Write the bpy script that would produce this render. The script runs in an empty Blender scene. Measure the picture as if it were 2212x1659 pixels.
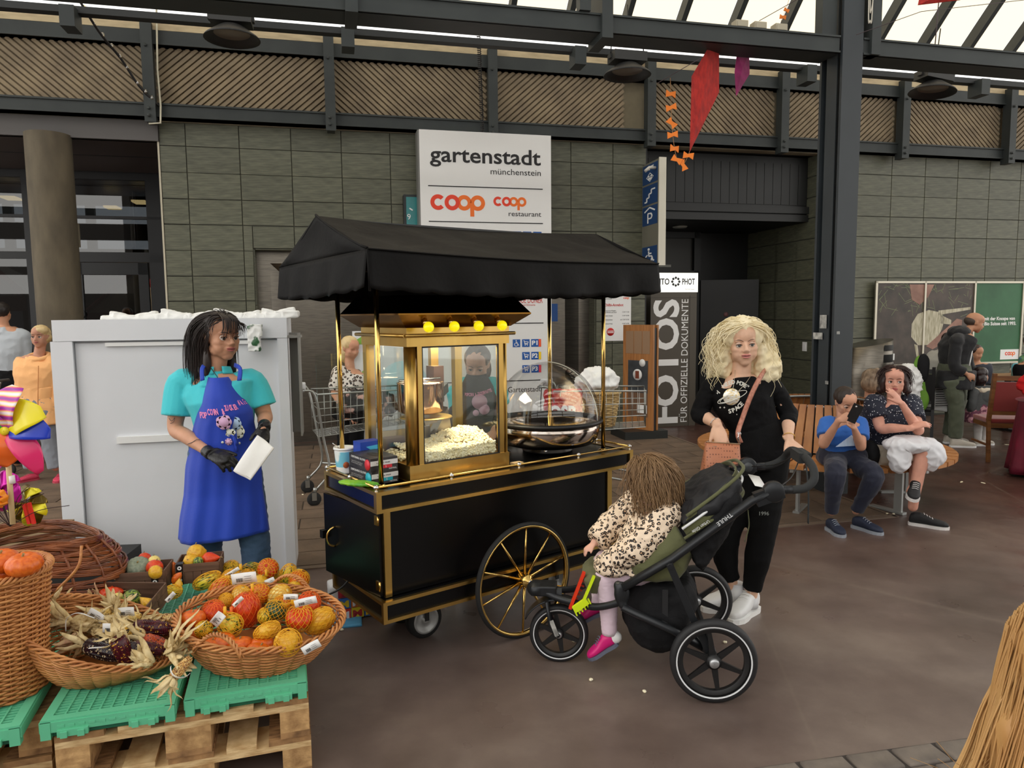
import bpy, bmesh, math, random
from math import sin,cos,tan,atan,atan2,pi,sqrt,radians as R
from mathutils import Vector as V, Matrix, noise, Quaternion
import numpy as np
random.seed(7)
S=bpy.context.scene; COL=S.collection
# ---------------------------------------------------------------- camera
CX,CY,FPX=1106,829.5,1560.0
H=1.65; ROLL=0.010; PIT=atan((CY-680.0)/FPX)
cd=bpy.data.cameras.new('camera'); cam=bpy.data.objects.new('camera',cd); COL.objects.link(cam)
cd.sensor_width=36; cd.lens=FPX/2212*36; cd.clip_start=.05; cd.clip_end=200
cam.matrix_world=Matrix.Translation((0,0,H))@Matrix.Rotation(pi/2-PIT,4,'X')@Matrix.Rotation(-ROLL,4,'Z')
S.camera=cam
# ---------------------------------------------------------------- world, light, exposure
W=bpy.data.worlds.new('overcast_sky'); S.world=W; W.use_nodes=True
bg=W.node_tree.nodes['Background']; bg.inputs[0].default_value=(1.0,.975,.925,1); bg.inputs[1].default_value=1.0
sd=bpy.data.lights.new('soft_daylight','SUN'); so=bpy.data.objects.new('soft_daylight',sd); COL.objects.link(so)
sd.energy=.6; sd.angle=R(50); sd.color=(1,.97,.92); so.rotation_euler=(R(38),R(-22),0)
S.view_settings.view_transform='Standard'; S.view_settings.look='None'; S.view_settings.gamma=1
S.view_settings.use_curve_mapping=False; S.view_settings.exposure=1.02
# ---------------------------------------------------------------- measuring
def ray(px,py):
    x=(px-CX)/FPX; y=-(py-CY)/FPX; c,s=cos(ROLL),sin(ROLL); x,y=x*c+y*s,-x*s+y*c
    return V((x,cos(PIT)+y*sin(PIT),-sin(PIT)+y*cos(PIT)))
def G(px,py,z=0.0):
    d=ray(px,py); t=(z-H)/d.z; return V((d.x*t,d.y*t,z))
def PY(px,py,D):
    d=ray(px,py); t=D/d.y; return V((d.x*t,D,H+d.z*t))
TH=atan(.24)
def ws(px,py,Y0):
    d=ray(px,py); t=Y0/(d.y-d.x*.24); return d.x*t/cos(TH),H+d.z*t
# ---------------------------------------------------------------- materials
def lin(c):
    return tuple(((v/255)/12.92 if v/255<=.04045 else ((v/255+.055)/1.055)**2.4) for v in c)+(1,)
MATS={}
def M(name,c=(128,128,128),rough=.55,metal=0,bump=None,var=None,**k):
    """c sRGB 0-255; bump=(scale,strength); var=(scale,colour2,stretch)"""
    if name in MATS: return MATS[name]
    m=bpy.data.materials.new(name); m.use_nodes=True; nt=m.node_tree; b=nt.nodes['Principled BSDF']; MATS[name]=m
    def I(n,v): b.inputs[n].default_value=v
    I('Base Color',lin(c)); I('Roughness',rough); I('Metallic',metal)
    if 'spec' in k: I('Specular IOR Level',k['spec'])
    if 'coat' in k: I('Coat Weight',k['coat']); I('Coat Roughness',.12)
    if 'sheen' in k: I('Sheen Weight',k['sheen'])
    if 'trans' in k: I('Transmission Weight',k['trans']); I('IOR',k.get('ior',1.45))
    if 'alpha' in k: I('Alpha',k['alpha'])
    if 'sss' in k: I('Subsurface Weight',k['sss']); I('Subsurface Radius',(.02,.01,.006)); I('Subsurface Scale',.5)
    if 'emit' in k: I('Emission Color',lin(c)); I('Emission Strength',k['emit'])
    L=nt.links; N=nt.nodes
    def tex(scale,stretch=(1,1,1),kind='ShaderNodeTexNoise',co='Object',det=6):
        t=N.new('ShaderNodeTexCoord'); mp=N.new('ShaderNodeMapping'); mp.inputs['Scale'].default_value=stretch
        L.new(t.outputs[co],mp.inputs[0]); x=N.new(kind); x.inputs['Scale'].default_value=scale
        if kind=='ShaderNodeTexNoise': x.inputs['Detail'].default_value=det
        L.new(mp.outputs[0],x.inputs['Vector']); return x
    m['_']=1
    if var:
        x=tex(var[0],var[2] if len(var)>2 else (1,1,1)); r=N.new('ShaderNodeValToRGB'); L.new(x.outputs[0],r.inputs[0])
        r.color_ramp.elements[0].position=.35; r.color_ramp.elements[1].position=.68
        r.color_ramp.elements[0].color=lin(c); r.color_ramp.elements[1].color=lin(var[1])
        out=r.outputs[0]
        if k.get('rnd'):
            oi=N.new('ShaderNodeObjectInfo'); hs=N.new('ShaderNodeHueSaturation'); mr=N.new('ShaderNodeMapRange')
            mr.inputs[3].default_value=1-k['rnd']; mr.inputs[4].default_value=1+k['rnd']; L.new(oi.outputs['Random'],mr.inputs[0])
            L.new(mr.outputs[0],hs.inputs['Value']); L.new(out,hs.inputs['Color']); out=hs.outputs[0]
        L.new(out,b.inputs['Base Color'])
    if bump:
        x=tex(bump[0],bump[2] if len(bump)>2 else (1,1,1)); bp=N.new('ShaderNodeBump'); bp.inputs['Strength'].default_value=bump[1]
        bp.inputs['Distance'].default_value=.01; L.new(x.outputs[0],bp.inputs['Height']); L.new(bp.outputs[0],b.inputs['Normal'])
    return m
def glass(name,tint=(255,255,255),a=.12,rough=.02):
    """thin pane: mostly see-through with a mirror reflection"""
    if name in MATS: return MATS[name]
    m=bpy.data.materials.new(name); m.use_nodes=True; nt=m.node_tree; N=nt.nodes; L=nt.links; MATS[name]=m
    N.remove(N['Principled BSDF']); t=N.new('ShaderNodeBsdfTransparent'); t.inputs[0].default_value=lin(tint)
    g=N.new('ShaderNodeBsdfGlossy'); g.inputs['Roughness'].default_value=rough
    lw=N.new('ShaderNodeLayerWeight'); f=N.new('ShaderNodeMath'); f.operation='POWER'; f.inputs[1].default_value=4; L.new(lw.outputs['Facing'],f.inputs[0]); ad=N.new('ShaderNodeMath'); ad.operation='MULTIPLY_ADD'; ad.inputs[1].default_value=.6; ad.inputs[2].default_value=a
    mx=N.new('ShaderNodeMixShader'); L.new(f.outputs[0],ad.inputs[0]); L.new(ad.outputs[0],mx.inputs[0])
    L.new(t.outputs[0],mx.inputs[1]); L.new(g.outputs[0],mx.inputs[2]); L.new(mx.outputs[0],N['Material Output'].inputs[0]); return m
def pattern(m,c1,c2,scale,thr=.5,kind='VORONOI',stretch=(1,1,1),co='Object',soft=.03,feature='F1',c3=None,p3=.8,rand=1.0):
    """two/three colour hard pattern into base colour"""
    nt=m.node_tree; N=nt.nodes; L=nt.links; b=N['Principled BSDF']
    t=N.new('ShaderNodeTexCoord'); mp=N.new('ShaderNodeMapping'); mp.inputs['Scale'].default_value=stretch; L.new(t.outputs[co],mp.inputs[0])
    if kind=='VORONOI':
        x=N.new('ShaderNodeTexVoronoi'); x.feature=feature; x.inputs['Scale'].default_value=scale; x.inputs['Randomness'].default_value=rand; o=x.outputs['Distance']
    elif kind=='CELL':
        x=N.new('ShaderNodeTexVoronoi'); x.inputs['Scale'].default_value=scale; o=x.outputs['Color']
    elif kind=='WAVE':
        x=N.new('ShaderNodeTexWave'); x.inputs['Scale'].default_value=scale; x.inputs['Distortion'].default_value=rand; o=x.outputs['Fac']
    elif kind=='CHECK':
        x=N.new('ShaderNodeTexChecker'); x.inputs['Scale'].default_value=scale; o=x.outputs['Fac']
    else: x=N.new('ShaderNodeTexNoise'); x.inputs['Scale'].default_value=scale; o=x.outputs[0]
    L.new(mp.outputs[0],x.inputs['Vector']); r=N.new('ShaderNodeValToRGB'); L.new(o,r.inputs[0]); e=r.color_ramp.elements
    e[0].position=max(0,thr-soft); e[0].color=lin(c1); e[1].position=min(1,thr+soft); e[1].color=lin(c2)
    if c3: n=e.new(p3); n.color=lin(c2); n=e.new(min(1,p3+.04)); n.color=lin(c3)
    L.new(r.outputs[0],b.inputs['Base Color']); return m
# ---------------------------------------------------------------- mesh builder
class MB:
    def __init__(s): s.v=[]; s.f=[]; s.sm=[]
    def add(s,vs,fs,smooth=False):
        o=len(s.v); s.v+=[tuple(x) for x in vs]; s.f+=[tuple(i+o for i in f) for f in fs]; s.sm+=[smooth]*len(fs); return s
    def box(s,x0,x1,y0,y1,z0,z1,rot=None,piv=None):
        vs=[V((x,y,z)) for x in (x0,x1) for y in (y0,y1) for z in (z0,z1)]
        if rot is not None:
            p=V(piv) if piv is not None else V(((x0+x1)/2,(y0+y1)/2,(z0+z1)/2)); vs=[p+rot@(v-p) for v in vs]
        return s.add(vs,[(0,1,3,2),(4,6,7,5),(0,4,5,1),(2,3,7,6),(0,2,6,4),(1,5,7,3)])
    def bar(s,a,b,w,h,up=(0,0,1)):
        """rectangular bar a->b, w sideways, h along up"""
        a,b=V(a),V(b); d=(b-a).normalized(); x=d.cross(V(up)).normalized()*w/2; y=x.cross(d).normalized()*h/2
        return s.add([a-x-y,a+x-y,a+x+y,a-x+y,b-x-y,b+x-y,b+x+y,b-x+y],[(3,2,1,0),(4,5,6,7),(0,1,5,4),(1,2,6,5),(2,3,7,6),(3,0,4,7)])
    def loft(s,rings,caps=True,closed=False,smooth=True):
        n=len(rings[0]); vs=[p for r in rings for p in r]; fs=[]; m=len(rings)
        for i in range(m if closed else m-1):
            for j in range(n):
                a=i*n+j; b=i*n+(j+1)%n; c=((i+1)%m)*n+(j+1)%n; d=((i+1)%m)*n+j; fs.append((a,b,c,d))
        s.add(vs,fs,smooth)
        if caps and not closed:
            o=len(s.v)-len(vs); s.f+=[tuple(o+j for j in range(n-1,-1,-1)),tuple(o+(m-1)*n+j for j in range(n))]; s.sm+=[False,False]
        return s
    def tube(s,pts,r,seg=8,closed=False,caps=True,round_=False,flat=1,up=None):
        pts=[V(p) for p in pts]; n=len(pts); rs=list(r) if hasattr(r,'__len__') else [r]*n; rings=[]; px=None
        if round_:
            d0=(pts[0]-pts[1]).normalized(); d1=(pts[-1]-pts[-2]).normalized(); P=[];Q=[]
            for k in (.0,.35,.7,.93): P.append(pts[0]+d0*rs[0]*sqrt(max(0,1-k*k)) if k else pts[0]+d0*rs[0]*.999); Q.append(rs[0]*max(k,.05))
            P+=pts; Q+=rs
            for k in (.93,.7,.35,.05): P.append(pts[-1]+d1*rs[-1]*sqrt(1-k*k)); Q.append(rs[-1]*k)
            pts,rs=P,Q; n=len(pts)
        for i,p in enumerate(pts):
            if closed: d=pts[(i+1)%n]-pts[i-1]
            else: d=pts[min(i+1,n-1)]-pts[max(i-1,0)]
            d=d.normalized() if d.length>1e-9 else V((0,0,1))
            if up is not None: x=d.cross(V(up)); 
            elif px is None: x=d.cross(V((0,0,1)) if abs(d.z)<.9 else V((1,0,0)))
            else: x=px-d*px.dot(d)
            x=x.normalized() if x.length>1e-6 else V((1,0,0)); px=x; y=d.cross(x)
            rings.append([p+x*rs[i]*cos(2*pi*j/seg)+y*rs[i]*flat*sin(2*pi*j/seg) for j in range(seg)])
        return s.loft(rings,caps,closed)
    def lathe(s,prof,seg=24,c=(0,0,0),axis='z',smooth=True,caps=False):
        rings=[]
        for r,z in prof:
            ring=[]
            for j in range(seg):
                a=2*pi*j/seg; p=(r*cos(a),r*sin(a),z)
                if axis=='y': p=(p[0],-z,p[1])
                if axis=='x': p=(z,p[0],p[1])
                ring.append(V(c)+V(p))
            rings.append(ring)
        return s.loft(rings,caps,False,smooth)
    def ell(s,c,r,rot=None,seg=16,rg=10):
        r=(r,r,r) if not hasattr(r,'__len__') else r; rings=[]
        for i in range(rg+1):
            t=pi*i/rg; t=min(max(t,.02),pi-.02); ring=[]
            for j in range(seg):
                a=2*pi*j/seg; p=V((r[0]*sin(t)*cos(a),r[1]*sin(t)*sin(a),-r[2]*cos(t)))
                if rot is not None: p=rot@p
                ring.append(V(c)+p)
            rings.append(ring)
        return s.loft(rings,True)
    def prism(s,poly,y0,y1):
        """poly in xz plane, extruded along y"""
        n=len(poly); vs=[(x,y0,z) for x,z in poly]+[(x,y1,z) for x,z in poly]
        return s.add(vs,[tuple(range(n)),tuple(range(2*n-1,n-1,-1))]+[(i,i+n,(i+1)%n+n,(i+1)%n) for i in range(n)])
    def ringx(s,c,r0,r1,y0,y1,a0=0,a1=2*pi,seg=40):
        """flat ring in xz plane"""
        full=abs(a1-a0-2*pi)<1e-6; n=seg; rings=[]
        for i in range(n if full else n+1):
            a=a0+(a1-a0)*i/n; ca,sa=cos(a),sin(a)
            rings.append([(c[0]+r0*ca,y0,c[1]+r0*sa),(c[0]+r1*ca,y0,c[1]+r1*sa),(c[0]+r1*ca,y1,c[1]+r1*sa),(c[0]+r0*ca,y1,c[1]+r0*sa)])
        return s.loft(rings,not full,full,False)
    def grid(s,fn,nu,nv,smooth=True,th=0):
        """surface fn(u,v)->point; th thickness along normal"""
        P=[[V(fn(i/nu,j/nv)) for j in range(nv+1)] for i in range(nu+1)]
        vs=[p for r in P for p in r]; w=nv+1
        fs=[(i*w+j,(i+1)*w+j,(i+1)*w+j+1,i*w+j+1) for i in range(nu) for j in range(nv)]
        if not th: return s.add(vs,fs,smooth)
        nr=[]
        for i in range(nu+1):
            for j in range(nv+1):
                a=P[min(i+1,nu)][j]-P[max(i-1,0)][j]; b=P[i][min(j+1,nv)]-P[i][max(j-1,0)]; c=a.cross(b); nr.append(c.normalized() if c.length>1e-9 else V((0,0,1)))
        o=len(vs); vs2=[p-n*th for p,n in zip(vs,nr)]; f2=[tuple(o+k for k in reversed(f)) for f in fs]; e=[]
        for i in range(nu): e+=[(i*w,o+i*w,o+(i+1)*w,(i+1)*w),(i*w+nv,(i+1)*w+nv,o+(i+1)*w+nv,o+i*w+nv)]
        for j in range(nv): e+=[(j,j+1,o+j+1,o+j),(nu*w+j,o+nu*w+j,o+nu*w+j+1,nu*w+j+1)]
        return s.add(vs+vs2,fs+f2+e,smooth)
    def xf(s,m): s.v=[tuple(m@V(p)) for p in s.v]; return s
    def mesh(s,name):
        me=bpy.data.meshes.new(name); me.from_pydata(s.v,[],s.f); me.polygons.foreach_set('use_smooth',s.sm); me.update(); return me
def obj(name,mb,mat,parent=None,loc=None,rz=0,rot=None,**kw):
    me=mb.mesh(name) if isinstance(mb,MB) else mb
    if mat and not me.materials: me.materials.append(mat)
    o=bpy.data.objects.new(name,me); COL.objects.link(o)
    if parent: o.parent=parent
    if loc is not None: o.location=loc
    if rot is not None: o.rotation_euler=rot
    elif rz: o.rotation_euler=(0,0,rz)
    for k,v in kw.items(): o[k]=v
    return o
def thing(name,label,cat,loc=(0,0,0),rz=0,group=None,rot=None,parent=None):
    o=bpy.data.objects.new(name,None); COL.objects.link(o); o.empty_display_size=.1; o.location=loc; o.rotation_euler=rot or (0,0,rz)
    o['label']=label; o['category']=cat
    if group: o['group']=group
    return o
def tag(o,label,cat,group=None):
    o['label']=label; o['category']=cat
    if group: o['group']=group
    return o
def link(me,name,parent=None,loc=(0,0,0),rot=(0,0,0),scale=None,**kw):
    o=bpy.data.objects.new(name,me); COL.objects.link(o); o.location=loc; o.rotation_euler=rot
    if scale: o.scale=scale
    if parent: o.parent=parent
    for k,v in kw.items(): o[k]=v
    return o
def copy_tree(o,parent=None,loc=None,rz=None,rot=None,label=None):
    c=o.copy(); COL.objects.link(c); c.parent=parent
    if loc is not None: c.location=loc
    if rot is not None: c.rotation_euler=rot
    elif rz is not None: c.rotation_euler=(0,0,rz)
    if label: c['label']=label
    for ch in o.children: copy_tree(ch,c)
    return c
def evalmesh(me,mods,name='m'):
    o=bpy.data.objects.new(name,me); COL.objects.link(o)
    for t,kw in mods:
        md=o.modifiers.new(t,t)
        for k,v in kw.items(): setattr(md,k,v)
    dg=bpy.context.evaluated_depsgraph_get(); dg.update(); r=bpy.data.meshes.new_from_object(o.evaluated_get(dg)); r.name=name
    bpy.data.objects.remove(o); bpy.data.meshes.remove(me); return r
def fuse(mb,vox=.008,smooth=3,name='m',wr=None,fac=.5,push=None):
    me=evalmesh(mb.mesh('t'),[('REMESH',dict(mode='VOXEL',voxel_size=vox,use_smooth_shade=True)),('SMOOTH',dict(iterations=smooth,factor=fac))],name)
    if wr or push:
        n=len(me.vertices); co=np.empty(n*3); me.vertices.foreach_get('co',co); co=co.reshape(-1,3)
        if push:
            for c,r,d,dr in push:
                c=np.array(c); w=np.exp(-(((co-c)**2).sum(1))/(r*r)); co+=np.outer(w*d,np.array(dr))
        if wr:
            nm=np.empty(n*3); me.vertices.foreach_get('normal',nm); nm=nm.reshape(-1,3)
            for amp,fr,st in wr:
                q=co*np.array(st)*fr; d=np.array([noise.noise(V(p)) for p in q]); co+=nm*(amp*(1-np.abs(d)*2.2))[:,None]
        me.vertices.foreach_set('co',co.ravel()); me.update()
    return me
def text(s,mat,parent,x0,z0,h=None,w=None,y=-.002,align='LEFT',bold=0,ext=.0008,rot90=False,shear=0,name='lettering',mtx=None,spc=1):
    cu=bpy.data.curves.new('t','FONT'); cu.body=s; cu.size=1; cu.extrude=0; cu.offset=bold; cu.shear=shear; cu.space_character=spc; cu.resolution_u=3
    o=bpy.data.objects.new('t',cu); COL.objects.link(o); dg=bpy.context.evaluated_depsgraph_get(); dg.update()
    me=bpy.data.meshes.new_from_object(o.evaluated_get(dg)); bpy.data.objects.remove(o); bpy.data.curves.remove(cu)
    n=len(me.vertices); co=np.empty(n*3); me.vertices.foreach_get('co',co); co=co.reshape(-1,3)
    mn,mxx=co.min(0),co.max(0); W0=mxx[0]-mn[0]; H0=mxx[1]-mn[1]
    # h = font size scale (cap height ~ .7)
    sx=sz=None
    if h: sz=h/.7
    if w: sx=w/W0
    sx=sx or sz; sz=sz or sx
    x=(co[:,0]-mn[0])*sx; z=co[:,1]*sz
    if align=='RIGHT': x-=W0*sx
    if align=='CENTER': x-=W0*sx/2
    if rot90: x,z=-z,x
    co=np.stack([x+x0,np.full(n,y),z+z0],1); me.vertices.foreach_set('co',co.ravel()); me.update(); me.name=name; me.materials.clear()
    bm=bmesh.new(); bm.from_mesh(me); r=bmesh.ops.extrude_face_region(bm,geom=bm.faces[:]); bmesh.ops.translate(bm,verts=[g for g in r['geom'] if isinstance(g,bmesh.types.BMVert)],vec=(0,-ext,0))
    if mtx: bmesh.ops.transform(bm,matrix=mtx,verts=bm.verts)
    bm.to_mesh(me); bm.free(); me.polygons.foreach_set('use_smooth',[False]*len(me.polygons))
    return obj(name,me,mat,parent)
def CR(pts,n=6,closed=False):
    """Catmull-Rom"""
    P=[V(p) for p in pts]; m=len(P); out=[]
    for i in range(m if closed else m-1):
        a=P[(i-1)%m] if closed or i>0 else P[0]*2-P[1]; b=P[i]; c=P[(i+1)%m]; d=P[(i+2)%m] if closed or i+2<m else P[-1]*2-P[-2]
        for k in range(n):
            t=k/n; out.append(.5*((2*b)+(c-a)*t+(2*a-5*b+4*c-d)*t*t+(3*b-a-3*c+d)*t**3))
    if not closed: out.append(P[-1])
    return out
def rotz(a): return Matrix.Rotation(a,3,'Z')
def ry(a): return Matrix.Rotation(a,3,'Y')
def rx(a): return Matrix.Rotation(a,3,'X')
# common materials
steel=M('dark_painted_steel',(48,53,53),.55,0,var=(3,(56,61,60)),spec=.4)
steel2=M('column_steel_paint',(42,48,52),.5,0,var=(2,(48,54,58)))
black=M('black_plastic',(22,22,23),.45); white=M('white_print',(238,238,236),.5); chrome=M('chrome',(215,215,215),.15,1)
stainless=M('brushed_stainless',(128,122,112),.32,1,var=(6,(108,103,96),(1,1,14)),bump=(40,.05,(1,1,20)))
blue=M('sign_blue',(20,84,160),.5); ink=M('black_print',(20,18,20),.5); rubber=M('black_rubber',(30,30,30),.8)
orange=M('logo_orange',(228,84,22),.5); red=M('print_red',(200,40,36),.5)
WALL=(0,9.75,0)
# ================================================================ STRUCTURE
def st(name,mb,mat,parent=None,**k):
    o=obj(name,mb,mat,parent,**k)
    if not parent: o['kind']='structure'
    return o
# floor
fm=M('polished_concrete_floor',(70,55,48),.3,0,spec=.5)
def floor_nodes(m):
    nt=m.node_tree; N=nt.nodes; L=nt.links; b=N['Principled BSDF']; t=N.new('ShaderNodeTexCoord')
    a=N.new('ShaderNodeTexNoise'); a.inputs['Scale'].default_value=.9; a.inputs['Detail'].default_value=8; a.inputs['Roughness'].default_value=.62
    L.new(t.outputs['Object'],a.inputs['Vector']); r=N.new('ShaderNodeValToRGB'); L.new(a.outputs[0],r.inputs[0]); e=r.color_ramp.elements
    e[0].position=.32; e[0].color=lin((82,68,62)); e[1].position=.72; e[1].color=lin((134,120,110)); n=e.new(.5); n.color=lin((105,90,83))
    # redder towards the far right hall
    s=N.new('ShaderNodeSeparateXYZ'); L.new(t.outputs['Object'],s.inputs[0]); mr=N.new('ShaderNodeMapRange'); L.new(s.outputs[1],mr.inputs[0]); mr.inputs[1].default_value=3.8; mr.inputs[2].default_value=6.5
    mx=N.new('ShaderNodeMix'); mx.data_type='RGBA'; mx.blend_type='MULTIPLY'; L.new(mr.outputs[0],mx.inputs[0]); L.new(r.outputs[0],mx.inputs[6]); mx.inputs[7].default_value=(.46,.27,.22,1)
    # scratches
    w=N.new('ShaderNodeTexVoronoi'); w.feature='DISTANCE_TO_EDGE'; w.inputs['Scale'].default_value=.33; mp=N.new('ShaderNodeMapping'); mp.inputs['Rotation'].default_value=(0,0,.4); mp.inputs['Scale'].default_value=(1,.35,1)
    L.new(t.outputs['Object'],mp.inputs[0]); L.new(mp.outputs[0],w.inputs['Vector']); r2=N.new('ShaderNodeValToRGB'); L.new(w.outputs[0],r2.inputs[0]); r2.color_ramp.elements[0].position=.001; r2.color_ramp.elements[1].position=.004
    r2.color_ramp.elements[0].color=(.25,.25,.25,1); r2.color_ramp.elements[1].color=(0,0,0,1)
    m2=N.new('ShaderNodeMix'); m2.data_type='RGBA'; L.new(r2.outputs[0],m2.inputs[0]); L.new(mx.outputs[2],m2.inputs[6]); m2.inputs[7].default_value=lin((130,118,105))
    L.new(m2.outputs[2],b.inputs['Base Color'])
    c=N.new('ShaderNodeTexNoise'); c.inputs['Scale'].default_value=3; c.inputs['Detail'].default_value=7; L.new(t.outputs['Object'],c.inputs['Vector']); q=N.new('ShaderNodeMapRange'); L.new(c.outputs[0],q.inputs[0]); q.inputs[1].default_value=.3; q.inputs[2].default_value=.7; q.inputs[3].default_value=.25; q.inputs[4].default_value=.5; L.new(q.outputs[0],b.inputs['Roughness'])
    bp=N.new('ShaderNodeBump'); bp.inputs['Strength'].default_value=.12; bp.inputs['Distance'].default_value=.02; L.new(c.outputs[0],bp.inputs['Height']); L.new(bp.outputs[0],b.inputs['Normal'])
floor_nodes(fm)
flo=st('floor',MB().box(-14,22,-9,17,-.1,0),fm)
# paver strip before the lifts (children of the floor)
pm=M('entrance_paver',(116,97,80),.6,0,var=(5,(94,78,64)),rnd=.1,bump=(60,.25))
bm_=M('paver_bed',(62,52,44),.8)
def inpav(x,y): return True
NX=(cos(TH),sin(TH)); 
def wl(s,off,z=0): return V((s*cos(TH)+off*sin(TH),9.75+s*sin(TH)-off*cos(TH),z))
cnt=0; pv={}
y_near=4.62
for r in range(16):
    for c in range(14):
        w=.62; d=.29; x1=2.02-c*w+(-.3 if r%2 else 0); x0=x1-w; 
        if x1>2.02: continue
        if r%2 and c==0: x1=2.02; x0=2.02-.3
        elif r%2: x0=2.02-.3-c*w; x1=x0+w
        y1=y_near-r*d; y0=y1-d
        if y0<-.1: continue
        key=round(x1-x0,2)
        if key not in pv: 
            k=key-.012; pv[key]=MB().box(-k/2,k/2,-.139,.139,-.02,.006).mesh('paver'); pv[key].materials.append(pm)
        link(pv[key],'paver',flo,wl((x0+x1)/2,(y0+y1)/2,random.uniform(-.001,.001)),(0,0,TH)); cnt+=1
obj('paver_bed',MB().box(-6.7,2.03,-4.64,.2,-.01,.002),bm_,flo,loc=WALL,rz=TH,kind='stuff')
obj('edge_strip',MB().box(-6.7,2.05,-4.69,-4.635,-.01,.007).box(2.03,2.06,-4.69,.2,-.01,.007),M('paver_edge',(110,94,80),.6),flo,loc=WALL,rz=TH)
# cobbles lower right
cm=M('cobble_stone',(118,108,98),.7,0,var=(9,(92,84,78)),bump=(30,.4),rnd=.12)
cg=MB(); rr=random.Random(3)
cobm=fuse(MB().box(-.09,.09,-.055,.055,-.02,.012),.012,2,'cobble'); cobm.materials.append(cm)
c0=G(1640,1659); c1=G(2060,1600); dv=(c1-c0); ang=atan2(dv.y,dv.x); nn=V((sin(ang),-cos(ang),0)); ee=dv.normalized()
for i in range(-1,12):
    for j in range(3):
        p=c0+ee*(.19*i+(.09 if j%2 else 0)+.05)+nn*(.06+.115*j); link(cobm,'cobble',flo,(p.x,p.y,0),(0,0,ang+rr.uniform(-.03,.03)))
obj('cobble_joint',MB().box(-.2,2.3,-.36,0,-.01,.003),M('joint_sand',(60,54,50),.9),flo,loc=(c0.x,c0.y,0),rz=ang)
# ------------------------------------------------ tiled walls
tm=M('stone_tile',(80,82,68),.42,0,var=(5,(106,106,88),(1,1,9)),rnd=.10,bump=(25,.06,(1,1,8)),spec=.4)
jm=M('tile_joint',(66,66,58),.8)
TW=.6; THh=.305
tiles={}
def tile(parent,x0,x1,z0,z1,yf=0.0):
    w,h=x1-x0,z1-z0
    if w<.03 or h<.03: return
    k=(round(w,2),round(h,2))
    if k not in tiles:
        a,b=k[0]-.006,k[1]-.006; m=MB(); e=.003
        o=[(-a/2,0,-b/2),(a/2,0,-b/2),(a/2,0,b/2),(-a/2,0,b/2)]; i_=[(-a/2+e,-.012,-b/2+e),(a/2-e,-.012,-b/2+e),(a/2-e,-.012,b/2-e),(-a/2+e,-.012,b/2-e)]
        m.add(o+i_,[(0,1,5,4),(1,2,6,5),(2,3,7,6),(3,0,4,7),(4,5,6,7)]); tiles[k]=m.mesh('tile'); tiles[k].materials.append(tm)
    return link(tiles[k],'tile',parent,((x0+x1)/2,yf,(z0+z1)/2))
def tilewall(parent,X0,X1,Z0,Z1,ox,oz,holes=(),yf=0.):
    i0=int((X0-ox)//TW)-1; j0=int((Z0-oz)//THh)-1
    i=i0
    while ox+i*TW<X1:
        j=j0
        while oz+j*THh<Z1:
            x0,x1,z0,z1=max(ox+i*TW,X0),min(ox+(i+1)*TW,X1),max(oz+j*THh,Z0),min(oz+(j+1)*THh,Z1)
            rects=[(x0,x1,z0,z1)] if x1>x0 and z1>z0 else []
            for hx0,hx1,hz0,hz1 in holes:
                new=[]
                for a,b,c,d in rects:
                    if b<=hx0 or a>=hx1 or d<=hz0 or c>=hz1: new.append((a,b,c,d)); continue
                    if a<hx0: new.append((a,hx0,c,d))
                    if b>hx1: new.append((hx1,b,c,d))
                    if c<hz0: new.append((max(a,hx0),min(b,hx1),c,hz0))
                    if d>hz1: new.append((max(a,hx0),min(b,hx1),hz1,d))
                rects=new
            for q in rects: tile(parent,*q,yf)
            j+=1
        i+=1
LX0,LX1=-4.25,1.93; NXL,NXR,NZT=-3.25,1.2,2.49   # lift niche
wb=st('wall_back',MB().box(LX0,NXL,.0,.4,0,3.95).box(NXR,LX1,0,.4,0,3.95).box(NXL,NXR,0,.4,NZT,3.95).box(LX0,LX1,.4,.5,0,3.95),jm,loc=WALL,rz=TH)
tilewall(wb,LX0,LX1,0,3.95,-3.96,0.02,[(NXL,NXR,-1,NZT)])
obj('corner_strip',MB().box(LX0-.02,LX0,-.02,.1,0,3.95),M('corner_metal',(190,182,160),.4),wb)
wr_=st('wall_right',MB().box(4.78,10.4,0,.4,0,4.0),jm,loc=WALL,rz=TH)
tilewall(wr_,4.78,10.4,0,4.0,5.31,.02)
# niche sides tiled + lift
for s_,x,d in ((1,NXL,1),(-1,NXR,-1)):
    for j in range(9):
        z0=j*.3; z1=min(z0+.296,NZT-.004)
        if z1>z0: link(MB().box(-.001,.012,0.01,.29,0,z1-z0).mesh('tile'),'tile',wb,(x if s_==1 else x-.012,0,z0)).data.materials.append(tm)
for k in range(8): link(MB().box(0,.59,.01,.29,-.012,0).mesh('tile'),'tile',wb,(NXL+.02+k*.6 if k<7 else NXL+.02+k*.6-.39,0,NZT)).data.materials.append(tm)
lift=thing('lift_entrance','brushed steel lift doors in a wide steel frame in the tiled wall niche','lift',wl(0,0),TH)
a0,a1_=-3.08,1.03; zt=2.33
m=MB() 
def frame_side(m,xo,xi,zo,zi,yo,yi,flip):
    vs=[(xo,yo,0),(xi,yi,0),(xi,yi,zi),(xo,yo,zo)]; m.add(vs,[(0,1,2,3) if flip else (3,2,1,0)])
frame_side(m,a0,a0+.16,zt,zt-.16,.24,.36,True); frame_side(m,a1_,a1_-.16,zt,zt-.16,.24,.36,False)
m.add([(a0,.24,zt),(a0+.16,.36,zt-.16),(a1_-.16,.36,zt-.16),(a1_,.24,zt)],[(0,1,2,3)])
m.box(NXL,a0,.235,.3,0,NZT).box(a1_,NXR,.235,.3,0,NZT).box(a0,a1_,.235,.3,zt,NZT)
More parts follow.
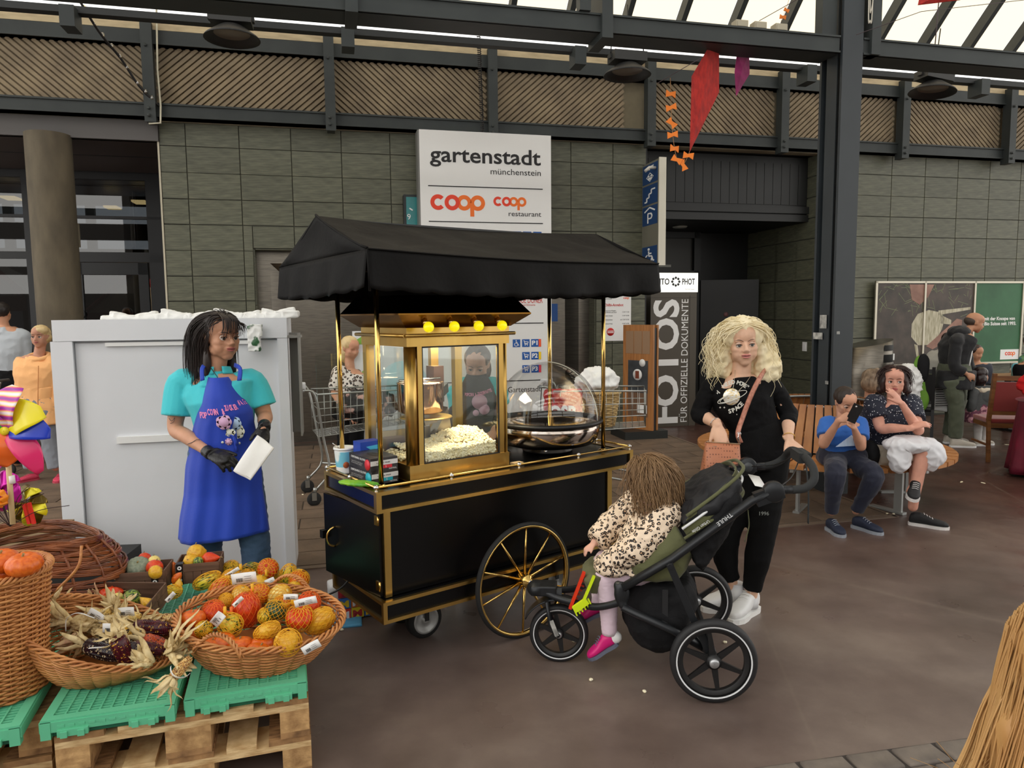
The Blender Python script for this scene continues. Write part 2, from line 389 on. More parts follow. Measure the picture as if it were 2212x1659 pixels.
obj('frame',m,stainless,lift)
obj('door',MB().box(a0+.155,-1.56,.36,.4,0,zt-.15),stainless,lift)
obj('door',MB().box(-1.545,-.42,.36,.4,0,zt-.15),stainless,lift)
obj('door',MB().box(-.405,a1_-.15,.36,.4,0,zt-.15),stainless,lift)
for q in ((-1.42,-1.09,1.53,1.83),(-1.05,-.72,1.53,1.83),(.64,.76,1.55,1.8)): obj('blue_sign',MB().box(q[0],q[1],.352,.36,q[2],q[3]),blue,lift)
obj('arrow',MB().prism([(-1.30,1.79),(-1.26,1.79),(-1.26,1.65),(-1.18,1.72),(-1.16,1.69),(-1.28,1.57),(-1.30,1.59)],.349,.352),white,lift)
obj('pictogram',MB().box(-.98,-.8,.349,.352,1.56,1.6).box(-.98,-.955,.349,.352,1.56,1.76).box(-.825,-.8,.349,.352,1.56,1.76),white,lift)
# ------------------------------------------------ gallery above the wall
GAL=(0,9.6,0)
conc=M('ribbed_concrete',(150,134,108),.85,0,var=(4,(126,112,92)),bump=(30,.3)); cplain=M('plain_concrete',(140,130,106),.85,0,var=(3,(112,104,86)),bump=(20,.3))
posts=[-6.3,-4.236,-2.24,-.24,1.92,3.93,5.93,7.85,9.8]
z0b,z1b,z0p,z1p,z2b=3.965,4.12,4.12,4.77,4.93
gb=st('trim_1',MB().box(-7.5,11,-.02,.14,z0b,z1b).box(-7.5,11,-.04,.16,z0b,z0b+.02).box(-7.5,11,-.04,.16,z1b-.02,z1b),steel,loc=GAL,rz=TH)
gb2=st('trim_2',MB().box(-7.5,11,-.02,.14,z1p,z2b).box(-7.5,11,-.04,.16,z1p,z1p+.02),steel,loc=GAL,rz=TH)
wg=st('wall_gallery',MB().box(-7.5,11,.14,.3,3.95,5.1),cplain,loc=GAL,rz=TH)
for i in range(len(posts)-1):
    x0,x1=posts[i]+.05,posts[i+1]-.05
    if i==3: x1-=.27
    sgn=1 if i%2 else -1
    p=obj('ribbed_panel',MB().box(x0,x1,.1,.15,z0p,z1p),conc,wg)
    m=MB(); hgt=z1p-z0p; k=x0-hgt; st_=.088
    while k<x1+hgt:
        # diagonal rib from (k,z0p) to (k+hgt*sgn', z1p)
        a=(k,z0p); b=(k+sgn*hgt*1.15,z1p); 
        # clip to x0..x1
        def cl(a,b):
            (ax,az),(bx,bz)=a,b
            if ax>bx: ax,az,bx,bz=bx,bz,ax,az
            if bx<=x0 or ax>=x1: return None
            if ax<x0: az+=(bz-az)*(x0-ax)/(bx-ax); ax=x0
            if bx>x1: bz=az+(bz-az)*(x1-ax)/(bx-ax); bx=x1
            return (ax,az),(bx,bz)
        c=cl(a,b)
        if c and abs(c[1][0]-c[0][0])>.02: m.bar((c[0][0],.09,c[0][1]),(c[1][0],.09,c[1][1]),.04,.06,up=(0,1,0))
        k+=st_
    q=obj('rib',m,conc,p); q['kind']='stuff'
m0=MB().box(-.045,.045,-.13,.02,3.88,5.0).box(-.06,.06,-.14,-.13,3.88,5.0)
for z in (3.95,4.03,4.72): m0.lathe([(.001,.165),(.018,.165),(.018,.13)],8,(-.01,0,z),'y')
mp_=m0.mesh('gallery_post'); mp_.materials.append(steel)
for i,s_ in enumerate(posts): link(mp_,'post',gb,(s_,0,0))
st('trim_3',MB().box(-7.5,11,.0,.10,4.94,5.03),M('pale_timber',(206,188,150),.6,0,var=(4,(176,158,126),(1,4,4))),loc=GAL,rz=TH)
st('trim_4',MB().box(-7.5,11,.0,.12,5.05,5.12),M('eaves_steel',(34,34,35),.6),loc=GAL,rz=TH)
# ------------------------------------------------ glazed roof: rafters + panes, rising towards the hall at 45 degrees
gl=bpy.data.materials.new('milky_glass'); gl.use_nodes=True; N=gl.node_tree.nodes; N.remove(N['Principled BSDF']); t1=N.new('ShaderNodeBsdfTranslucent'); t1.inputs[0].default_value=(.80,.73,.60,1); t2=N.new('ShaderNodeBsdfTransparent'); mx=N.new('ShaderNodeMixShader'); mx.inputs[0].default_value=.22
gl.node_tree.links.new(t1.outputs[0],mx.inputs[1]); gl.node_tree.links.new(t2.outputs[0],mx.inputs[2]); gl.node_tree.links.new(mx.outputs[0],N['Material Output'].inputs[0])
RF=Matrix.Translation((0,9.6,0))@Matrix.Rotation(TH,4,'Z')@Matrix.Translation((0,.02,5.22))@Matrix.Rotation(R(-43),4,'X')   # local -y goes up towards us
roof=obj('roof_glazing',MB().box(-8,12,-.02,.02,-.02,.02).xf(Matrix()),steel); roof['kind']='structure'; roof.matrix_world=RF; roof.name='trim_5'
for i in range(26):
    x=-7.6+i*.76
    pa=MB().box(x+.04,x+.72,-4.6,-.02,.10,.11); obj('pane',pa,gl,roof)
    obj('rafter',MB().box(x-.035,x+.035,-4.7,0,-.06,.1),steel,roof)
obj('purlin',MB().box(-8,12,-2.5,-2.42,.06,.1),steel,roof)
hr=MB()
for i in range(6): hr.box(-9,13,-14.6+i*2.6,-14.6+i*2.6+1.5,0,.1)
for x in (-9,-3.5,2,7.5,12.7): hr.box(x,x+.3,-14.6,1.4,-.3,0)
st('ceiling_added',hr,M('added_hall_roof',(64,62,60),.7),loc=(0,6.1,8.5),rz=TH)
st('wall_added_far_side',MB().box(-12,14,-.1,0,0,2.6).box(-12,14,-.1,0,3.3,3.6).box(-12,14,-.1,0,4.6,5.2).box(-12,-11.7,-.1,0,0,8.5).box(-6,-5.6,-.1,0,0,8.5).box(0,.4,-.1,0,0,8.5).box(6,6.4,-.1,0,0,8.5),M('added_facade',(70,66,62),.7),loc=(0,-7.5,0),rz=TH)
# unseen hall roof and far facade added above to darken reflections and shape daylight
# ------------------------------------------------ beam, column
BM=(0,5.72,0)
bx=V((2.85,6.4,0)); scol=(bx.x)/cos(TH)
bea=st('trim_6',MB().box(-9,scol-.02,0,.28,3.85,3.865).box(-9,scol-.02,0,.28,3.975,3.99).box(-9,scol-.02,.015,.03,3.85,3.99).box(-9,scol-.02,.12,.28,3.865,3.975),steel,loc=BM,rz=TH)
obj('right_span',MB().box(scol+.21,12,0,.28,3.85,3.865).box(scol+.21,12,0,.28,3.975,3.99).box(scol+.21,12,.015,.03,3.85,3.99).box(scol+.21,12,.12,.28,3.865,3.975),steel,bea)
for px,zb in ((760,3.83),(1310,3.80),(1262,3.99)):
    s_,_=ws(px,40,5.72); obj('hanger_plate',MB().box(s_-.045,s_+.045,-.03,.3 if zb<3.9 else .06,zb,4.9),steel,bea)
# secondary girder just under the roof, with stub brackets
tr=st('trim_7',MB().box(-9,12,0,.1,4.35,4.41),M('girder_dark',(38,40,40),.6),loc=(0,7.6,0),rz=TH)
for px in (155,751,1248,1745,2120):
    s_,_=ws(px,80,7.6); obj('stub',MB().box(s_-.06,s_+.06,-.1,.1,4.20,4.38),steel,tr)
cpos=wl(0,0)  
col=st('column',MB().box(0,.2,0,.028,0,6).box(0,.2,.272,.3,0,6).box(.088,.112,.028,.272,0,6),steel2,loc=bx,rz=TH); col.name='steel_column'; del col['kind']; tag(col,'tall dark grey steel column rising through the round wooden bench','column')
obj('cladding_plate',MB().box(.012,.02,.08,.22,0,6),steel2,col)
obj('gusset_post',MB().box(.27,.36,-.02,.1,3.85,6).box(-.17,-.03,.05,.15,4.0,6),steel,col)
stk=M('sticker_paper',(196,196,190),.6,0,var=(20,(120,120,118)))
obj('sticker',MB().box(-.003,.0,.1,.19,1.50,1.62).box(-.003,0,.15,.28,1.40,1.46).box(.03,.06,-.003,0,1.45,1.475).box(-.003,0,.05,.09,1.0,1.03),stk,col)
obj('cable_loop',MB().tube(CR([(.215,-.03,6),(.215,-.03,4.3),(.235,-.03,4.12),(.255,-.03,4.3),(.25,-.03,6)]),.005,6).tube(CR([(.225,-.03,6),(.228,-.03,4.4),(.24,-.03,4.2),(.262,-.03,4.5),(.26,-.03,6)]),.005,6),M('pale_cable',(205,200,185),.5),col)
# ------------------------------------------------ dark passage at the centre right
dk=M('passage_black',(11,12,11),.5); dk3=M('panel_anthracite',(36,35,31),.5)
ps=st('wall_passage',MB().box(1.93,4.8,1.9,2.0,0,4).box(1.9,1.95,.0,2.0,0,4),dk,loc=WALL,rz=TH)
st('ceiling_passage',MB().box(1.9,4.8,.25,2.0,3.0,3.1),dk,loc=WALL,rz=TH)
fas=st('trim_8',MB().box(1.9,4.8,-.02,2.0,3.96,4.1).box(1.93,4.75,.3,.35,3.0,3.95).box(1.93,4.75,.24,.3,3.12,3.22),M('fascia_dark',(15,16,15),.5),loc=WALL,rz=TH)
sl=MB().box(-.068,.068,-.012,0,.0,.6).mesh('slat'); sl.materials.append(M('fascia_slat',(20,21,20),.5))
for i in range(19): link(sl,'slat',fas,(2.02+i*.143,.3,3.25))
wps=st('wall_passage_right',MB().box(0,.1,0,2.0,0,4),jm,loc=wl(4.7,0),rz=TH)
for i in range(4):
    for j in range(13):
        o=link(tiles[(.6,.3)] if (.6,.3) in tiles else list(tiles.values())[0],'tile',wps,(0,.02+.3+i*.6-.35 if 0 else .3+i*.5,.15+j*.305),(0,0,-pi/2))
d1=st('door_1',MB().box(2.0,3.62,1.82,1.9,0,2.28),dk3,loc=WALL,rz=TH); obj('frame',MB().box(3.6,3.72,1.76,1.9,0,3.0).box(2.0,3.7,1.76,1.9,2.25,2.36).box(2,3.7,1.76,1.9,3.0-.1,3.0),dk,d1); obj('sign_plate',MB().box(2.9,3.2,1.81,1.82,2.42,2.46),M('plate_grey',(150,150,140),.5),d1)
obj('transom_panel',MB().box(2.0,3.6,1.83,1.9,2.36,2.9),M('transom_grey',(44,43,38),.5),d1)
d2=st('door_2',MB().box(0,.95,-.02,.03,0,2.2),M('door_black',(9,10,10),.4),loc=wl(3.72,-1.75),rz=TH-.35)
obj('handle',MB().tube([(.9,-.02,1.05),(.9,-.07,1.05),(.78,-.07,1.05)],.01,8),chrome,d2)
obj('door_sign',MB().lathe([(.001,.024),(.04,.024),(.04,.02)],20,(.42,0,1.62),'y').box(.39,.45,-.024,-.02,1.5,1.54),M('door_sign_grey',(120,80,80),.5),d2)
lp=obj('downlight',MB().lathe([(.001,0),(.1,0),(.12,.02),(.1,.03)],20),M('lamp_ring',(120,118,110),.4),loc=wl(2.95,-1.0,2.97)); tag(lp,'round downlight in the dark passage ceiling','lamp')
sw=obj('light_switch',MB().box(-.05,.05,-.01,0,-.07,.07).box(-.03,.03,-.014,-.01,-.04,.04),white,loc=wl(4.69,-.25,1.12),rz=TH-pi/2); tag(sw,'white light switch on the tiled side wall of the dark passage','switch')
# ------------------------------------------------ left: covered mall entrance with glass facade
cb=M('soffit_board',(78,66,60),.35,0,spec=.5)
st('ceiling_entrance',MB().box(-8.5,LX0,0,4.2,3.72,3.8),cb,loc=WALL,rz=TH)
st('trim_9',MB().box(-8.5,LX0,-.05,.05,3.72,3.95),M('soffit_edge',(84,80,78),.5),loc=WALL,rz=TH)
for k in range(3): obj('soffit_joint',MB().box(-8.5,LX0,.9+1.1*k,.915+1.1*k,3.715,3.72),black,bpy.data.objects['ceiling_entrance'])
fr=M('facade_frame',(34,35,37),.4); fg=glass('facade_glass',(120,124,128),.12,.01)
F0=2.05   # facade plane set back behind the wall plane
fc=st('window_1',MB().box(-9,-6.46,F0,F0+.08,2.50,2.60).box(-9,-4.25,F0,F0+.08,3.62,3.72).box(-6.46,-6.27,F0-.05,F0+.1,0,3.72).box(-6.06,-5.97,F0-.03,F0+.1,0,3.72).box(-6.3,-4.1,F0,F0+.08,2.46,2.60).box(-9,-4.1,F0,F0+.06,3.07,3.11).box(-4.9,-3.9,F0,F0+.1,0,3.72),fr,loc=WALL,rz=TH)
for q in ((-9,-6.46,0,2.5),(-9,-6.46,2.6,3.07),(-9,-6.46,3.11,3.62),(-6.27,-6.06,0,2.46),(-6.27,-6.06,2.6,3.62),(-5.97,-4.9,2.6,3.62)):
    obj('pane',MB().box(q[0],q[1],F0+.03,F0+.035,q[2],q[3]),fg,fc)
d3=st('door_3',MB().box(-5.93,-5.78,F0-.02,F0+.05,0,2.45).box(-5.05,-4.92,F0-.02,F0+.05,0,2.45).box(-5.93,-4.92,F0-.02,F0+.05,2.28,2.45).box(-5.93,-4.92,F0-.02,F0+.05,0,.15),M('door_frame_dark',(30,31,33),.4),loc=WALL,rz=TH)
obj('pane',MB().box(-5.78,-5.05,F0+.01,F0+.016,.15,2.28),fg,d3); obj('round_handle',MB().lathe([(.001,.03),(.06,.03),(.06,.02)],20,(-5.83,F0-.02,1.72),'y'),M('handle_grey',(150,150,150),.3,.6),d3)
wc=st('wall_entrance_side',MB().box(0,.3,0,4.2,0,3.75),M('dark_reveal',(30,28,27),.6),loc=wl(LX0-.02,0),rz=TH)
# shop interior behind the glass: dark room, ceiling lights, textile shop lettering band, tents standing in for reflections
st('wall_shop_back',MB().box(-13,-2,5.6,5.7,0,2.95).box(-13,-2,5.6,5.7,3.12,3.42).box(-13,-2,5.6,5.7,3.75,4.2).box(-8.9,-8.8,5.6,5.7,2.9,4).box(-8.1,-7.95,5.6,5.7,2.9,4).box(-7.35,-7.3,5.6,5.7,2.9,4).box(-6.75,-6.6,5.6,5.7,2.9,4).box(-11,-10.9,5.6,5.7,2.9,4),M('shop_dark',(46,40,36),.7,0,var=(2,(30,30,26))),loc=WALL,rz=TH)  # top openings let sky in as stand-ins for clerestory reflections
st('ceiling_shop',MB().box(-13,-2,2.2,5.7,3.95,4.05),M('shop_ceiling',(40,38,38),.7),loc=WALL,rz=TH)
st('wall_shop_left',MB().box(-13,-12.9,2.2,5.7,0,4),M('shop_dark',(46,40,36)),loc=WALL,rz=TH)
cl=M('round_concrete',(104,94,76),.8,0,var=(3,(82,74,60),(2,2,.7)),bump=(15,.35))
p=PY(98,335,8.35); cc=obj('concrete_column',MB().lathe([(.235,0),(.235,2.8),(.236,3.2),(.236,3.205),(.235,3.21),(.235,3.74)],36),cl,loc=(p.x-.02,8.45,0)); tag(cc,'round raw concrete column beside the shop entrance','column')
# tents modelled inside, standing in for stall reflections in the shop glazing
tr_=M('tent_red',(196,34,44),.6); tw_=M('tent_white',(226,228,236),.6)
def tent(x,y,w,h,lab):
    t=thing('reflection_tent',lab,'tent',wl(x,-y,0),TH); hw=w/2
    obj('roof',MB().add([(-hw,-hw,h),(hw,-hw,h),(hw,hw,h),(-hw,hw,h),(0,0,h+.75)],[(0,1,4),(1,2,4),(2,3,4),(3,0,4),(3,2,1,0)]),tw_,t); obj('roof_edge',MB().bar((-hw,-hw-.01,h+.02),(0,-.01,h+.78),.06,.05).bar((0,-.01,h+.78),(hw,-hw-.01,h+.02),.06,.05).box(-hw,hw,-hw-.02,-hw,h-.22,h),tr_,t,kind='stuff')
    for a in (-hw,hw-.05): obj('post',MB().box(a,a+.05,-hw,-hw+.05,0,h),steel,t)
    obj('side_wall',MB().box(-hw,hw,hw-.05,hw,0,h),tw_,t); obj('counter',MB().box(-hw,hw,-hw,-hw+.1,0,.9),tr_,t)
tent(-7.9,3.9,2.2,2.0,'white market tent with a red rim, stand-in for a reflection at the far left'); tent(-5.6,4.3,1.3,1.75,'small white and red market tent, stand-in for a reflection in the narrow shop pane')
st('floor_shop_lamps',MB().box(-9,-8.8,4,4.3,3.5,3.53).box(-7.2,-7,3.2,3.5,3.5,3.53).box(-6,-5.8,4,4.3,3.5,3.53).box(-5.4,-5.2,3.3,3.6,3.5,3.53).box(-8.1,-7.9,3,3.2,3.5,3.53),M('shop_lamp_glow',(255,214,140),.5,emit=4),loc=WALL,rz=TH).name='trim_11'
"""end"""
# ================================================================ SIGNS ON THE WALL, KITES, LAMPS
wp=M('sign_white_panel',(228,228,226),.35,coat=.3)
def coop(par,x0,z0,w,y):
    d=w/3.62; r1=d/2; r0=r1*.47; c1=M('logo_red_orange',(228,62,30),.5); c2=M('logo_orange2',(238,112,28),.5); c3=M('logo_overlap',(206,40,24),.5)
    zc=z0+r1; X=[x0+r1,x0+r1+.93*d,x0+r1+1.72*d,x0+r1+2.62*d]
    obj('logo_letter',MB().ringx((X[0],zc),r0,r1,y-.002,y,R(42),R(318),30),c1,par)
    obj('logo_letter',MB().ringx((X[1],zc),r0,r1,y-.0025,y),c1,par)
    obj('logo_letter',MB().ringx((X[2],zc),r0,r1,y-.002,y),c2,par)
    obj('logo_letter',MB().ringx((X[3],zc),r0,r1,y-.002,y).box(X[3]-r1,X[3]-r0,y-.0021,y,zc-r1*1.75,zc),c2,par)
def icon(par,x,z,s,kind,y,bg=blue,yf=.0):
    obj('pictogram_panel',MB().box(x,x+s,y-.003,y,z,z+s),bg,par); m=MB(); t=s*.07
    def ln(*P):
        for a,b in zip(P,P[1:]): m.bar((x+a[0]*s,y-.0045,z+a[1]*s),(x+b[0]*s,y-.0045,z+b[1]*s),t,.003,up=(0,1,0))
    def dot(a,b,r): m.lathe([(.0001,-y+.006),(r*s,-y+.006),(r*s,-y+.003)],14,(x+a*s,0,z+b*s),'y')
    if kind=='wheelchair':
        dot(.45,.84,.07); ln((.45,.75),(.47,.48),(.66,.48),(.74,.24),(.82,.24)); ln((.46,.62),(.64,.62)); m.ringx((x+.44*s,z+.34*s),.18*s,.24*s,y-.006,y-.003,R(110),R(370),20)
    elif kind=='cart':
        ln((.18,.82),(.28,.82),(.36,.36),(.76,.36)); ln((.3,.7),(.82,.66),(.74,.46),(.36,.46)); dot(.4,.24,.06); dot(.7,.24,.06)
    elif kind=='people':
        for a in (.3,.7): dot(a,.8,.09); m.prism([(x+(a-.13)*s,z+.35*s),(x+(a+.13)*s,z+.35*s),(x+a*s,z+.72*s)],y-.006,y-.003)
        ln((.5,.15),(.5,.9))
    elif kind=='person': dot(.5,.78,.11); m.box(x+.38*s,x+.62*s,y-.006,y-.003,z+.2*s,z+.66*s)
    elif kind=='lift':
        m.ringx((x+.5*s,z+.32*s),.2*s,.24*s,y-.006,y-.003,0,2*pi,4); dot(.42,.36,.05); dot(.58,.36,.05); m.box(x+.38*s,x+.62*s,y-.006,y-.003,z+.18*s,z+.3*s)
        m.prism([(x+.3*s,z+.7*s),(x+.5*s,z+.7*s),(x+.4*s,z+.92*s)],y-.006,y-.003).prism([(x+.55*s,z+.9*s),(x+.65*s,z+.68*s),(x+.75*s,z+.9*s)],y-.006,y-.003)
    elif kind=='stairs': ln((.15,.15),(.3,.15),(.3,.35),(.45,.35),(.45,.55),(.6,.55),(.6,.75),(.85,.75))
    elif kind=='parking': ln((.15,.72),(.5,.92),(.85,.72)); ln((.38,.1),(.38,.62),(.6,.6),(.66,.46),(.6,.34),(.38,.34))
    obj('pictogram',m,white,par)
Y0T=9.35
tot=thing('shopping_centre_sign','tall white shopping centre sign panel with black lettering and orange logos, behind the black canopy','sign',(0,Y0T,0),TH)
obj('panel',MB().box(-1.138,.543,0,.012,.25,3.92),wp,tot); obj('casing',MB().box(-1.16,.545,.012,.22,.2,3.915),M('sign_case_grey',(112,112,108),.4),tot)
for x in (-.9,.2): obj('support',MB().box(x,x+.1,.08,.18,0,.25),steel,tot)
text('gartenstadt',ink,tot,-1.012,3.545,w=1.418,h=.185,bold=.016); text('münchenstein',ink,tot,.406,3.412,w=.655,h=.075,align='RIGHT')
for z in (3.247,2.814,1.54,.795): obj('rule',MB().box(-1.04,.43,-.003,0,z-.006,z+.006),ink,tot)
coop(tot,-1.016,2.955,.69,0); coop(tot,-.218,3.02,.43,0); text('restaurant',ink,tot,.408,2.90,w=.43,h=.065,align='RIGHT')
for x,k in ((.03,'person'),(.165,'people'),(.30,'cart')): icon(tot,x,2.60,.11,k,0)
text('UNIQUE DÖNER',red,tot,-.02,1.80,w=.44,h=.075); text('Grand Döneria',red,tot,.10,1.765,w=.22,h=.022); obj('crown',MB().prism([(.15,1.89),(.25,1.89),(.26,1.93),(.225,1.905),(.2,1.94),(.175,1.905),(.14,1.93)],-.003,0),M('gold_print',(226,180,30),.5),tot)
pc=[(236,84,30),(240,200,20),(226,60,80)]
for i,z in enumerate((1.232,1.066,.895)):
    if i==0: icon(tot,.015,z,.10,'wheelchair',0)
    icon(tot,.14,z,.10,'cart',0); obj('pictogram_panel',MB().box(.262,.395,-.003,0,z,z+.10),blue,tot); text('P%d'%(i+1),white,tot,.272,z+.025,w=.075,h=.055,y=-.004,bold=.03)
    obj('colour_stripe',MB().box(.362,.395,-.005,-.003,z,z+.10),M('stripe%d'%i,pc[i],.5),tot)
text('Parkhaus Gartenstadt',ink,tot,.388,.645,w=.80,h=.072,align='RIGHT')
# wall clock
ck=thing('wall_clock','teal square station clock half hidden by the white shopping centre sign','clock',wl(-1.416,.0),TH)
obj('case',MB().box(0,.56,-.16,-.01,2.6,3.17),M('clock_case',(24,30,32),.4),ck); obj('face',MB().box(.03,.53,-.165,-.16,2.63,3.14),M('clock_teal',(30,128,130),.25),ck)
text('9',white,ck,.04,2.86,h=.07,y=-.166,name='numeral'); obj('hour_mark',MB().bar((.07,-.167,3.0),(.11,-.167,2.975),.016,.004,up=(0,1,0)),white,ck)
# projecting blade sign
bs=thing('projecting_sign','narrow pale-edged sign with blue pictograms standing out from the tiled wall','sign',wl(1.857,0),TH-pi/2)
obj('panel',MB().box(0.05,.59,0,.09,2.29,3.66),M('sign_warm_grey',(112,110,98),.5),bs); obj('edge_band',MB().box(.58,.60,-.004,.094,2.28,3.67),M('pale_edge',(216,212,196),.5),bs)
def xic(z,k):
    n0=set(bs.children); icon(bs,0,0,.25,k,0,M('sign_navy',(24,62,110),.5))
    for c in set(bs.children)-n0:
        c.scale=(1.9,1,1); c.location=(.07,0,z)
for z,k in ((3.385,'lift'),(3.11,'stairs'),(2.835,'parking'),(2.30,'wheelchair')): xic(z,k)
obj('spot_bracket',MB().tube([(.5,-.01,3.55),(.5,-.1,3.55),(.5,-.16,3.5)],.02,8),M('bracket_white',(210,208,200),.4),bs)
# photo booth sign
fo=thing('photo_booth','brown photo booth column with huge white letters and a white lit header','booth',(0,9.9,0),TH)
br_=M('booth_brown',(76,69,58),.5); obj('body',MB().box(2.05,2.77,0,.6,0,1.95),br_,fo); obj('side_trim',MB().box(2.66,2.665,-.003,0,0,1.9).box(2.05,2.77,-.003,0,1.87,1.875),M('booth_joint',(52,46,40),.5),fo)
hb=obj('header',MB().box(1.93,2.78,-.01,.6,1.95,2.225),M('lit_header',(250,250,244),.4,emit=.35),fo)
text('PRONTO',ink,fo,2.33,2.06,w=.38,h=.085,align='RIGHT',y=-.011,bold=.02); text('PHOT',ink,fo,2.53,2.06,w=.2,h=.085,y=-.011,bold=.02); text('Porträt Design',M('grey_print',(150,150,150)),fo,2.58,1.985,w=.15,h=.014,y=-.011)
m=MB()
for a in range(8):
    c=(2.43+.055*cos(a*pi/4),2.10+.055*sin(a*pi/4)); m.prism([(c[0]+.022*cos(b*pi/2+a*pi/4*0),c[1]+.022*sin(b*pi/2)) for b in range(4)],-.013,-.01)
obj('logo',m,ink,fo)
text('FOTOS',white,fo,2.475,.05,h=.375,w=1.80,rot90=True,bold=.03); text('FÜR OFFIZIELLE DOKUMENTE',white,fo,2.635,.06,h=.105,w=1.79,rot90=True)
# price poster
pp=thing('price_poster','white paper price poster with a round red badge, on the tiles beside the lift','poster',wl(1.30,.016),TH)
obj('sheet',MB().box(0,.415,-.003,0,1.275,1.905),white,pp); text('gartenstadt',ink,pp,.03,1.85,w=.1,h=.018,y=-.004); coop(pp,.30,1.853,.085,-.003)
text('Chilbi-Angebot',red,pp,.02,1.755,w=.28,h=.035,y=-.004,bold=.02)
for i,(a,b) in enumerate((('Bratwurst Klöpfer\nmit Brötli und Senf','CHF 7.50'),('Döner Kebab','CHF 8.90'),('Pizzette','ab CHF 8.90'),('Pommes Frites','CHF 6.90'))):
    text(a,ink,pp,.02,[1.685,1.615,1.56,1.505][i],w=.18 if i==0 else .12,h=.017,y=-.004); text(b,ink,pp,.385,[1.665,1.615,1.56,1.505][i],w=.1 if i!=2 else .13,h=.017,y=-.004,align='RIGHT')
obj('badge',MB().lathe([(.0001,.006),(.055,.006),(.055,.003)],28,(.11,0,1.40),'y'),red,pp); obj('badge_band',MB().box(.065,.155,-.008,-.006,1.405,1.415).box(.065,.155,-.008,-.006,1.385,1.395),white,pp)
# wooden menu stand
ms=thing('menu_stand','wooden menu stand with a food picture on a black foot, beside the photo booth','stand',(1.70,9.62,0),TH)
wd=M('bamboo_board',(176,118,62),.45,0,var=(5,(150,94,44),(9,9,.6)))
obj('foot',MB().box(-.30,.30,-.26,.26,0,.11),M('stand_foot',(34,36,34),.45),ms)
st2=Matrix.Translation((.02,.0,0))@Matrix.Rotation(R(-62),4,'Z')
obj('board',MB().box(-.25,.25,-.06,-.03,.11,1.50).xf(st2),wd,ms); obj('board',MB().box(-.25,.25,.03,.06,.11,1.50).xf(st2),wd,ms); obj('core',MB().box(-.24,.24,-.03,.03,.11,1.46).xf(st2),black,ms)
obj('menu_sheet',MB().box(-.2,-.07,-.064,-.06,1.12,1.42).box(-.06,.07,-.064,-.06,1.12,1.42).box(.08,.2,-.064,-.06,1.12,1.42).xf(st2),M('sheet_tan',(150,118,88),.4),ms)
obj('food_picture',MB().box(-.16,.17,-.064,-.06,.6,1.03).xf(st2),M('picture_grey',(70,74,78),.3,0,var=(6,(40,42,46))),ms)
pl=MB().lathe([(.0001,.068),(.075,.068),(.075,.064)],20,(0,0,.84),'y').lathe([(.0001,.068),(.05,.068),(.05,.064)],20,(.08,0,1.0),'y').xf(st2); obj('pictured_plate',pl,white,ms)
obj('pictured_sausage',MB().box(-.03,.03,-.072,-.068,.79,.89).xf(st2),M('sausage',(120,52,24),.5),ms)
obj('info_field',MB().box(-.16,.17,-.064,-.06,.28,.6).xf(st2),M('field_brown',(112,82,60),.4),ms); obj('logo_label',MB().box(-.0,.16,-.067,-.064,.33,.44).xf(st2),white,ms)
# poster board on the right wall
pb=thing('poster_frame','wide three-part framed advertisement with a fennel photograph and a green panel','poster',(0,9.66,0),TH)
al=M('aluminium_frame',(186,180,164),.35,.6); X0,X1,Z0,Z1=5.64,8.42,.80,2.10
obj('frame',MB().box(X0,X1,-.03,.0,Z1-.03,Z1).box(X0,X1,-.03,0,Z0,Z0+.03).box(X0,X0+.035,-.03,0,Z0,Z1).box(X1-.035,X1,-.03,0,Z0,Z1).box(6.52,6.55,-.03,0,Z0,Z1).box(7.45,7.48,-.03,0,Z0,Z1),al,pb)
dkp=M('poster_undergrowth',(52,46,40),.5,0,var=(4,(84,72,64))); 
obj('poster_sheet',MB().box(X0,6.53,-.012,0.0,Z0,Z1),dkp,pb); obj('poster_sheet',MB().box(6.54,7.46,-.012,0,Z0,Z1),dkp,pb); obj('poster_sheet',MB().box(7.47,X1,-.012,0,Z0,Z1),M('poster_green',(34,88,52),.5,0,var=(2,(48,106,66))),pb)
m=MB(); rg=random.Random(5)
for i in range(70):
    x=rg.uniform(5.7,7.4); z=rg.uniform(1.55,2.05); a=rg.uniform(0,3); l=rg.uniform(.03,.22); m.bar((x,-.0125,z),(min(7.44,x+l*cos(a)),-.0125,min(2.06,z+l*sin(a))),.006,.001,up=(0,1,0))
obj('printed_leaves',m,M('print_leaf',(122,132,92),.5),pb)
pi_=M('print_bulb',(206,200,176),.5,0,var=(7,(150,142,112),(6,1,1))); ps_=M('print_skin',(170,128,110),.5,0,var=(4,(128,90,76)))
m=MB().prism([(6.32,1.25),(6.45,1.12),(6.62,1.12),(6.78,1.2),(6.88,1.36),(6.92,1.52),(6.84,1.62),(6.62,1.66),(6.42,1.6),(6.32,1.45)],-.0135,-.012).prism([(6.85,1.45),(7.05,1.43),(7.05,1.5),(6.85,1.58)],-.0135,-.012).prism([(6.8,1.58),(7.4,1.66),(7.4,1.70),(6.8,1.65)],-.0135,-.012)
m.prism([(6.38,1.14),(6.44,1.12),(6.50,.85),(6.46,.85)],-.0135,-.012); obj('printed_fennel',m,pi_,pb)
m=MB().prism([(6.6,1.1),(7.15,1.52),(7.25,1.5),(7.25,1.3),(6.72,1.05)],-.0145,-.012).prism([(6.7,.98),(7.2,1.28),(7.25,1.15),(6.8,.93)],-.0145,-.012).prism([(6.25,2.05),(6.7,2.05),(6.6,1.86),(6.45,1.74),(6.3,1.82)],-.0145,-.012); obj('printed_hand',m,ps_,pb)
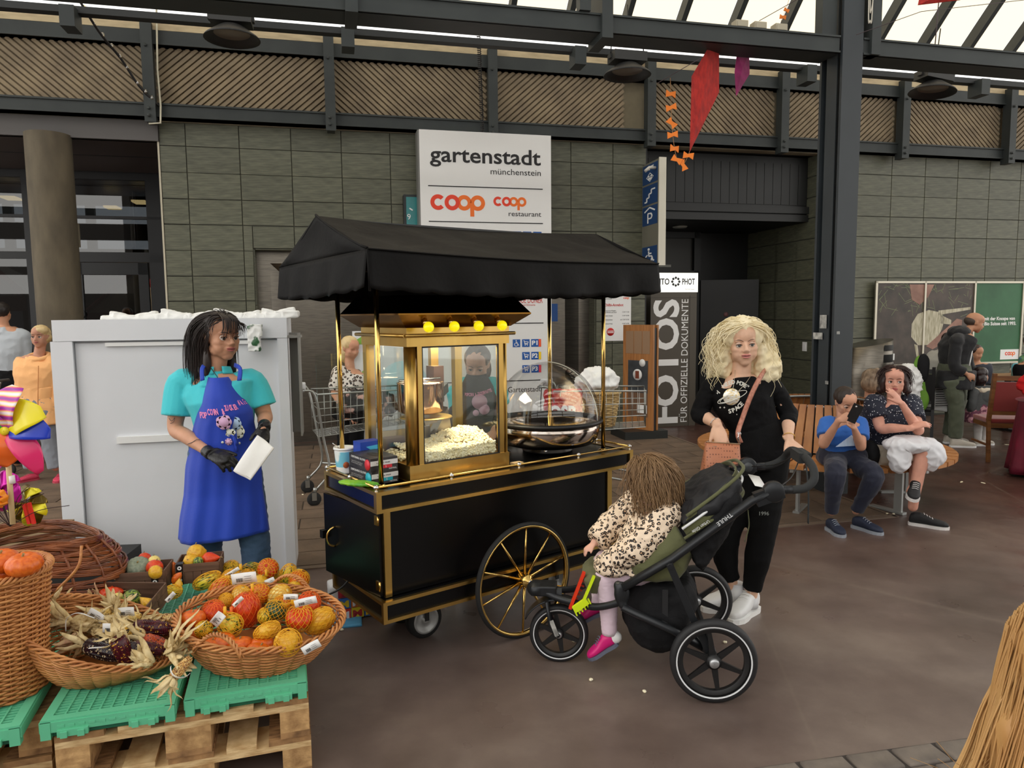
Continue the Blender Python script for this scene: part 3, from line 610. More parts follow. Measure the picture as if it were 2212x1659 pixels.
text('mit der Knospe von',white,pb,8.27,1.49,w=.60,h=.052,y=-.0125,align='RIGHT',bold=.03); text('Bio Suisse seit 1993.',white,pb,8.30,1.41,w=.62,h=.052,y=-.0125,align='RIGHT',bold=.03)
obj('logo_field',MB().box(8.02,8.38,-.014,-.012,.86,1.02),white,pb); coop(pb,8.11,.925,.2,-.014)
obj('plan_label',MB().box(5.70,5.93,-.014,-.012,.90,1.0),M('label_green',(40,74,52),.5),pb); obj('seal_label',MB().box(5.95,6.03,-.014,-.012,.90,1.0),white,pb); text('naturaplan',white,pb,5.91,.93,w=.2,h=.045,y=-.0145,align='RIGHT'); text('Ehrlich. Richtig. Gut.',white,pb,6.02,.85,w=.32,h=.03,y=-.0125,align='RIGHT')
# ------------------------------------------------ hanging lamps
def baylamp(px,py,Y,lab,tilt=0):
    p=PY(px,py,Y); t=thing('hanging_lamp',lab,'lamp',p,TH,group='round high bay lamps under the roof',rot=(0,tilt,TH))
    dm=M('lamp_black',(32,32,32),.5)
    obj('lamp_shade',MB().lathe([(.06,.06),(.10,.055),(.22,-.03),(.235,-.05),(.23,-.052),(.20,-.03),(.08,.03),(.06,.04)],28),dm,t)
    obj('lamp_glass',MB().lathe([(.001,-.005),(.15,-.005),(.17,.005)],24),M('lamp_glass',(120,112,100),.3),t)
    obj('driver_box',MB().box(-.17,.17,-.1,.1,.07,.16).box(-.19,-.17,-.03,.03,.1,.14).box(.17,.19,-.03,.03,.1,.14),M('driver_black',(44,44,42),.5),t)
    obj('bracket',MB().tube([(-.18,0,.12),(-.16,0,.3),(0,0,.36),(.16,0,.3),(.18,0,.12)],.006,6).tube([(0,0,.36),(0,0,.62)],.006,6),dm,t)
baylamp(501,72,6.5,'round black high bay lamp under the roof, leftmost'); baylamp(1355,152,7.4,'round black high bay lamp left of the red kite'); baylamp(2015,190,8.0,'round black high bay lamp right of the steel column',R(6))
# kites
def kite(px,py,Y,pts,mat,name,lab,dY=.0):
    t=thing(name,lab,'kite',PY(px,py,Y),0); P=[]
    for (x,y,dd) in pts: P.append(PY(x,y,Y+dd)-t.location)
    c=sum(P,V())/len(P); n=V((0,-1,0)); m=MB(); k=len(P); up=[p+n*.004 for p in P]+[c+n*.03]; dn=[p-n*.004 for p in P]+[c-n*.004+n*.03]
    m.add(up+dn,[(i,(i+1)%k,k) for i in range(k)]+[((i+1)%k+k+1,i+k+1,2*k+1) for i in range(k)]+[(i,i+k+1,(i+1)%k+k+1,(i+1)%k) for i in range(k)]); obj('sail',m,mat,t)
    sp=M('kite_stick',(120,60,30),.6); return t
kr=M('kite_red',(196,40,28),.7,0,var=(12,(150,24,20),(3,1,1)),bump=(30,.6)); kp=M('kite_magenta',(166,40,110),.7,0,var=(14,(130,26,84)))
k1=kite(1520,240,6.3,[(1527,108,0),(1553,112,.1),(1553,200,.15),(1490,328,.05),(1494,165,0)],kr,'red_kite','large red paper kite hanging from the beam')
k2=kite(1603,160,6.5,[(1592,115,0),(1618,115,.1),(1619,160,.1),(1590,208,0),(1587,155,0)],kp,'magenta_kite','small magenta paper kite right of the red one')
ob=M('kite_tail_orange',(240,130,40),.7)
def bow(par,c,s,a):
    q=MB().add([V((x,y,z)) for y in (-.004,.004) for x,z in ((-s,s*.62),(-.01,.012),(s*.95,s*.7),(s,-.6*s),(.01,-.012),(-s*.95,-.7*s))],[(0,1,4,5),(1,2,3,4),(11,10,7,6),(10,9,8,7),(0,6,7,1),(1,7,8,2),(2,8,9,3),(3,9,10,4),(4,10,11,5),(5,11,6,0)]); o=obj('bow',q,ob,par,loc=c,rot=(0,a,rg.uniform(-.5,.5)))
tl=[(1448,168),(1449,203),(1450,232),(1451,266),(1453,291),(1457,321),(1462,345),(1476,357),(1487,336),(1490,326)]
cv=[PY(x,y,6.35)-k1.location for x,y in tl]; obj('tail_string',MB().tube(cv,.003,5),M('string',(150,110,70),.7),k1)
for i,a in zip(range(1,9),(0.1,-.1,.9,0,.1,.6,1.2,.2)): bow(k1,cv[i],.045,a)
k3=thing('hanging_tail','orange paper bow tail hanging in front of the glazing','kite',PY(1693,20,8.0),0); obj('tail_string',MB().tube([PY(x,y,8.0)-k3.location for x,y in ((1704,0),(1698,20),(1690,38),(1686,50))],.002,5),M('string',(150,110,70)),k3)
bow(k3,PY(1699,22,8.0)-k3.location,.03,.5); bow(k3,PY(1691,37,8.0)-k3.location,.035,.2)
k4=kite(2020,3,5.2,[(1983,11,0),(1990,-22,0),(2070,-22,0),(2075,0,.05)],kr,'red_banner','red paper kite edge at the top of the picture, right')
wr2=obj('hanging_wires',MB().tube([PY(2028,0,5.5),PY(2020,95,5.5)],.004,5).tube([PY(1640,45,6.5),PY(1720,0,6.3)],.003,5).tube([PY(1850,75,6.0),PY(1990,25,6.6),PY(2212,0,6.8)],.003,5).tube([PY(1420,180,6.2),PY(1520,122,6.1)],.003,5),M('dark_wire',(70,56,60),.6)); wr2['kind']='structure'; wr2.name='trim_10'
# junction boxes on the beam
for i,x in enumerate((1598,1638,1683)):
    s_,z_=ws(x,50,5.8); b=obj('junction_box',MB().box(-.055,.055,-.04,.04,0,.065).box(-.045,.045,-.044,-.04,.015,.05),M('junction_grey',(176,168,146),.6),loc=V((0,5.80,3.992))+V((s_*cos(TH),s_*sin(TH),0)),rz=TH); tag(b,['leftmost','middle','rightmost'][i]+' of three grey junction boxes lying on the steel beam','box','junction boxes on the beam')
# spiral cable above the big sign
sp=MB(); P=[]
for i in range(260):
    t=i/260; c=PY(1033,60,9.0).lerp(PY(1042,285,9.0),t); P.append(c+V((.022*cos(i*1.3),.022*sin(i*1.3),0)))
sp.tube(P,.006,5); o=obj('spiral_cable',sp,M('spiral_black',(28,28,28),.5)); tag(o,'black spiral cable hanging down to the white shopping centre sign','cable')
# light chain and pale conduit at upper left
lc=thing('light_chain','dark cable with clear bulbs slung from the roof to the corner of the wall','light chain',PY(255,120,8.3))
A=[PY(172,2,7.6),PY(215,70,7.9),PY(262,128,8.2),PY(300,185,8.4),PY(344,230,8.55)]; obj('cable',MB().tube(CR([a-lc.location for a in A],6),.014,6),black,lc)
for i,t in enumerate((.08,.2,.3,.42,.52,.62,.75,.85,.93)):
    pts=CR(A,10); q=pts[int(t*(len(pts)-1))]-lc.location; obj('bulb',MB().ell((q.x,q.y-.02,q.z+.025),(.018,.018,.026),seg=10,rg=7),glass('bulb_glass',(250,240,210),.3),lc)
cdt=obj('conduit',MB().tube([PY(338,20,8.55),PY(340,150,8.55),PY(347,228,8.55),PY(347,266,8.5),PY(322,267,8.5)],.011,8),M('pale_pipe',(205,200,178),.4)); tag(cdt,'pale bent conduit pipe at the corner of the gallery','pipe')
pw=thing('wall_speaker','beige box on a white rod before the shop entrance','box',PY(150,507,8.9),TH); obj('case',MB().box(-.10,.08,-.12,.12,-.14,.14),M('case_beige',(170,158,132),.5),pw); obj('rod',MB().tube([(-.06,0,.14),(-.06,0,1.9)],.022,8),M('rod_white',(190,178,170),.4),pw)
"""end"""
# ================================================================ POPCORN CART
CO=V((0.0014,3.606,0)); PH=R(36.5)
def cw(s,n,z=0): return V((CO.x+s*cos(PH)-n*sin(PH),CO.y+s*sin(PH)+n*cos(PH),z))
gold=M('brushed_brass',(206,172,100),.3,1,var=(5,(184,148,80),(1,1,.2)),bump=(30,.04,(1,1,.1)))
goldp=M('polished_brass',(224,188,110),.16,1)
blk=M('cart_black_lacquer',(6,6,7),.3,spec=.25); navy=M('cart_navy_lacquer',(12,18,44),.2)
fab=M('awning_black_fabric',(14,13,13),.62,0,var=(3,(20,19,18)),bump=(9,.6),spec=.12)
ct=thing('popcorn_cart','black and brass popcorn cart with a black fabric awning and large spoked wheels','cart',CO,PH)
x0,x1=-.76,.865
obj('counter',MB().box(x0+.012,x1-.012,.012,.588,.772,.862),blk,ct)
obj('navy_panel',MB().box(x0+.008,x0+.012,.03,.57,.79,.846),navy,ct)
def frame_box(a,b,c,d,z0,z1,t,w):
    """metal edging around a slab"""
    m=MB()
    for z in ((z0,z0+t),(z1-t,z1)):
        m.box(a,b,c,c+w,*z).box(a,b,d-w,d,*z).box(a,a+w,c+w,d-w,*z).box(b-w,b,c+w,d-w,*z)
    for x in (a,b-w):
        for y in (c,d-w): m.box(x,x+w,y,y+w,z0+t,z1-t)
    return m
obj('brass_edging',frame_box(x0,x1,0,.6,.768,.866,.017,.026),gold,ct)
obj('cabinet',MB().box(-.69,.74,.065,.555,.35,.77),blk,ct)
m=MB()
for x in (-.70,.715): m.box(x,x+.034,.055,.085,.35,.77).box(x,x+.034,.535,.565,.35,.77)
obj('corner_brass',m,gold,ct,kind='stuff')
obj('plinth',MB().box(-.73,.795,.012,.575,.256,.346),blk,ct); obj('brass_edging',frame_box(-.74,.805,0.0,.585,.25,.352,.017,.02),gold,ct)
dr=obj('door',MB().box(-.012,.004,0,.50,-.2,.205),blk,ct,loc=(-.708,.07,.555),rz=R(7))
obj('handle',MB().tube(CR([(-.012,.40,.05),(-.04,.405,.035),(-.05,.41,0),(-.04,.405,-.035),(-.012,.40,-.05)],4),.0055,8),goldp,dr); obj('lock',MB().lathe([(.001,.03),(.012,.03),(.012,0)],12,(-.02,.49,.0),'x').box(-.04,-.012,.47,.5,-.02,.02),M('lock_black',(30,30,30),.3,.6),dr)
for z in (-.15,.16): obj('hinge',MB().box(-.016,-.011,-.002,.03,z-.022,z+.022).tube([(-.014,0,z-.022),(-.014,0,z+.022)],.005,8),goldp,dr)
# rail
rl=obj('rail',MB().tube([(x0+.01,.02,.885),(x1-.01,.02,.885)],.0055,8).tube([(x0+.01,.02,.885),(x0+.01,.58,.885)],.0055,8).tube([(x1-.01,.02,.885),(x1-.01,.58,.885)],.0055,8).tube([(x0+.01,.58,.885),(x1-.01,.58,.885)],.0055,8),goldp,ct)
bp=MB().lathe([(.001,0),(.009,0),(.006,.008),(.005,.012),(.011,.017),(.013,.022),(.011,.028),(.005,.033),(.001,.034)],14).mesh('rail_ball'); bp.materials.append(chrome)
for s_ in (x0+.01,-.355,.052,.459,x1-.01): link(bp,'rail_ball',ct,(s_,.02,.863)); link(bp,'rail_ball',ct,(s_,.58,.863))
for s_ in (x0+.01,x1-.01): link(bp,'rail_ball',ct,(s_,.30,.863))
# posts
po=MB().tube([(0,0,.868),(0,0,1.93)],.0115,16).lathe([(.030,.866),(.030,.870),(.018,.874),(.014,.878)],20).mesh('post'); po.materials.append(goldp)
for x,y in ((-.685,.10),(.722,.10),(-.70,.5),(.655,.5)): link(po,'post',ct,(x,y,0))
# wheels
def big_wheel(y,par):
    w=thing('w','','',parent=None) if 0 else None
    t=obj('wheel',MB().lathe([(.274,-.013),(.284,-.015),(.284,.015),(.274,.013),(.270,0),(.274,-.013)],64,(0,0,0),'y'),goldp,par,loc=(.032,y,.297))
    obj('tyre',MB().lathe([(.282,-.014),(.292,-.016),(.298,-.008),(.300,0),(.298,.008),(.292,.016),(.282,.014)],64,(0,0,0),'y'),rubber,t)
    sp=MB().tube([(0,0,.03),(0,-.0,.272)],[.008,.0045],8).mesh('spoke'); sp.materials.append(goldp)
    for k in range(10): link(sp,'spoke',t,(0,0,0),(0,k*pi/5+.05,0))
    obj('hub',MB().lathe([(.001,.05),(.016,.05),(.018,.038),(.03,.036),(.036,.02),(.036,-.03),(.03,-.04),(.001,-.04)],24,(0,0,0),'y'),goldp,t)
    obj('hub_cap',MB().lathe([(.001,.064),(.010,.062),(.012,.05),(.016,.048)],16,(0,0,0),'y'),chrome,t)
big_wheel(-.045,ct); big_wheel(.63,ct)
obj('axle',MB().tube([(.032,-.03,.297),(.032,.62,.297)],.012,8),goldp,ct)
def caster(x,y,r,par):
    t=obj('caster',MB().lathe([(r*.72,-.03),(r,-.022),(r,.022),(r*.72,.03)],32,(0,0,0),'y'),rubber,par,loc=(x,y,r))
    obj('wheel_disc',MB().lathe([(.001,.036),(r*.18,.036),(r*.22,.02),(r*.5,.012),(r*.62,.03),(r*.75,.031),(r*.75,-.03),(.001,-.03)],32,(0,0,0),'y'),M('disc_grey',(170,170,168),.35,.3),t)
    obj('fork',MB().box(-.012,.012,-.04,-.034,0,.25-r).box(-.012,.012,.034,.04,0,.25-r).box(-.03,.03,-.045,.045,.25-r-.03,.25-r-.001),M('fork_dark',(50,50,50),.5,.5),t)
caster(-.385,.27,.095,ct); caster(.535,.33,.085,ct); caster(-.385,.5,.095,ct)
# canopy: sagging fabric
A,D=V((-.84,-.15,1.923)),V((.92,-.13,1.923)); B,E2=V((-.87,.82,1.903)),V((.90,.84,1.915)); RL,RRr=V((-.855,.35,2.112)),V((.88,.33,2.128))
def sag(u,v): return -.028*sin(pi*u)*(.35+.65*v)*1.0
rn=random.Random(11); ph=[rn.uniform(0,6) for _ in range(8)]
def wr(u,v): return .006*sin(9*u+ph[0]+3*v)+.004*sin(23*u-5*v+ph[1])*sin(pi*v)+.003*noise.noise(V((u*14,v*7,1)))*2
def slope(P0,P1,Q0,Q1):
    def f(u,v):
        p=P0.lerp(P1,u).lerp(Q0.lerp(Q1,u),v); p=p.copy(); p.z+=sag(u,1-v*.6)*.8+wr(u,v)*(1-abs(2*v-1)**3)-.022*sin(pi*v)*(.6+.4*sin(3*u*pi)**2); return p
    return f
m=MB().grid(slope(RL,RRr,A,D),70,14).grid(slope(RRr,RL,E2,B),70,14)
roof_=obj('canopy',m,fab,ct)
def val(P,Q,out,h=.168,n=90,drop=.0,wv=9,per=None):
    L=(Q-P).length; o=V(out); per=per or round(L/.105)
    def f(u,v):
        p=P.lerp(Q,u); p.z+=sag(u,1)*.6*(1 if L>1 else 0); hh=h+.010*abs(sin(pi*u*per))-.006+.008*sin(5*u+ph[2])
        p=p+o*(.012*sin(2*pi*u*wv+ph[3])*v+.004*sin(40*u)*v**2+.012*v); p.z-=hh*v; return p
    return MB().grid(f,n,8,th=.002)
obj('valance',val(A,D,(0,-1,0),per=12,wv=6),fab,ct); obj('valance',val(D,E2,(1,0,0),n=50,per=7,wv=4),fab,ct); obj('valance',val(E2,B,(0,1,0),per=12,wv=6),fab,ct); obj('valance',val(B,A,(-1,0,0),n=50,per=7,wv=4),fab,ct)
def gable(P,T,Q,o):
    def f(u,v):
        b=P.lerp(Q,u); e=P.lerp(T,u*2) if u<.5 else T.lerp(Q,u*2-1); p=b.lerp(e,v); p=p+V(o)*(.012*sin(pi*v)*sin(3*pi*u+.5)); return p
    return MB().grid(f,30,8,th=.002)
obj('gable',gable(B,RL,A,(-1,0,0)),fab,ct); obj('gable',gable(D,RRr,E2,(1,0,0)),fab,ct)
obj('piping',MB().tube([RL+(A-RL)*t+V((0,0,.004-.022*sin(pi*t)*.6)) for t in [i/10 for i in range(11)]],.006,6).tube([A,A+V((0,-.012,-.17))],.005,6).tube([A.lerp(D,i/20)+V((0,-.003,sag(i/20,1)*.6+.002)) for i in range(21)],.004,6),fab,ct)
m=MB().bar((-.82,.02,1.9),(.88,.02,1.9),.02,.02).bar((-.82,.62,1.9),(.88,.62,1.9),.02,.02).bar((-.83,-.12,1.895),(-.83,.8,1.895),.02,.02).bar((.88,-.12,1.895),(.88,.8,1.895),.02,.02).bar((-.84,.35,2.09),(.86,.34,2.10),.02,.02)
obj('canopy_frame',m,M('frame_dark',(30,30,30),.5),ct,kind='stuff')
# ------------------------------------------------ popcorn machine (stands on the counter)
pmn=thing('popcorn_machine','brass and glass popcorn machine with four yellow bulbs, standing on the cart counter','popcorn machine',cw(-.255,.32,.866),PH)
hx,hy=.29,.24
obj('base',MB().box(-hx,hx,-hy,hy,0,.078).box(-hx-.004,hx+.004,-hy-.004,hy+.004,.0,.004),gold,pmn)
zt=.64
m=MB().tube([(-hx+.03,-hy+.03,.078),(-hx+.03,-hy+.03,zt)],.03,28); obj('corner_post',m,gold,pmn)
obj('corner_post',MB().box(-hx+.055,-hx+.08,-hy+.005,-hy+.02,.078,zt),gold,pmn)
obj('corner_post',MB().box(hx-.055,hx-.006,-hy+.006,-hy+.03,.078,zt).tube([(hx-.02,-hy+.02,.078),(hx-.02,-hy+.02,zt)],.016,16),gold,pmn)
for x in (-1,1): obj('corner_post',MB().box(x*hx-.045 if x>0 else -hx,hx if x>0 else -hx+.045,hy-.04,hy,.078,zt),gold,pmn)
obj('mid_post',MB().box(.045,.09,.12,.15,.078,zt),gold,pmn)
gk=M('gasket_black',(16,16,16),.5)
obj('gasket',MB().box(-hx+.078,-hx+.086,-hy+.006,-hy+.014,.078,zt).box(hx-.062,hx-.054,-hy+.006,-hy+.014,.078,zt).box(-hx+.08,hx-.055,-hy+.006,-hy+.014,zt-.008,zt).box(-hx+.08,hx-.055,-hy+.006,-hy+.014,.076,.082),gk,pmn)
cg=glass('cabinet_glass',(250,252,250),.05)
obj('glass_pane',MB().box(-hx+.086,hx-.062,-hy+.01,-hy+.013,.08,zt-.005),cg,pmn)
obj('glass_pane',MB().box(-hx+.008,-hx+.011,-hy+.06,hy-.045,.08,zt-.005),cg,pmn); obj('glass_pane',MB().box(hx-.011,hx-.008,-hy+.04,hy-.045,.08,zt-.005),cg,pmn); obj('glass_door',MB().box(-hx+.05,hx-.05,hy-.012,hy-.008,.08,zt-.005),cg,pmn)
sd_=obj('side_shield',MB().box(-.06,.0,0,.004,.0,.3),cg,pmn); sd_.location=(-hx-.0,.22,.30); sd_.data=MB().box(-.26,0,0,.004,0,.30).mesh('side_shield'); sd_.data.materials.append(cg)
obj('header',MB().box(-hx-.004,hx+.004,-hy-.004,hy+.004,zt,zt+.088),gold,pmn)
ms_=MB(); e=.024
for a,b in (((-hx-e,-hy-e),(hx+e,-hy-e)),((hx+e,-hy-e),(hx+e,hy+e)),((hx+e,hy+e),(-hx-e,hy+e)),((-hx-e,hy+e),(-hx-e,-hy-e))): ms_.tube([(a[0],a[1],zt+.052),(b[0],b[1],zt+.052)],.009,10)
ms_.box(-hx-.02,hx+.02,-hy-.02,hy+.02,zt+.044,zt+.060); obj('moulding',ms_,gold,pmn)
def fr_(z0,a,z1,b): return MB().add([(-hx-a,-hy-a,z0),(hx+a,-hy-a,z0),(hx+a,hy+a,z0),(-hx-a,hy+a,z0),(-hx-b,-hy-b,z1),(hx+b,-hy-b,z1),(hx+b,hy+b,z1),(-hx-b,hy+b,z1)],[(3,2,1,0),(4,5,6,7),(0,1,5,4),(1,2,6,5),(2,3,7,6),(3,0,4,7)])
bgd=M('bronzed_brass',(120,84,34),.25,1)
obj('flared_top',fr_(zt+.088,.01,zt+.148,.085),bgd,pmn); obj('lid',fr_(zt+.148,.085,zt+.155,.085).xf(Matrix()) ,bgd,pmn); obj('roof_slope',fr_(zt+.155,.083,zt+.24,.02),M('roof_gloss',(40,28,12),.2,1),pmn)
by=M('bulb_yellow',(240,222,20),.25,emit=.35); 
for i in range(4):
    x=-.225+i*.138; b=obj('bulb',MB().ell((x,-hy-.090,zt+.092),.025,seg=18,rg=12),by,pmn); obj('socket',MB().tube([(x,-hy-.045,zt+.122),(x,-hy-.075,zt+.105)],[.016,.013],12),goldp,b)
# kettle
kt=obj('kettle',MB().lathe([(.001,.0),(.10,.0),(.115,.01),(.118,.15),(.12,.155),(.11,.16),(.001,.165)],36,(-.08,.02,.29)),M('kettle_chrome',(225,190,170),.1,1),pmn)
obj('kettle_rod',MB().tube([(-.08,.02,.44),(-.08,.02,zt)],.007,8).tube([(-.08,.02,.44),(-.08,.02,.50)],.012,10).tube([(-.2,.02,.46),(.04,.02,.46)],.006,6),chrome,kt)
obj('drip_plate',MB().lathe([(.001,0),(.13,.006),(.135,.0),(.001,-.006)],28,(-.06,.0,.265)),M('butter_plate',(190,160,90),.3,.6),kt)
obj('kettle_arm',MB().bar((.04,.03,.38),(.12,.10,.40),.03,.05).bar((-.07,.02,.235),(0,.02,.25),.05,.03),chrome,kt)
obj('motor_box',MB().box(.02,.08,.05,.13,.33,.52),M('motor_dark',(50,36,32),.3),kt)
obj('scoop_ramp',MB().add([(.02,.05,.16),(.10,.05,.30),(.10,.12,.30),(.02,.12,.16),(.02,.05,.08),(.14,.05,.08),(.14,.12,.08),(.02,.12,.08)],[(0,1,2,3),(0,4,5,1),(3,2,6,7),(1,5,6,2)]).box(-.26,.02,.1,.108,.078,.20),M('inner_steel',(150,142,130),.3,1),pmn)
# popcorn pieces heaped in the glass case
pr=random.Random(2); bmx=bmesh.new(); bmesh.ops.create_icosphere(bmx,subdivisions=1,radius=1); ico=[v.co.copy() for v in bmx.verts]; icf=[tuple(v.index for v in f.verts) for f in bmx.faces]; bmx.free()
pk=MB()
def hz(x,y): return .120+.025*(x+.29)/.58+.05*max(0,1-((x-.14)**2+(y+.02)**2)/.03)+.04*max(0,-y*2)*0+.012*noise.noise(V((x*12,y*12,0)))
def popat(x,y,z,r):
    for k in range(3):
        a=pr.uniform(0,6.28); c=V((x+cos(a)*r*.6,y+sin(a)*r*.6,z+pr.uniform(-.4,.5)*r)); q=r*pr.uniform(.55,.85); s_=V((pr.uniform(.8,1.2),pr.uniform(.8,1.2),pr.uniform(.7,1.1)))
        pk.add([(c.x+v.x*q*s_.x*pr.uniform(.85,1.15),c.y+v.y*q*s_.y,c.z+v.z*q*s_.z) for v in ico],icf,True)
for i in range(1500):
    x=pr.uniform(-.2,.215); y=pr.uniform(-.215,.09); popat(x,y,hz(x,y)+pr.uniform(-.004,.006),.0085)
for i in range(750):
    x=pr.uniform(-.2,.215); popat(x,-.218+pr.uniform(0,.006),pr.uniform(.085,hz(x,-.21)),.0085)
for i in range(160): x=pr.uniform(-.27,-.2); y=pr.uniform(-.16,.1); popat(x,y,.085+pr.uniform(0,.02),.0085)
pko=obj('popcorn',pk,M('popcorn_cream',(246,232,190),.7,0,var=(60,(252,246,224))),None,loc=cw(-.255,.32,.866),rz=PH,kind='stuff'); tag(pko,'heap of cream popcorn behind the front glass of the brass machine','popcorn')
# ------------------------------------------------ candy floss machine
cf=thing('candy_floss_machine','round steel candy floss bowl under a clear dome, right of the popcorn machine','candy floss machine',cw(.48,.31,.866),PH)
obj('bowl',MB().lathe([(.10,.03),(.20,.034),(.265,.052),(.292,.085),(.301,.125),(.303,.165),(.295,.168),(.285,.15),(.25,.09),(.1,.07),(.001,.07)],56),M('bowl_steel',(190,178,168),.13,1),cf)
obj('rim',MB().lathe([(.298,.166),(.318,.168),(.320,.18),(.310,.19),(.295,.185),(.298,.166)],56),black,cf)
obj('bowl_base',MB().lathe([(.001,.0),(.145,.0),(.15,.012),(.12,.028),(.13,.034),(.001,.034)],40),M('base_steel',(70,68,66),.3,.8),cf)
for k in range(4): obj('foot',MB().lathe([(.012,0),(.014,.012),(.008,.03)],12,(.13*cos(k*pi/2+.8),.13*sin(k*pi/2+.8),0)),chrome,cf)
obj('spinner',MB().lathe([(.03,.07),(.04,.1),(.035,.13),(.001,.135)],24),chrome,cf)
dg=glass('dome_plastic',(248,249,249),.07,.03)
obj('dome',MB().lathe([(.305*cos(t),.188+.325*sin(t)) for t in [i*pi/2/16 for i in range(17)]][:-1]+[(.004,.513)],56),dg,cf)
obj('dome_seam',MB().tube([(.306*cos(t)*cos(1.1),-.306*cos(t)*sin(1.1),.188+.325*sin(t)) for t in [i*pi/2/14 for i in range(15)]],.003,5),M('seam_pale',(220,220,210),.3),cf)
# things on the counter
tb=thing('coconut_tub','white tub of coconut milk with a spoon, at the left end of the counter','tub',cw(-.69,.50,.866),PH)
obj('tub',MB().lathe([(.001,0),(.038,0),(.041,.01),(.049,.125),(.046,.125),(.036,.02),(.001,.02)],32),white,tb); obj('lid_rim',MB().lathe([(.050,.118),(.054,.12),(.053,.13),(.046,.128),(.044,.10),(.001,.10)],32),white,tb)
obj('label',MB().lathe([(.0415,.02),(.0492,.11)],32),pattern(M('tub_label',(190,220,235),.5),(120,200,225),(235,242,240),9,.5,'NOISE'),tb)
obj('palm_leaf',MB().prism([(.008,.05),(.018,.06),(.042,.10),(.044,.108),(.03,.1),(.01,.07)],-.0485,-.046),M('palm_green',(60,130,90),.5),tb); obj('coconut',MB().lathe([(.0001,.048),(.016,.048),(.016,.046)],16,(-.012,0,.045),'y'),M('coconut_brown',(190,96,50),.5),tb)
obj('spoon',MB().tube([(0,0,.10),(-.06,.0,.155)],.003,6),chrome,tb)
obj('saucer',MB().lathe([(.001,0),(.055,.002),(.065,.009),(.062,.009),(.05,.004)],28,(.015,-.01,0)),white,tb)
def glovebox(x,y,z,rz,lab,band,w=.14,d=.225,h=.062):
    t=thing('glove_box',lab,'box',cw(x,y,z),PH+rz,'black and grey boxes of disposable gloves on the counter'); obj('carton',MB().box(0,w,0,d,0,h),M('carton_black',(28,27,30),.4,0,var=(14,(60,58,60),(1,1,3))),t)
    wb_=M('carton_white',(225,225,225),.45); c=M('band_'+str(band[0]),band,.4)
    obj('white_band',MB().box(.0,w,-.002,0,.028,.05),wb_,t); obj('colour_tab',MB().box(.05,w-.03,-.002,0,.012,.027),c,t); obj('colour_dot',MB().lathe([(.0001,-.003),(.026,-.003),(.026,0)],20,(0,.03,.03),'x').xf(Matrix.Diagonal((1,1,1,1))),c,t)
    text('S',wb_,t,.075,.015,h=.009,y=-.0025); text('NITRIL',wb_,t,.095,.004,w=.04,h=.007,y=-.0005); text('LATEX FREE',ink,t,.03,.036,w=.07,h=.006,y=-.0025)
    obj('top_opening',MB().lathe([(.0001,h+.001),(.03,h+.001)],20,(0,0,0)).xf(Matrix.Translation((w/2,d*.45,0))@Matrix.Diagonal((.8,1.9,1,1))),M('slot_black',(12,12,12),.6),t)
    text('DISPOSABLE GLOVES',wb_,t,0,0,w=.15,h=.010,y=0,mtx=Matrix.Translation((-.001,.2,.045))@Matrix.Rotation(-pi/2,4,'Z')); text('100 PCS NITRILE\nPOWDER FREE',M('grey_print',(150,150,150)),t,0,0,w=.12,h=.006,y=0,mtx=Matrix.Translation((-.001,.2,.026))@Matrix.Rotation(-pi/2,4,'Z'))
glovebox(-.715,.135,.868,.06,'lower of two black glove boxes, with a turquoise tab',(30,170,190)); glovebox(-.722,.13,.931,.02,'upper of two black glove boxes, with a red tab',(214,40,56))
gb_=thing('blue_glove_box','upright blue cardboard box behind the black glove boxes','box',cw(-.665,.36,.868),PH+.05); obj('carton',MB().box(0,.115,0,.075,0,.165),M('carton_blue',(24,66,172),.4),gb_); obj('printed_swoosh',MB().prism([(.03,.14),(.10,.145),(.10,.125),(.06,.12)],-.002,0),M('swoosh_cyan',(70,180,226),.4),gb_); text('DISPOSABLE',white,gb_,.02,.075,w=.08,h=.009,y=-.001); text('smile',white,gb_,.055,.105,w=.04,h=.01,y=-.001)
gpk=obj('green_packet',fuse(MB().ell((0,0,.012),(.10,.035,.012)).ell((-.07,.01,.012),(.04,.03,.01)),.004,2,'packet',wr=[(.003,40,(1,1,1))]),M('packet_green',(140,196,40),.35,0,var=(14,(70,150,50))),loc=cw(-.715,.08,.868)+V((-.09,.04,0)),rz=PH-.9); tag(gpk,'crumpled bright green plastic packet at the corner of the counter','packet')
stp=thing('skewer_bag','clear bag of wooden sticks lying between the two machines','bag',cw(.10,.26,.868),PH+.6)
m=MB(); q=random.Random(4)
for i in range(22): y=q.uniform(-.025,.025); z=.006+q.random()*.018; m.tube([(-.09,y*.6,z),(.10,y*1.3,z+q.uniform(0,.012))],.0022,5)
obj('sticks',m,M('stick_wood',(214,184,140),.6),stp,kind='stuff'); obj('plastic_bag',fuse(MB().ell((0,0,.018),(.13,.05,.02)),.006,1,'bag',wr=[(.004,30,(1,1,1))]),glass('bag_plastic',(235,230,225),.12,.1),stp)
tg=obj('wooden_tray',MB().box(-.03,.03,-.02,.02,0,.01),M('stick_wood',(214,184,140),.6),loc=cw(.10,.10,.867),rz=PH); tag(tg,'small pale wooden block on the counter edge by the rail','block')
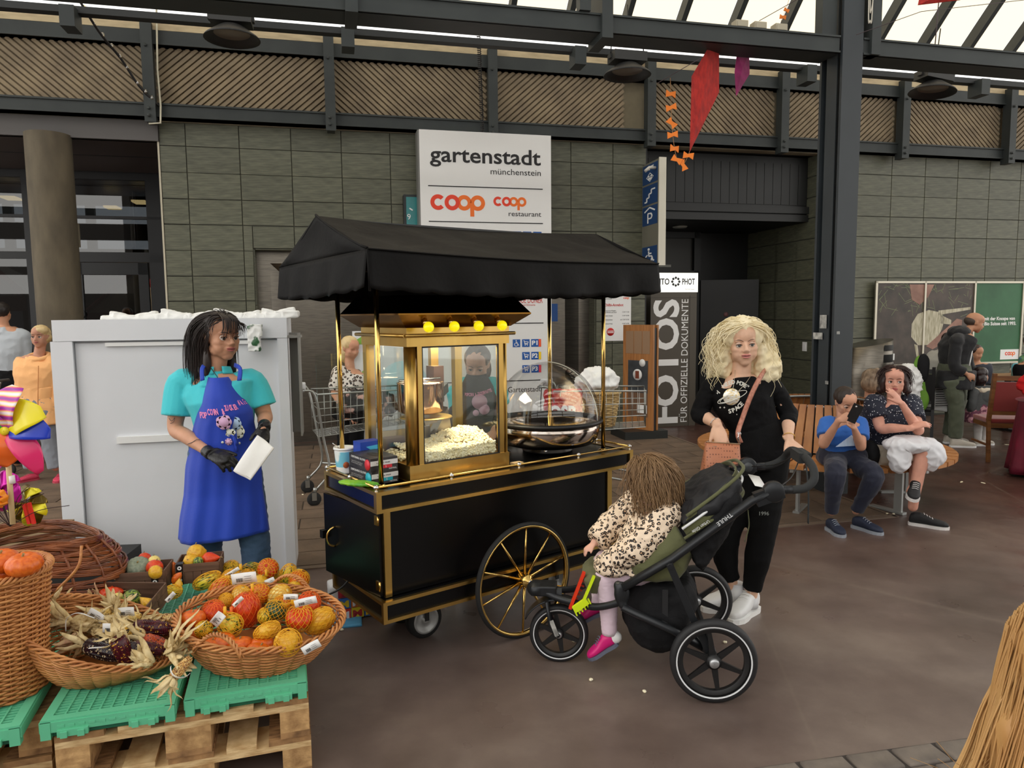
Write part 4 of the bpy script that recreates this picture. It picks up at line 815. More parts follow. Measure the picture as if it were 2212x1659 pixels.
# migros style bag beside the cart, cable
mb_=thing('letter_bag','bright plastic carrier bag with big coloured letters M under the cart','bag',(G(772,1345).x,G(772,1345).y+.12,0),R(25))
obj('bag',fuse(MB().box(-.17,.15,-.05,.07,.005,.2).ell((0,0,.2),(.14,.05,.05)),.012,2,'bag',wr=[(.01,12,(1,1,1))]),M('bag_white',(225,225,225),.4),mb_)
cs=[(226,60,50),(240,210,40),(60,120,200),(236,120,40),(150,40,60),(120,190,60)]
for i in range(4):
    for j in range(3): obj('printed_square',MB().box(-.14+i*.07,-.075+i*.07,-.066,-.06,.01+j*.062,.068+j*.062),M('sq%d'%((i+j*2)%6),cs[(i+j*2)%6],.4),mb_); text('M',M('sqt%d'%((i*2+j)%3),[(250,250,250),(240,210,40),(190,40,50)][(i*2+j)%3],.4),mb_,-.134+i*.07,.018+j*.062,h=.036,w=.05,y=-.067,bold=.04)
bl=obj('blue_sheet',fuse(MB().box(-.09,.09,-.07,.07,.0,.014),.006,1,'sheet',wr=[(.004,14,(1,1,1))]),M('sheet_blue',(90,170,215),.5),loc=(G(745,1345).x,G(745,1345).y,0),rz=.2); tag(bl,'pale blue plastic sheet on the floor beside the letter bag','sheet')
cbl=obj('power_cable',MB().tube(CR([cw(-.74,.35,.37),cw(-.80,.40,.30),cw(-1.0,.5,.22),cw(-1.15,.5,.12),cw(-1.22,.62,.006),cw(-1.3,.75,.006)]),.005,8),black); tag(cbl,'black power cable running from the cart door to the floor','cable')
"""end"""

ml=bpy.data.lights.new('popcorn_machine_lamp','AREA'); mo=bpy.data.objects.new('popcorn_machine_lamp',ml); COL.objects.link(mo); ml.energy=4; ml.size=.3; ml.color=(1,.86,.62); mo.location=cw(-.2,.28,1.49)
# ================================================================ PALLETS, CRATES, BASKETS, HARVEST
PZ=.30; f0=G(116,1588,PZ); f1=G(668,1500,PZ); PA=atan2(f1.y-f0.y,f1.x-f0.x)
def pw_(x,y,z=0): return V((f0.x+x*cos(PA)-y*sin(PA),f0.y+x*sin(PA)+y*cos(PA),z))
w1=M('pallet_pine_pale',(226,196,146),.75,0,var=(4,(176,138,88),(3,3,14)),bump=(25,.3,(1,1,6)),rnd=.12); w2=M('pallet_block_chip',(200,160,108),.85,0,var=(22,(150,112,70)),bump=(40,.6),rnd=.08); w3=M('pallet_pine_aged',(176,134,88),.8,0,var=(5,(112,80,50),(3,12,3)),bump=(25,.4),rnd=.12)
def pallet(x,y,z,lab,L=1.2,Wd=.8,rz=PA,loc=None):
    t=thing('pallet',lab,'pallet',loc or pw_(x,y,z),rz,None)
    def b(n,a0,a1,b0,b1,c0,c1,m): return obj(n,MB().box(a0,a1,b0,b1,c0,c1),m,t)
    ws_=[.145,.1,.145,.1,.145]; gp=(Wd-sum(ws_))/4; X=0
    for k,wi in enumerate(ws_): b('deck_board',X,X+wi,0,L,.122,.144,w1 if k%2 else w3); X+=wi+gp
    for k,Y in enumerate((0,L/2-.0725,L-.145)): b('stringer_board',0,Wd,Y,Y+.145,.100,.122,w1)
    for Y in (0,L/2-.0725,L-.145):
        for X0_,X1_ in ((0,.1),(Wd/2-.0725,Wd/2+.0725),(Wd-.1,Wd)): b('block',X0_,X1_,Y,Y+.145,.022,.100,w2)
    for X0_,X1_ in ((0,.1),(Wd/2-.0725,Wd/2+.0725),(Wd-.1,Wd)): b('bottom_board',X0_,X1_,0,L,0,.022,w3)
    return t
pallet(0,0,.148,'upper wooden pallet of the stack under the green crates with the corn and pumpkin baskets'); pallet(.004,.01,.0,'lower wooden pallet of the stack at the front')
pl3=pallet(0,0,0,'wooden pallet with a round stamp under the tall basket at the left edge',loc=pw_(-.86,.16,.148),rz=PA+.02); pl4=pallet(0,0,0,'lower wooden pallet at the left edge of the picture',loc=pw_(-.86,.15,0),rz=PA+.02)
obj('stamp',MB().ringx((.09,.062),.028,.032,-.0,.0012).xf(Matrix.Rotation(pi/2,4,'Z')).xf(Matrix.Translation((.80,0,0))),ink,pl3)
gcm=M('crate_green',(94,186,144),.42,0,var=(3,(104,194,152)))
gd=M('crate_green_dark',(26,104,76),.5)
def crate(x,y,rz,lab,W_=.40,L=.60,loc=None):
    t=thing('folding_crate',lab,'crate',loc or pw_(x,y,.293),PA+rz,'collapsed green folding crates on the pallets')
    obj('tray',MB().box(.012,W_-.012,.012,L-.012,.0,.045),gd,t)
    m=MB(); e=.0
    m.box(0,W_,0,.03,.045,.062).box(0,W_,L-.03,L,.045,.062).box(0,.03,.03,L-.03,.045,.062).box(W_-.03,W_,.03,L-.03,.045,.062)
    for k in range(9): xx=.03+(W_-.06)*(k+1)/10; m.box(xx-.003,xx+.003,.03,L-.03,.050,.061)
    for k in range(28): yy=.03+(L-.06)*(k+1)/29; m.box(.03,W_-.03,yy-.0045,yy+.0045,.048,.058)
    obj('grid_top',m,gcm,t,kind='stuff')
    m=MB()
    for (a0,a1,b0,b1) in ((0,W_,-.004,.008),(0,W_,L-.008,L+.004),(-.004,.008,0,L),(W_-.008,W_+.004,0,L)): m.box(a0,a1,b0,b1,.02,.055)
    for cx_ in (0,W_-.03):
        for cy_ in (-.006,L-.026): m.box(cx_,cx_+.03,cy_,cy_+.032,-.002,.055)
    for k in range(10): m.box(.05+k*.03,.07+k*.03,-.006,-.004,.035,.043)
    obj('rim',m,gcm,t,kind='stuff')
    for cx_ in (.05,W_-.14):
        obj('latch',MB().box(cx_,cx_+.09,-.014,.0,.006,.028).box(cx_+.01,cx_+.03,-.02,-.012,.004,.024).box(cx_+.06,cx_+.08,-.02,-.012,.004,.024),gcm,t)
    return t
crate(.395,0,0,'collapsed green folding crate in front, under the oval pumpkin basket'); crate(.395,.61,0,'collapsed green folding crate behind, under the netted gourds')
crate(-.035,-.005,-.02,'collapsed green folding crate in front, under the tilted corn basket'); crate(-.03,.61,0,'collapsed green folding crate under the small wooden punnets')
crate(0,0,.03,'collapsed green folding crate at the left edge, under the tall basket',loc=pw_(-.49,-.02,.293)); crate(0,0,.03,'collapsed green folding crate behind the tall basket at the left',loc=pw_(-.50,.6,.293))
# ---------------- wicker
wk=M('willow_honey',(208,144,82),.5,0,var=(9,(168,104,54),(1,1,6)),coat=.1); wkd=M('willow_dark',(150,84,42),.4,0,var=(9,(96,46,22),(1,1,4)),coat=.2)
def basket(lab,loc,rz,a0,b0,a1,b1,h,rows,stakes,mat,tilt=(0,0),bulge=.0,hf=None,group=None,r=.0036,amp=.006,handles=(),hl=.09):
    t=thing('wicker_basket',lab,'basket',loc,rz); m=MB(); Tm=Matrix.Rotation(tilt[0],4,'X')@Matrix.Rotation(tilt[1],4,'Y')
    def P(phi,v,o=0):
        q=v**.8; a=a0+(a1-a0)*q+bulge*sin(pi*v); b=b0+(b1-b0)*q+bulge*sin(pi*v); H_=hf(phi) if hf else h
        return V(((a+o)*cos(phi),(b+o)*sin(phi),H_*v))
    n=stakes*4
    for k in range(rows):
        v=(k+.5)/rows; pts=[P(2*pi*j/n,v,amp*cos(stakes/2*2*pi*j/n+pi*k)) for j in range(n)]
        m.tube(pts,r,4,closed=True,flat=1.5,up=(0,0,1))
    m.xf(Tm); wv=obj('weave',m,mat,t,kind='stuff')
    m=MB()
    for j in range(stakes): ph_=2*pi*j/stakes; m.tube([P(ph_,v/6,0) for v in range(7)],r*.8,4)
    m.xf(Tm); obj('stakes',m,mat,t,kind='stuff')
    m=MB(); m.add([P(2*pi*j/40,0) for j in range(40)]+[P(2*pi*j/40,0)+V((0,0,.006)) for j in range(40)],[tuple(range(40)),tuple(range(79,39,-1))]); m.xf(Tm); obj('bottom',m,mat,t)
    m=MB(); nn=stakes*6
    for q in range(4): m.tube([P(2*pi*j/nn,1,.010*cos(14*2*pi*j/nn+q*pi/2))+V((0,0,.010*sin(14*2*pi*j/nn+q*pi/2)+.004)) for j in range(nn)],r*1.35,5,closed=True)
    m.xf(Tm); obj('rim',m,mat,t)
    for ph_ in handles:
        m=MB(); c=P(ph_,1,.0); d_=V((-sin(ph_),cos(ph_),0)); 
        for q in range(3):
            pts=[]
            for i in range(41):
                u=i/40; p=c+d_*(hl*(2*u-1))+V((0,0,.075*sin(pi*u)**.7-.02)); pts.append(p+V((.005*cos(30*u+q*2.1),.005*cos(30*u+q*2.1),.005*sin(30*u+q*2.1))))
            m.tube(pts,r*1.25,5)
        m.xf(Tm); obj('handle',m,mat,t)
    return t
bk2=basket('oval wicker basket full of pumpkins and netted gourds, on the right green crate',(-.985,2.69,.358),PA-.12,.205,.19,.305,.285,.135,19,28,wk,tilt=(R(2),R(4)),handles=(-pi/2-.35,pi/2-.25),hf=lambda p:.145-.012*cos(p)+.0*sin(p))
bk1=basket('honey coloured wicker basket with a rim sloping to the right, full of ornamental corn',(-1.52,2.56,.358),PA-.25,.16,.13,.275,.215,.2,26,26,wk,bulge=.012,hf=lambda p:.145-.095*cos(p)+.012*sin(p))
bk3=basket('tall round wicker basket with orange pumpkins at the left edge',(-1.80,2.42,.358),PA,.135,.135,.17,.17,.43,50,24,wk,bulge=-.006)
# fourth: big dark basket lying tipped behind
b4=thing('wicker_basket','large dark wicker basket lying on its side behind the tall basket','basket',PY(45,1262,3.0),.25)
m=MB(); q=random.Random(8)
for k in range(34):
    th=-.15+1.75*k/33; zc=.235*cos(th)-.03; rr_=1.0; w_=.42*sqrt(max(.04,1-(zc/.30)**2)); d_=.26*sqrt(max(.04,1-(zc/.30)**2))
    jit=q.uniform(-.006,.006); n=40
    for kk in range(2): m.tube([((w_+.008*cos(7*p_+k*1.3))*cos(p_)+.02*zc,(d_+.007*cos(9*p_+k*2))*sin(p_),zc+jit+.006*kk+.014*cos(p_*3+k)-.03*cos(p_)**2*(1+zc)) for p_ in [2*pi*j/n for j in range(n)]],.0048,5,closed=True)
for k in range(9):
    p_=-pi+(k+.5)*pi/9; m.tube([(.418*cos(p_)*sqrt(max(0,1-(z/.30)**2)),.258*sin(p_)*sqrt(max(0,1-(z/.30)**2)),z) for z in [-.12+.05*i for i in range(7)]],.006,6)
obj('weave',m,wkd,b4,kind='stuff')
m=MB()
for s_,a in ((-.05,.0),(.30,.5)): m.tube(CR([(s_,-.235+a*.1,.20),(s_-.01,-.27+a*.1,.12),(s_-.03-a*.15,-.275+a*.1,.02)],6),.006,6)
obj('binding',m,wk,b4)
# ---------------- gourd meshes
def gm(name,fn,seg=32,rg=18,stem=None):
    rings=[]
    for i in range(rg+1):
        t=i/rg; rings.append([V(fn(t,2*pi*j/seg)) for j in range(seg)])
    return MB().loft(rings,True)
def pumpkin_mb(n=10,sq=.72,dip=.25):
    def f(t,a):
        th=pi*min(max(t,.02),.98); r=sin(th)*(1+.07*abs(cos(n*a/2))-.035); z=-cos(th)*sq; z-=dip*(1-sin(th))**2*(1 if z>0 else -1)*.9; return (r*cos(a),r*sin(a),z)
    return gm('p',f,n*4,16)
def gourd_mb(kind):
    if kind=='pear': f=lambda t,a:((lambda r:(r*cos(a),r*sin(a),-1.1+2.6*t))((sin(pi*min(max(t,.015),.99))**.62)*(1.0-.62*max(0,t-.35)/.65)*(1+.03*cos(10*a))))
    elif kind=='warty': f=lambda t,a:((lambda r:(r*cos(a),r*sin(a),-cos(pi*t)*1.15))(max(.02,sin(pi*t))*(1+.10*noise.noise(V((cos(a)*4,sin(a)*4,t*9)))*2)))
    elif kind=='long': f=lambda t,a:((lambda r:(r*cos(a),r*sin(a)+.25*sin(pi*t),-2+4*t))(max(.03,sin(pi*t)**.55)*(1-.25*t)*(1+.03*cos(9*a))))
    elif kind=='warty_long': f=lambda t,a:((lambda r:(r*cos(a),r*sin(a)+.2*sin(pi*t),-1.7+3.4*t))(max(.03,sin(pi*t)**.6)*(1-.2*t)*(1+.12*noise.noise(V((cos(a)*4,sin(a)*4,t*14)))*2)))
    else: f=lambda t,a:((lambda r:(r*cos(a),r*sin(a),-cos(pi*t)*.95))(max(.02,sin(pi*t))*(1+.02*cos(12*a))))
    return gm(kind,f,28,18)
gor={k:gourd_mb(k).mesh('rind') for k in ('pear','warty','long','warty_long','round')}
for k in ('10','8','12'): gor['pump'+k]=pumpkin_mb(int(k)).mesh('rind')
stm=MB().tube(CR([(0,0,-.05),(0,0,.15),(.05,.03,.32),(.12,.04,.42)],3),[.16,.13,.11,.1,.1,.1,.1,.1,.1,.12][:10],8).mesh('stem'); stmat=M('stem_tan',(150,132,84),.8); stm.materials.append(stmat)
gmats={'orange':M('rind_orange',(226,112,28),.32,0,var=(5,(204,84,18)),bump=(30,.08)),'deep':M('rind_red_orange',(226,74,26),.35,0,var=(5,(206,58,18))),
'yellow':M('rind_yellow',(232,186,52),.35,0,var=(5,(214,152,30))),'pale':M('rind_pale_yellow',(238,222,150),.35,0,var=(6,(232,206,90),(3,3,1))),'grey':M('rind_grey_green',(142,150,128),.4,0,var=(5,(112,124,104))),'dgreen':M('rind_dark_green',(44,72,46),.35,0,var=(5,(62,92,52)))}
gs=M('rind_striped',(60,90,30),.35); pattern(gs,(46,74,24),(226,206,60),3.2,.47,'NOISE',(1,1,.12),soft=.05); gmats['striped']=gs
gs2=M('rind_green_striped',(60,90,30),.35); pattern(gs2,(30,60,34),(150,170,70),4.5,.52,'NOISE',(1,1,.1),soft=.06); gmats['gstripe']=gs2
nety=M('net_yellow',(238,176,30),.5); neto=M('net_orange',(236,110,30),.5)
def gourd(kind,col,c,r,lab,rot=(0,0,0),group=None,stem=True,scale=None,cat=None):
    nm='pumpkin' if kind.startswith('pump') else 'gourd'; t=thing(nm,lab,cat or nm,c,0,group,rot=rot)
    me=gor[kind]; key=kind+col
    if key not in gor: mm=me.copy(); mm.materials.clear(); mm.materials.append(gmats[col]); gor[key]=mm
    o=link(gor[key],'rind',t,(0,0,0),(0,0,random.uniform(0,6)),scale=(r,)*3 if not scale else tuple(r*s_ for s_ in scale))
    if stem:
        top={'pear':1.45,'long':1.95,'warty_long':1.65,'warty':1.1,'round':.9}.get(kind,.42)
        link(stm,'stem',t,(0,0,r*top),scale=(r*.62,)*3)
    return t
def netwires(m,c,r,rot=(0,0,0),sc=(1,1,1),seg=14,hz_=1.3):
    E_=Matrix.Rotation(rot[2],3,'Z')@Matrix.Rotation(rot[1],3,'Y')@Matrix.Rotation(rot[0],3,'X')
    for s_ in (1,-1):
        for k in range(seg):
            pts=[]
            for i in range(15):
                t=.04+.92*i/14; a=2*pi*k/seg+s_*hz_*t*pi*.55; rr_=r*1.05*max(.1,sin(pi*t)**.8); pts.append(V(c)+E_@V((rr_*cos(a)*sc[0],rr_*sin(a)*sc[1],-cos(pi*t)*r*1.06*sc[2])))
            m.tube(pts,.00125,3,caps=False)
tagm=M('tag_white',(238,238,236),.5)
def pricetag(par,c,w,h,rot,loop=None):
    t=obj('price_tag',MB().grid(lambda u,v:((u-.5)*w,.004*sin(pi*u),(v-.5)*h),6,2,th=.0008),tagm,par,loc=c,rot=rot)
    m=MB()
    for i in range(9): m.box(-w*.3+i*w*.03,-w*.3+i*w*.03+w*(.012 if i%3 else .02),-.0012+.003,-.0004+.003,-h*.3,h*.05)
    for i in range(3): m.box(w*.02,w*.3,.0022,.003,-h*.25+i*h*.2,-h*.22+i*h*.2)
    m.xf(Matrix.Translation((0,-.0052,0))); obj('barcode',m,ink,t,kind='stuff')
    return t
def netbag(lab,items,col,tail=None,tagp=None,grp=None):
    """items: (kind,colour,px,py,D,r,label,rot,scale)"""
    c0=PY(items[0][2],items[0][3],items[0][4]); t=thing('net_bag',lab,'net bag',c0); m=MB()
    for it in items:
        kind,cl_,px,py,D_,r,gl_,rot,sc=it; c=PY(px,py,D_); gourd(kind,cl_,c,r,gl_,rot,'gourds in net bags',stem=False,scale=sc)
        ext={'pear':1.25,'long':2.0,'warty_long':1.75,'warty':1.15}.get(kind,1.0); netwires(m,c-c0,r,rot,(sc[0],sc[1],sc[2]*ext) if sc else (1,1,ext))
    if tail:
        a=PY(*items[0][2:5])-c0; b=PY(*tail)-c0
        for k in range(8): ang_=k*pi/4; o=V((cos(ang_),.3,sin(ang_)))*items[0][5]*.6; m.tube([a+o,(a+o*.6).lerp(b,.5),b],.0013,3)
        m.tube([b-V((0,0,.01)),b,b+V((0,0,.02))],.006,6)
    obj('net',m,col,t,kind='stuff')
    if tagp: pricetag(t,PY(*tagp[:3])-c0,tagp[3],tagp[4],tagp[5])
    return t
def DD(y): return 2.56+(1408-y)*.0032
# loose pumpkins in the oval basket
for i,(px,py,r,k,lab) in enumerate(((416,1336,.047,'pump10','orange pumpkin with a short stem at the left end of the oval basket'),(418,1368,.042,'pump8','orange pumpkin under the leftmost one of the oval basket'),(457,1392,.036,'pump8','small pumpkin behind the braided front handle, left'),(484,1386,.04,'pump10','pumpkin in the middle behind the braided front handle'),(520,1393,.043,'pump8','rightmost of the pumpkins right behind the braided front handle'),(508,1412,.036,'pump8','orange pumpkin lowest behind the braided front handle'),(560,1408,.046,'pump12','lighter orange ribbed pumpkin at the front rim of the oval basket'),(566,1390,.04,'pump8','pumpkin tucked behind the lighter ribbed one'))):
    gourd(k,'orange',PY(px,py,(2.66 if i<2 else DD(py)-.07)),r,lab,(random.uniform(-.3,.35),random.uniform(-.3,.3),0),'orange pumpkins in the oval basket')
NB=[
('orange net bag with a round red pumpkin, left in the oval basket',[('pump10','deep',462,1321,2.74,.042,'red orange pumpkin in an orange net, left in the oval basket',(.4,0,0),None)],neto,(500,1322,2.70),None),
('yellow net bag with two green striped gourds at the front of the oval basket',[('pear','striped',498,1350,2.62,.043,'green and yellow striped gourd with a netted top, front centre of the oval basket',(.2,-1.2,0),(1,1,.8)),('round','striped',440,1360,2.58,.03,'smaller striped gourd beside the leftmost pumpkin',(1.3,0,.2),(1,1,1.3))],nety,(486,1322,2.60),(470,1338,2.56,.035,.055,(0,.7,0))),
('orange net bag with a large tall red pumpkin, centre of the oval basket',[('warty','deep',531,1318,2.76,.055,'large red orange squash in the centre of the oval basket',(.1,.1,0),(1,1,1.05))],neto,(545,1280,2.80),(514,1300,2.66,.05,.016,(0,-.75,0))),
('yellow net bag with a round red pumpkin and a yellow pear gourd, right',[('pump10','deep',647,1334,2.70,.05,'red orange pumpkin in a yellow net at the right of the oval basket',(.3,.2,0),None),('warty','yellow',690,1341,2.74,.045,'yellow green gourd at the right rim of the oval basket',(0,1,0),(1,1,1.2))],nety,(635,1300,2.70),(628,1290,2.64,.055,.022,(0,0,0))),
('yellow net bag with a long warty yellow gourd, front of the oval basket',[('warty_long','yellow',577,1363,2.56,.027,'long warty yellow gourd lying across the front of the oval basket',(0,1.2,.3),(1.1,1.1,1))],nety,None,None),
('yellow net bag with a bulging yellow gourd, at the front right rim',[('pear','yellow',622,1388,2.48,.046,'big yellow pear gourd leaning on the front right rim of the oval basket',(.2,-.9,.2),(1,1,.75))],nety,None,(672,1398,2.45,.07,.03,(0,-.5,0))),
('yellow net bag with a dark green gourd, right of centre',[('round','dgreen',597,1318,2.74,.04,'dark green gourd right of the large red squash',(0,.4,0),(1.1,1,.85)),('round','striped',574,1330,2.72,.03,'small mottled gourd left of the dark green one',(0,0,0),None)],nety,(632,1300,2.70),None),
('orange net bag with a red pumpkin, at the far right of the oval basket',[('pump10','deep',667,1304,2.86,.046,'red pumpkin behind the white tag at the far right of the oval basket',(.2,.4,0),None)],neto,None,(660,1300,2.60,.085,.028,(0,-.22,0))),
('yellow net bag with a pale and two orange gourds, back of the oval basket',[('round','pale',521,1286,2.88,.037,'pale cream gourd at the back of the oval basket',(.2,.3,0),None),('pump8','orange',562,1283,2.90,.04,'orange pumpkin right of the pale cream gourd',(1.2,0,0),None),('pump8','yellow',488,1297,2.84,.028,'small yellow pumpkin left of the pale cream gourd',(.6,0,0),None)],nety,(545,1272,2.80),None),
('yellow net bag with a yellow and an orange gourd, back right of the oval basket',[('warty','pale',603,1288,2.90,.042,'pale yellow gourd before the rear handle of the oval basket',(.3,.9,0),(1,1,1.1)),('round','orange',609,1304,2.83,.032,'orange gourd below the pale yellow one near the rear handle',(0,0,0),None)],nety,None,None),
('yellow net bag with a red pumpkin and long yellow gourds, on the rear crate',[('pump12','deep',579,1229,3.29,.047,'red orange pumpkin topmost on the rear green crate',(.9,.2,0),None),('long','striped',622,1240,3.27,.036,'long yellow ridged gourd at the right of the rear crate',(.2,.5,0),(1,1,.7)),('round','orange',646,1253,3.22,.045,'orange green gourd rightmost on the rear crate',(0,.5,0),None)],nety,(575,1240,3.17),(584,1258,3.07,.045,.035,(0,-.4,0))),
('yellow net bag with green striped gourds, back of the rear crate',[('round','striped',500,1230,3.33,.04,'round green striped gourd left on the rear crate',(.4,0,0),None),('long','gstripe',543,1227,3.39,.026,'long green gourd lying behind the white tags',(0,1.5,0),(1,1,.8))],nety,(520,1228,3.17),(502,1236,3.12,.07,.016,(0,-.55,0))),
('yellow net bag with a yellow and an orange gourd under the big white tag',[('round','yellow',499,1251,3.15,.042,'plain yellow gourd left of the big white price tag',(0,.3,0),None),('warty','orange',476,1273,3.07,.042,'orange green gourd at the left behind the oval basket',(0,.8,.2),(1,1,1.2)),('round','yellow',535,1252,3.27,.045,'yellow gourd hidden behind the big white price tag',(0,.3,0),None)],nety,(505,1265,2.95),(527,1249,2.92,.105,.045,(0,-.12,0))),
('yellow net bag with a long green striped gourd, left of the oval basket',[('long','striped',448,1254,3.15,.033,'long yellow green gourd reaching up behind the left of the oval basket',(0,1.15,0),(1,1,1.0))],nety,None,None),
('yellow net bag with green gourds, between the punnets and the oval basket',[('pear','striped',372,1279,3.03,.03,'yellow green gourd between the punnets and the oval basket',(0,1.3,0),(1,1,1.1)),('long','yellow',322,1277,3.07,.025,'yellow net wrapped gourd right of the front punnet',(0,1.5,0),(1,1,.7))],nety,None,(368,1290,2.80,.05,.018,(0,-.8,0))),
]
for lab,its,nc,tl_,tp in NB: netbag(lab,its,nc,tl_,tp)
for i,(px,py,d_,r,lab) in enumerate(((601,1252,3.35,.04,'round yellow gourd right of the red pumpkin on the rear crate'),(560,1262,3.2,.038,'yellow gourd low behind the rear handle'),(635,1272,3.15,.03,'yellow gourd low at the right behind the oval basket'))): gourd('warty','yellow',PY(px,py,d_),r,lab,(0,.4,0),'loose gourds on the rear crate')
# pumpkins in the tall basket
for i,(px,py,r,k,lab) in enumerate(((52,1219,.056,'pump12','large orange pumpkin with a grey stem in the tall basket at the left edge'),(2,1212,.056,'pump10','orange pumpkin cut by the left edge of the picture'),(14,1232,.05,'pump8','orange pumpkin lying lowest in the tall basket'))):
    gourd(k,'orange',PY(px,py,2.36+.04*i)-V((0,0,.0)),r,lab,(.15,.1*i,0),'pumpkins in the tall basket')
# ---------------- punnets
pn_=M('punnet_wood',(116,86,68),.75,0,var=(6,(88,64,50),(1,8,8)),rnd=.1); rb=M('ribbon_black',(18,18,20),.4)
def punnet(lab,px,py,D_,rz,w,d,h,rot=None,rib=None):
    c=PY(px,py,D_); t=thing('punnet',lab,'punnet',c,rz,None,rot=rot)
    for (a0,a1,b0,b1) in ((-w/2,w/2,-d/2-.003,-d/2),(-w/2,w/2,d/2,d/2+.003),(-w/2-.003,-w/2,-d/2,d/2),(w/2,w/2+.003,-d/2,d/2)):
        obj('top_band',MB().box(a0-.001,a1+.001,b0-.001,b1+.001,h*.62,h),pn_,t)
        n=5
        for k in range(n):
            if a1-a0>b1-b0: u0=a0+(a1-a0)*k/n; u1=a0+(a1-a0)*(k+1)/n-.002; q=(u0,u1,b0+(.0015 if k%2 else 0),b1+(.0015 if k%2 else 0))
            else: u0=b0+(b1-b0)*k/n; u1=b0+(b1-b0)*(k+1)/n-.002; q=(a0+(.0015 if k%2 else 0),a1+(.0015 if k%2 else 0),u0,u1)
            obj('splint',MB().box(*q,0,h*.6),pn_,t)
    obj('bottom',MB().box(-w/2,w/2,-d/2,d/2,0,.004),pn_,t)
    if rib is not None:
        r_=obj('ribbon',MB().box(rib,rib+.028,-d/2-.006,-d/2-.0045,0,h+.003).box(rib,rib+.028,-d/2-.006,-d/2+.03,h+.002,h+.004),rb,t)
        for k in range(3): obj('printed_motif',MB().ringx((rib+.014,.02+k*.028),.004,.009,-d/2-.0075,-d/2-.006,seg=14),white,r_)
    return t
punnet('dark wooden punnet with a grey pumpkin and a black ribbon, behind the corn',316,1268,3.12,PA-.1,.19,.15,.095,rib=.045)
punnet('dark wooden punnet with warty yellow gourds, at the feet of the woman in the apron',434,1246,3.25,PA-.05,.18,.15,.09,rib=-.088)
punnet('wooden punnet tilted forward, with an orange warty gourd, behind the corn basket',262,1325,2.88,PA-.35,.30,.20,.08,rot=(R(14),0,PA-.35),rib=.08)
gourd('pump12','grey',PY(298,1224,3.12),.05,'grey green pumpkin in the left punnet',(.5,.2,0)); gourd('round','deep',PY(334,1226,3.12),.036,'red gourd in the left punnet, beside the grey one',(0,.3,0)); gourd('round','pale',PY(333,1212,3.16),.026,'small cream gourd at the back of the left punnet'); gourd('round','yellow',PY(336,1236,3.06),.03,'small yellow gourd at the front of the left punnet',(0,1,0)); gourd('warty','deep',PY(312,1210,3.2),.03,'dark red gourd at the back of the left punnet')
gourd('long','orange',PY(373,1236,3.2),.025,'orange crookneck gourd standing between the two rear punnets',(0,.1,0)); gourd('warty_long','orange',PY(383,1250,3.1),.02,'small orange warty gourd leaning between the two rear punnets',(0,.6,0)); gourd('pear','yellow',PY(386,1262,3.05),.018,'tiny yellow gourd below the orange crookneck',(0,.2,0))
gourd('warty','yellow',PY(424,1198,3.28),.042,'warty yellow gourd on top of the right punnet',(0,0,0)); gourd('warty','yellow',PY(413,1214,3.22),.035,'warty yellow gourd at the left of the right punnet',(1,0,0)); gourd('pear','deep',PY(452,1208,3.25),.036,'orange gourd with white buds in the right punnet',(0,1.4,0)); gourd('round','gstripe',PY(428,1213,3.2),.022,'small green gourd between the yellow ones of the right punnet')
gourd('warty_long','deep',PY(238,1284,2.95),.034,'long orange warty gourd in the front punnet',(0,1.35,.1)); gourd('round','gstripe',PY(284,1292,2.9),.036,'dark green striped gourd in the front punnet',(0,1.2,0)); gourd('pear','yellow',PY(318,1304,2.85),.026,'yellow orange gourd at the right of the front punnet',(0,-.8,0)); gourd('round','pale',PY(255,1290,2.92),.02,'small pink and cream gourd in the front punnet'); gourd('warty','deep',PY(196,1290,2.95),.022,'orange tip of a gourd at the left of the front punnet')
# ---------------- corn
def cobmesh(name,cols,thr):
    m=MB(); L_=1.0
    for i in range(24):
        t=(i+.5)/24; r=.20*(sin(pi*(.08+.86*t))**.45)*(1-.25*t)
        for j in range(14):
            a=2*pi*j/14; c=V((r*cos(a),r*sin(a),(t-.5)*L_)); X=V((-sin(a),cos(a),0))*r*.235; Z=V((0,0,.0205)); O=V((cos(a),sin(a),0))
            m.add([c-X-Z,c+X-Z,c+X+Z,c-X+Z,c+O*.028-X*.6-Z*.6,c+O*.028+X*.6-Z*.6,c+O*.028+X*.6+Z*.6,c+O*.028-X*.6+Z*.6],[(4,5,6,7),(0,1,5,4),(1,2,6,5),(2,3,7,6),(3,0,4,7)],False)
    m.lathe([(.001,-.5),(.1,-.5),(.19,-.42),(.19,.1),(.14,.4),(.02,.5),(.001,.5)],12)
    me=m.mesh(name); mt=M('kernels_'+name,cols[0],.3); nt=mt.node_tree; N=nt.nodes; L=nt.links; g=N.new('ShaderNodeTexCoord'); v=N.new('ShaderNodeTexVoronoi'); v.inputs['Scale'].default_value=30; L.new(g.outputs['Object'],v.inputs['Vector']); sp=N.new('ShaderNodeSeparateColor'); L.new(v.outputs['Color'],sp.inputs[0]); r=N.new('ShaderNodeValToRGB'); r.color_ramp.interpolation='CONSTANT'; L.new(sp.outputs[0],r.inputs[0])
    e=r.color_ramp.elements; e[0].position=0; e[0].color=lin(cols[0]); e[1].position=thr[0]; e[1].color=lin(cols[1])
    for c,p in zip(cols[2:],thr[1:]): q=e.new(p); q.color=lin(c)
    L.new(r.outputs[0],N['Principled BSDF'].inputs['Base Color']); me.materials.append(mt); return me
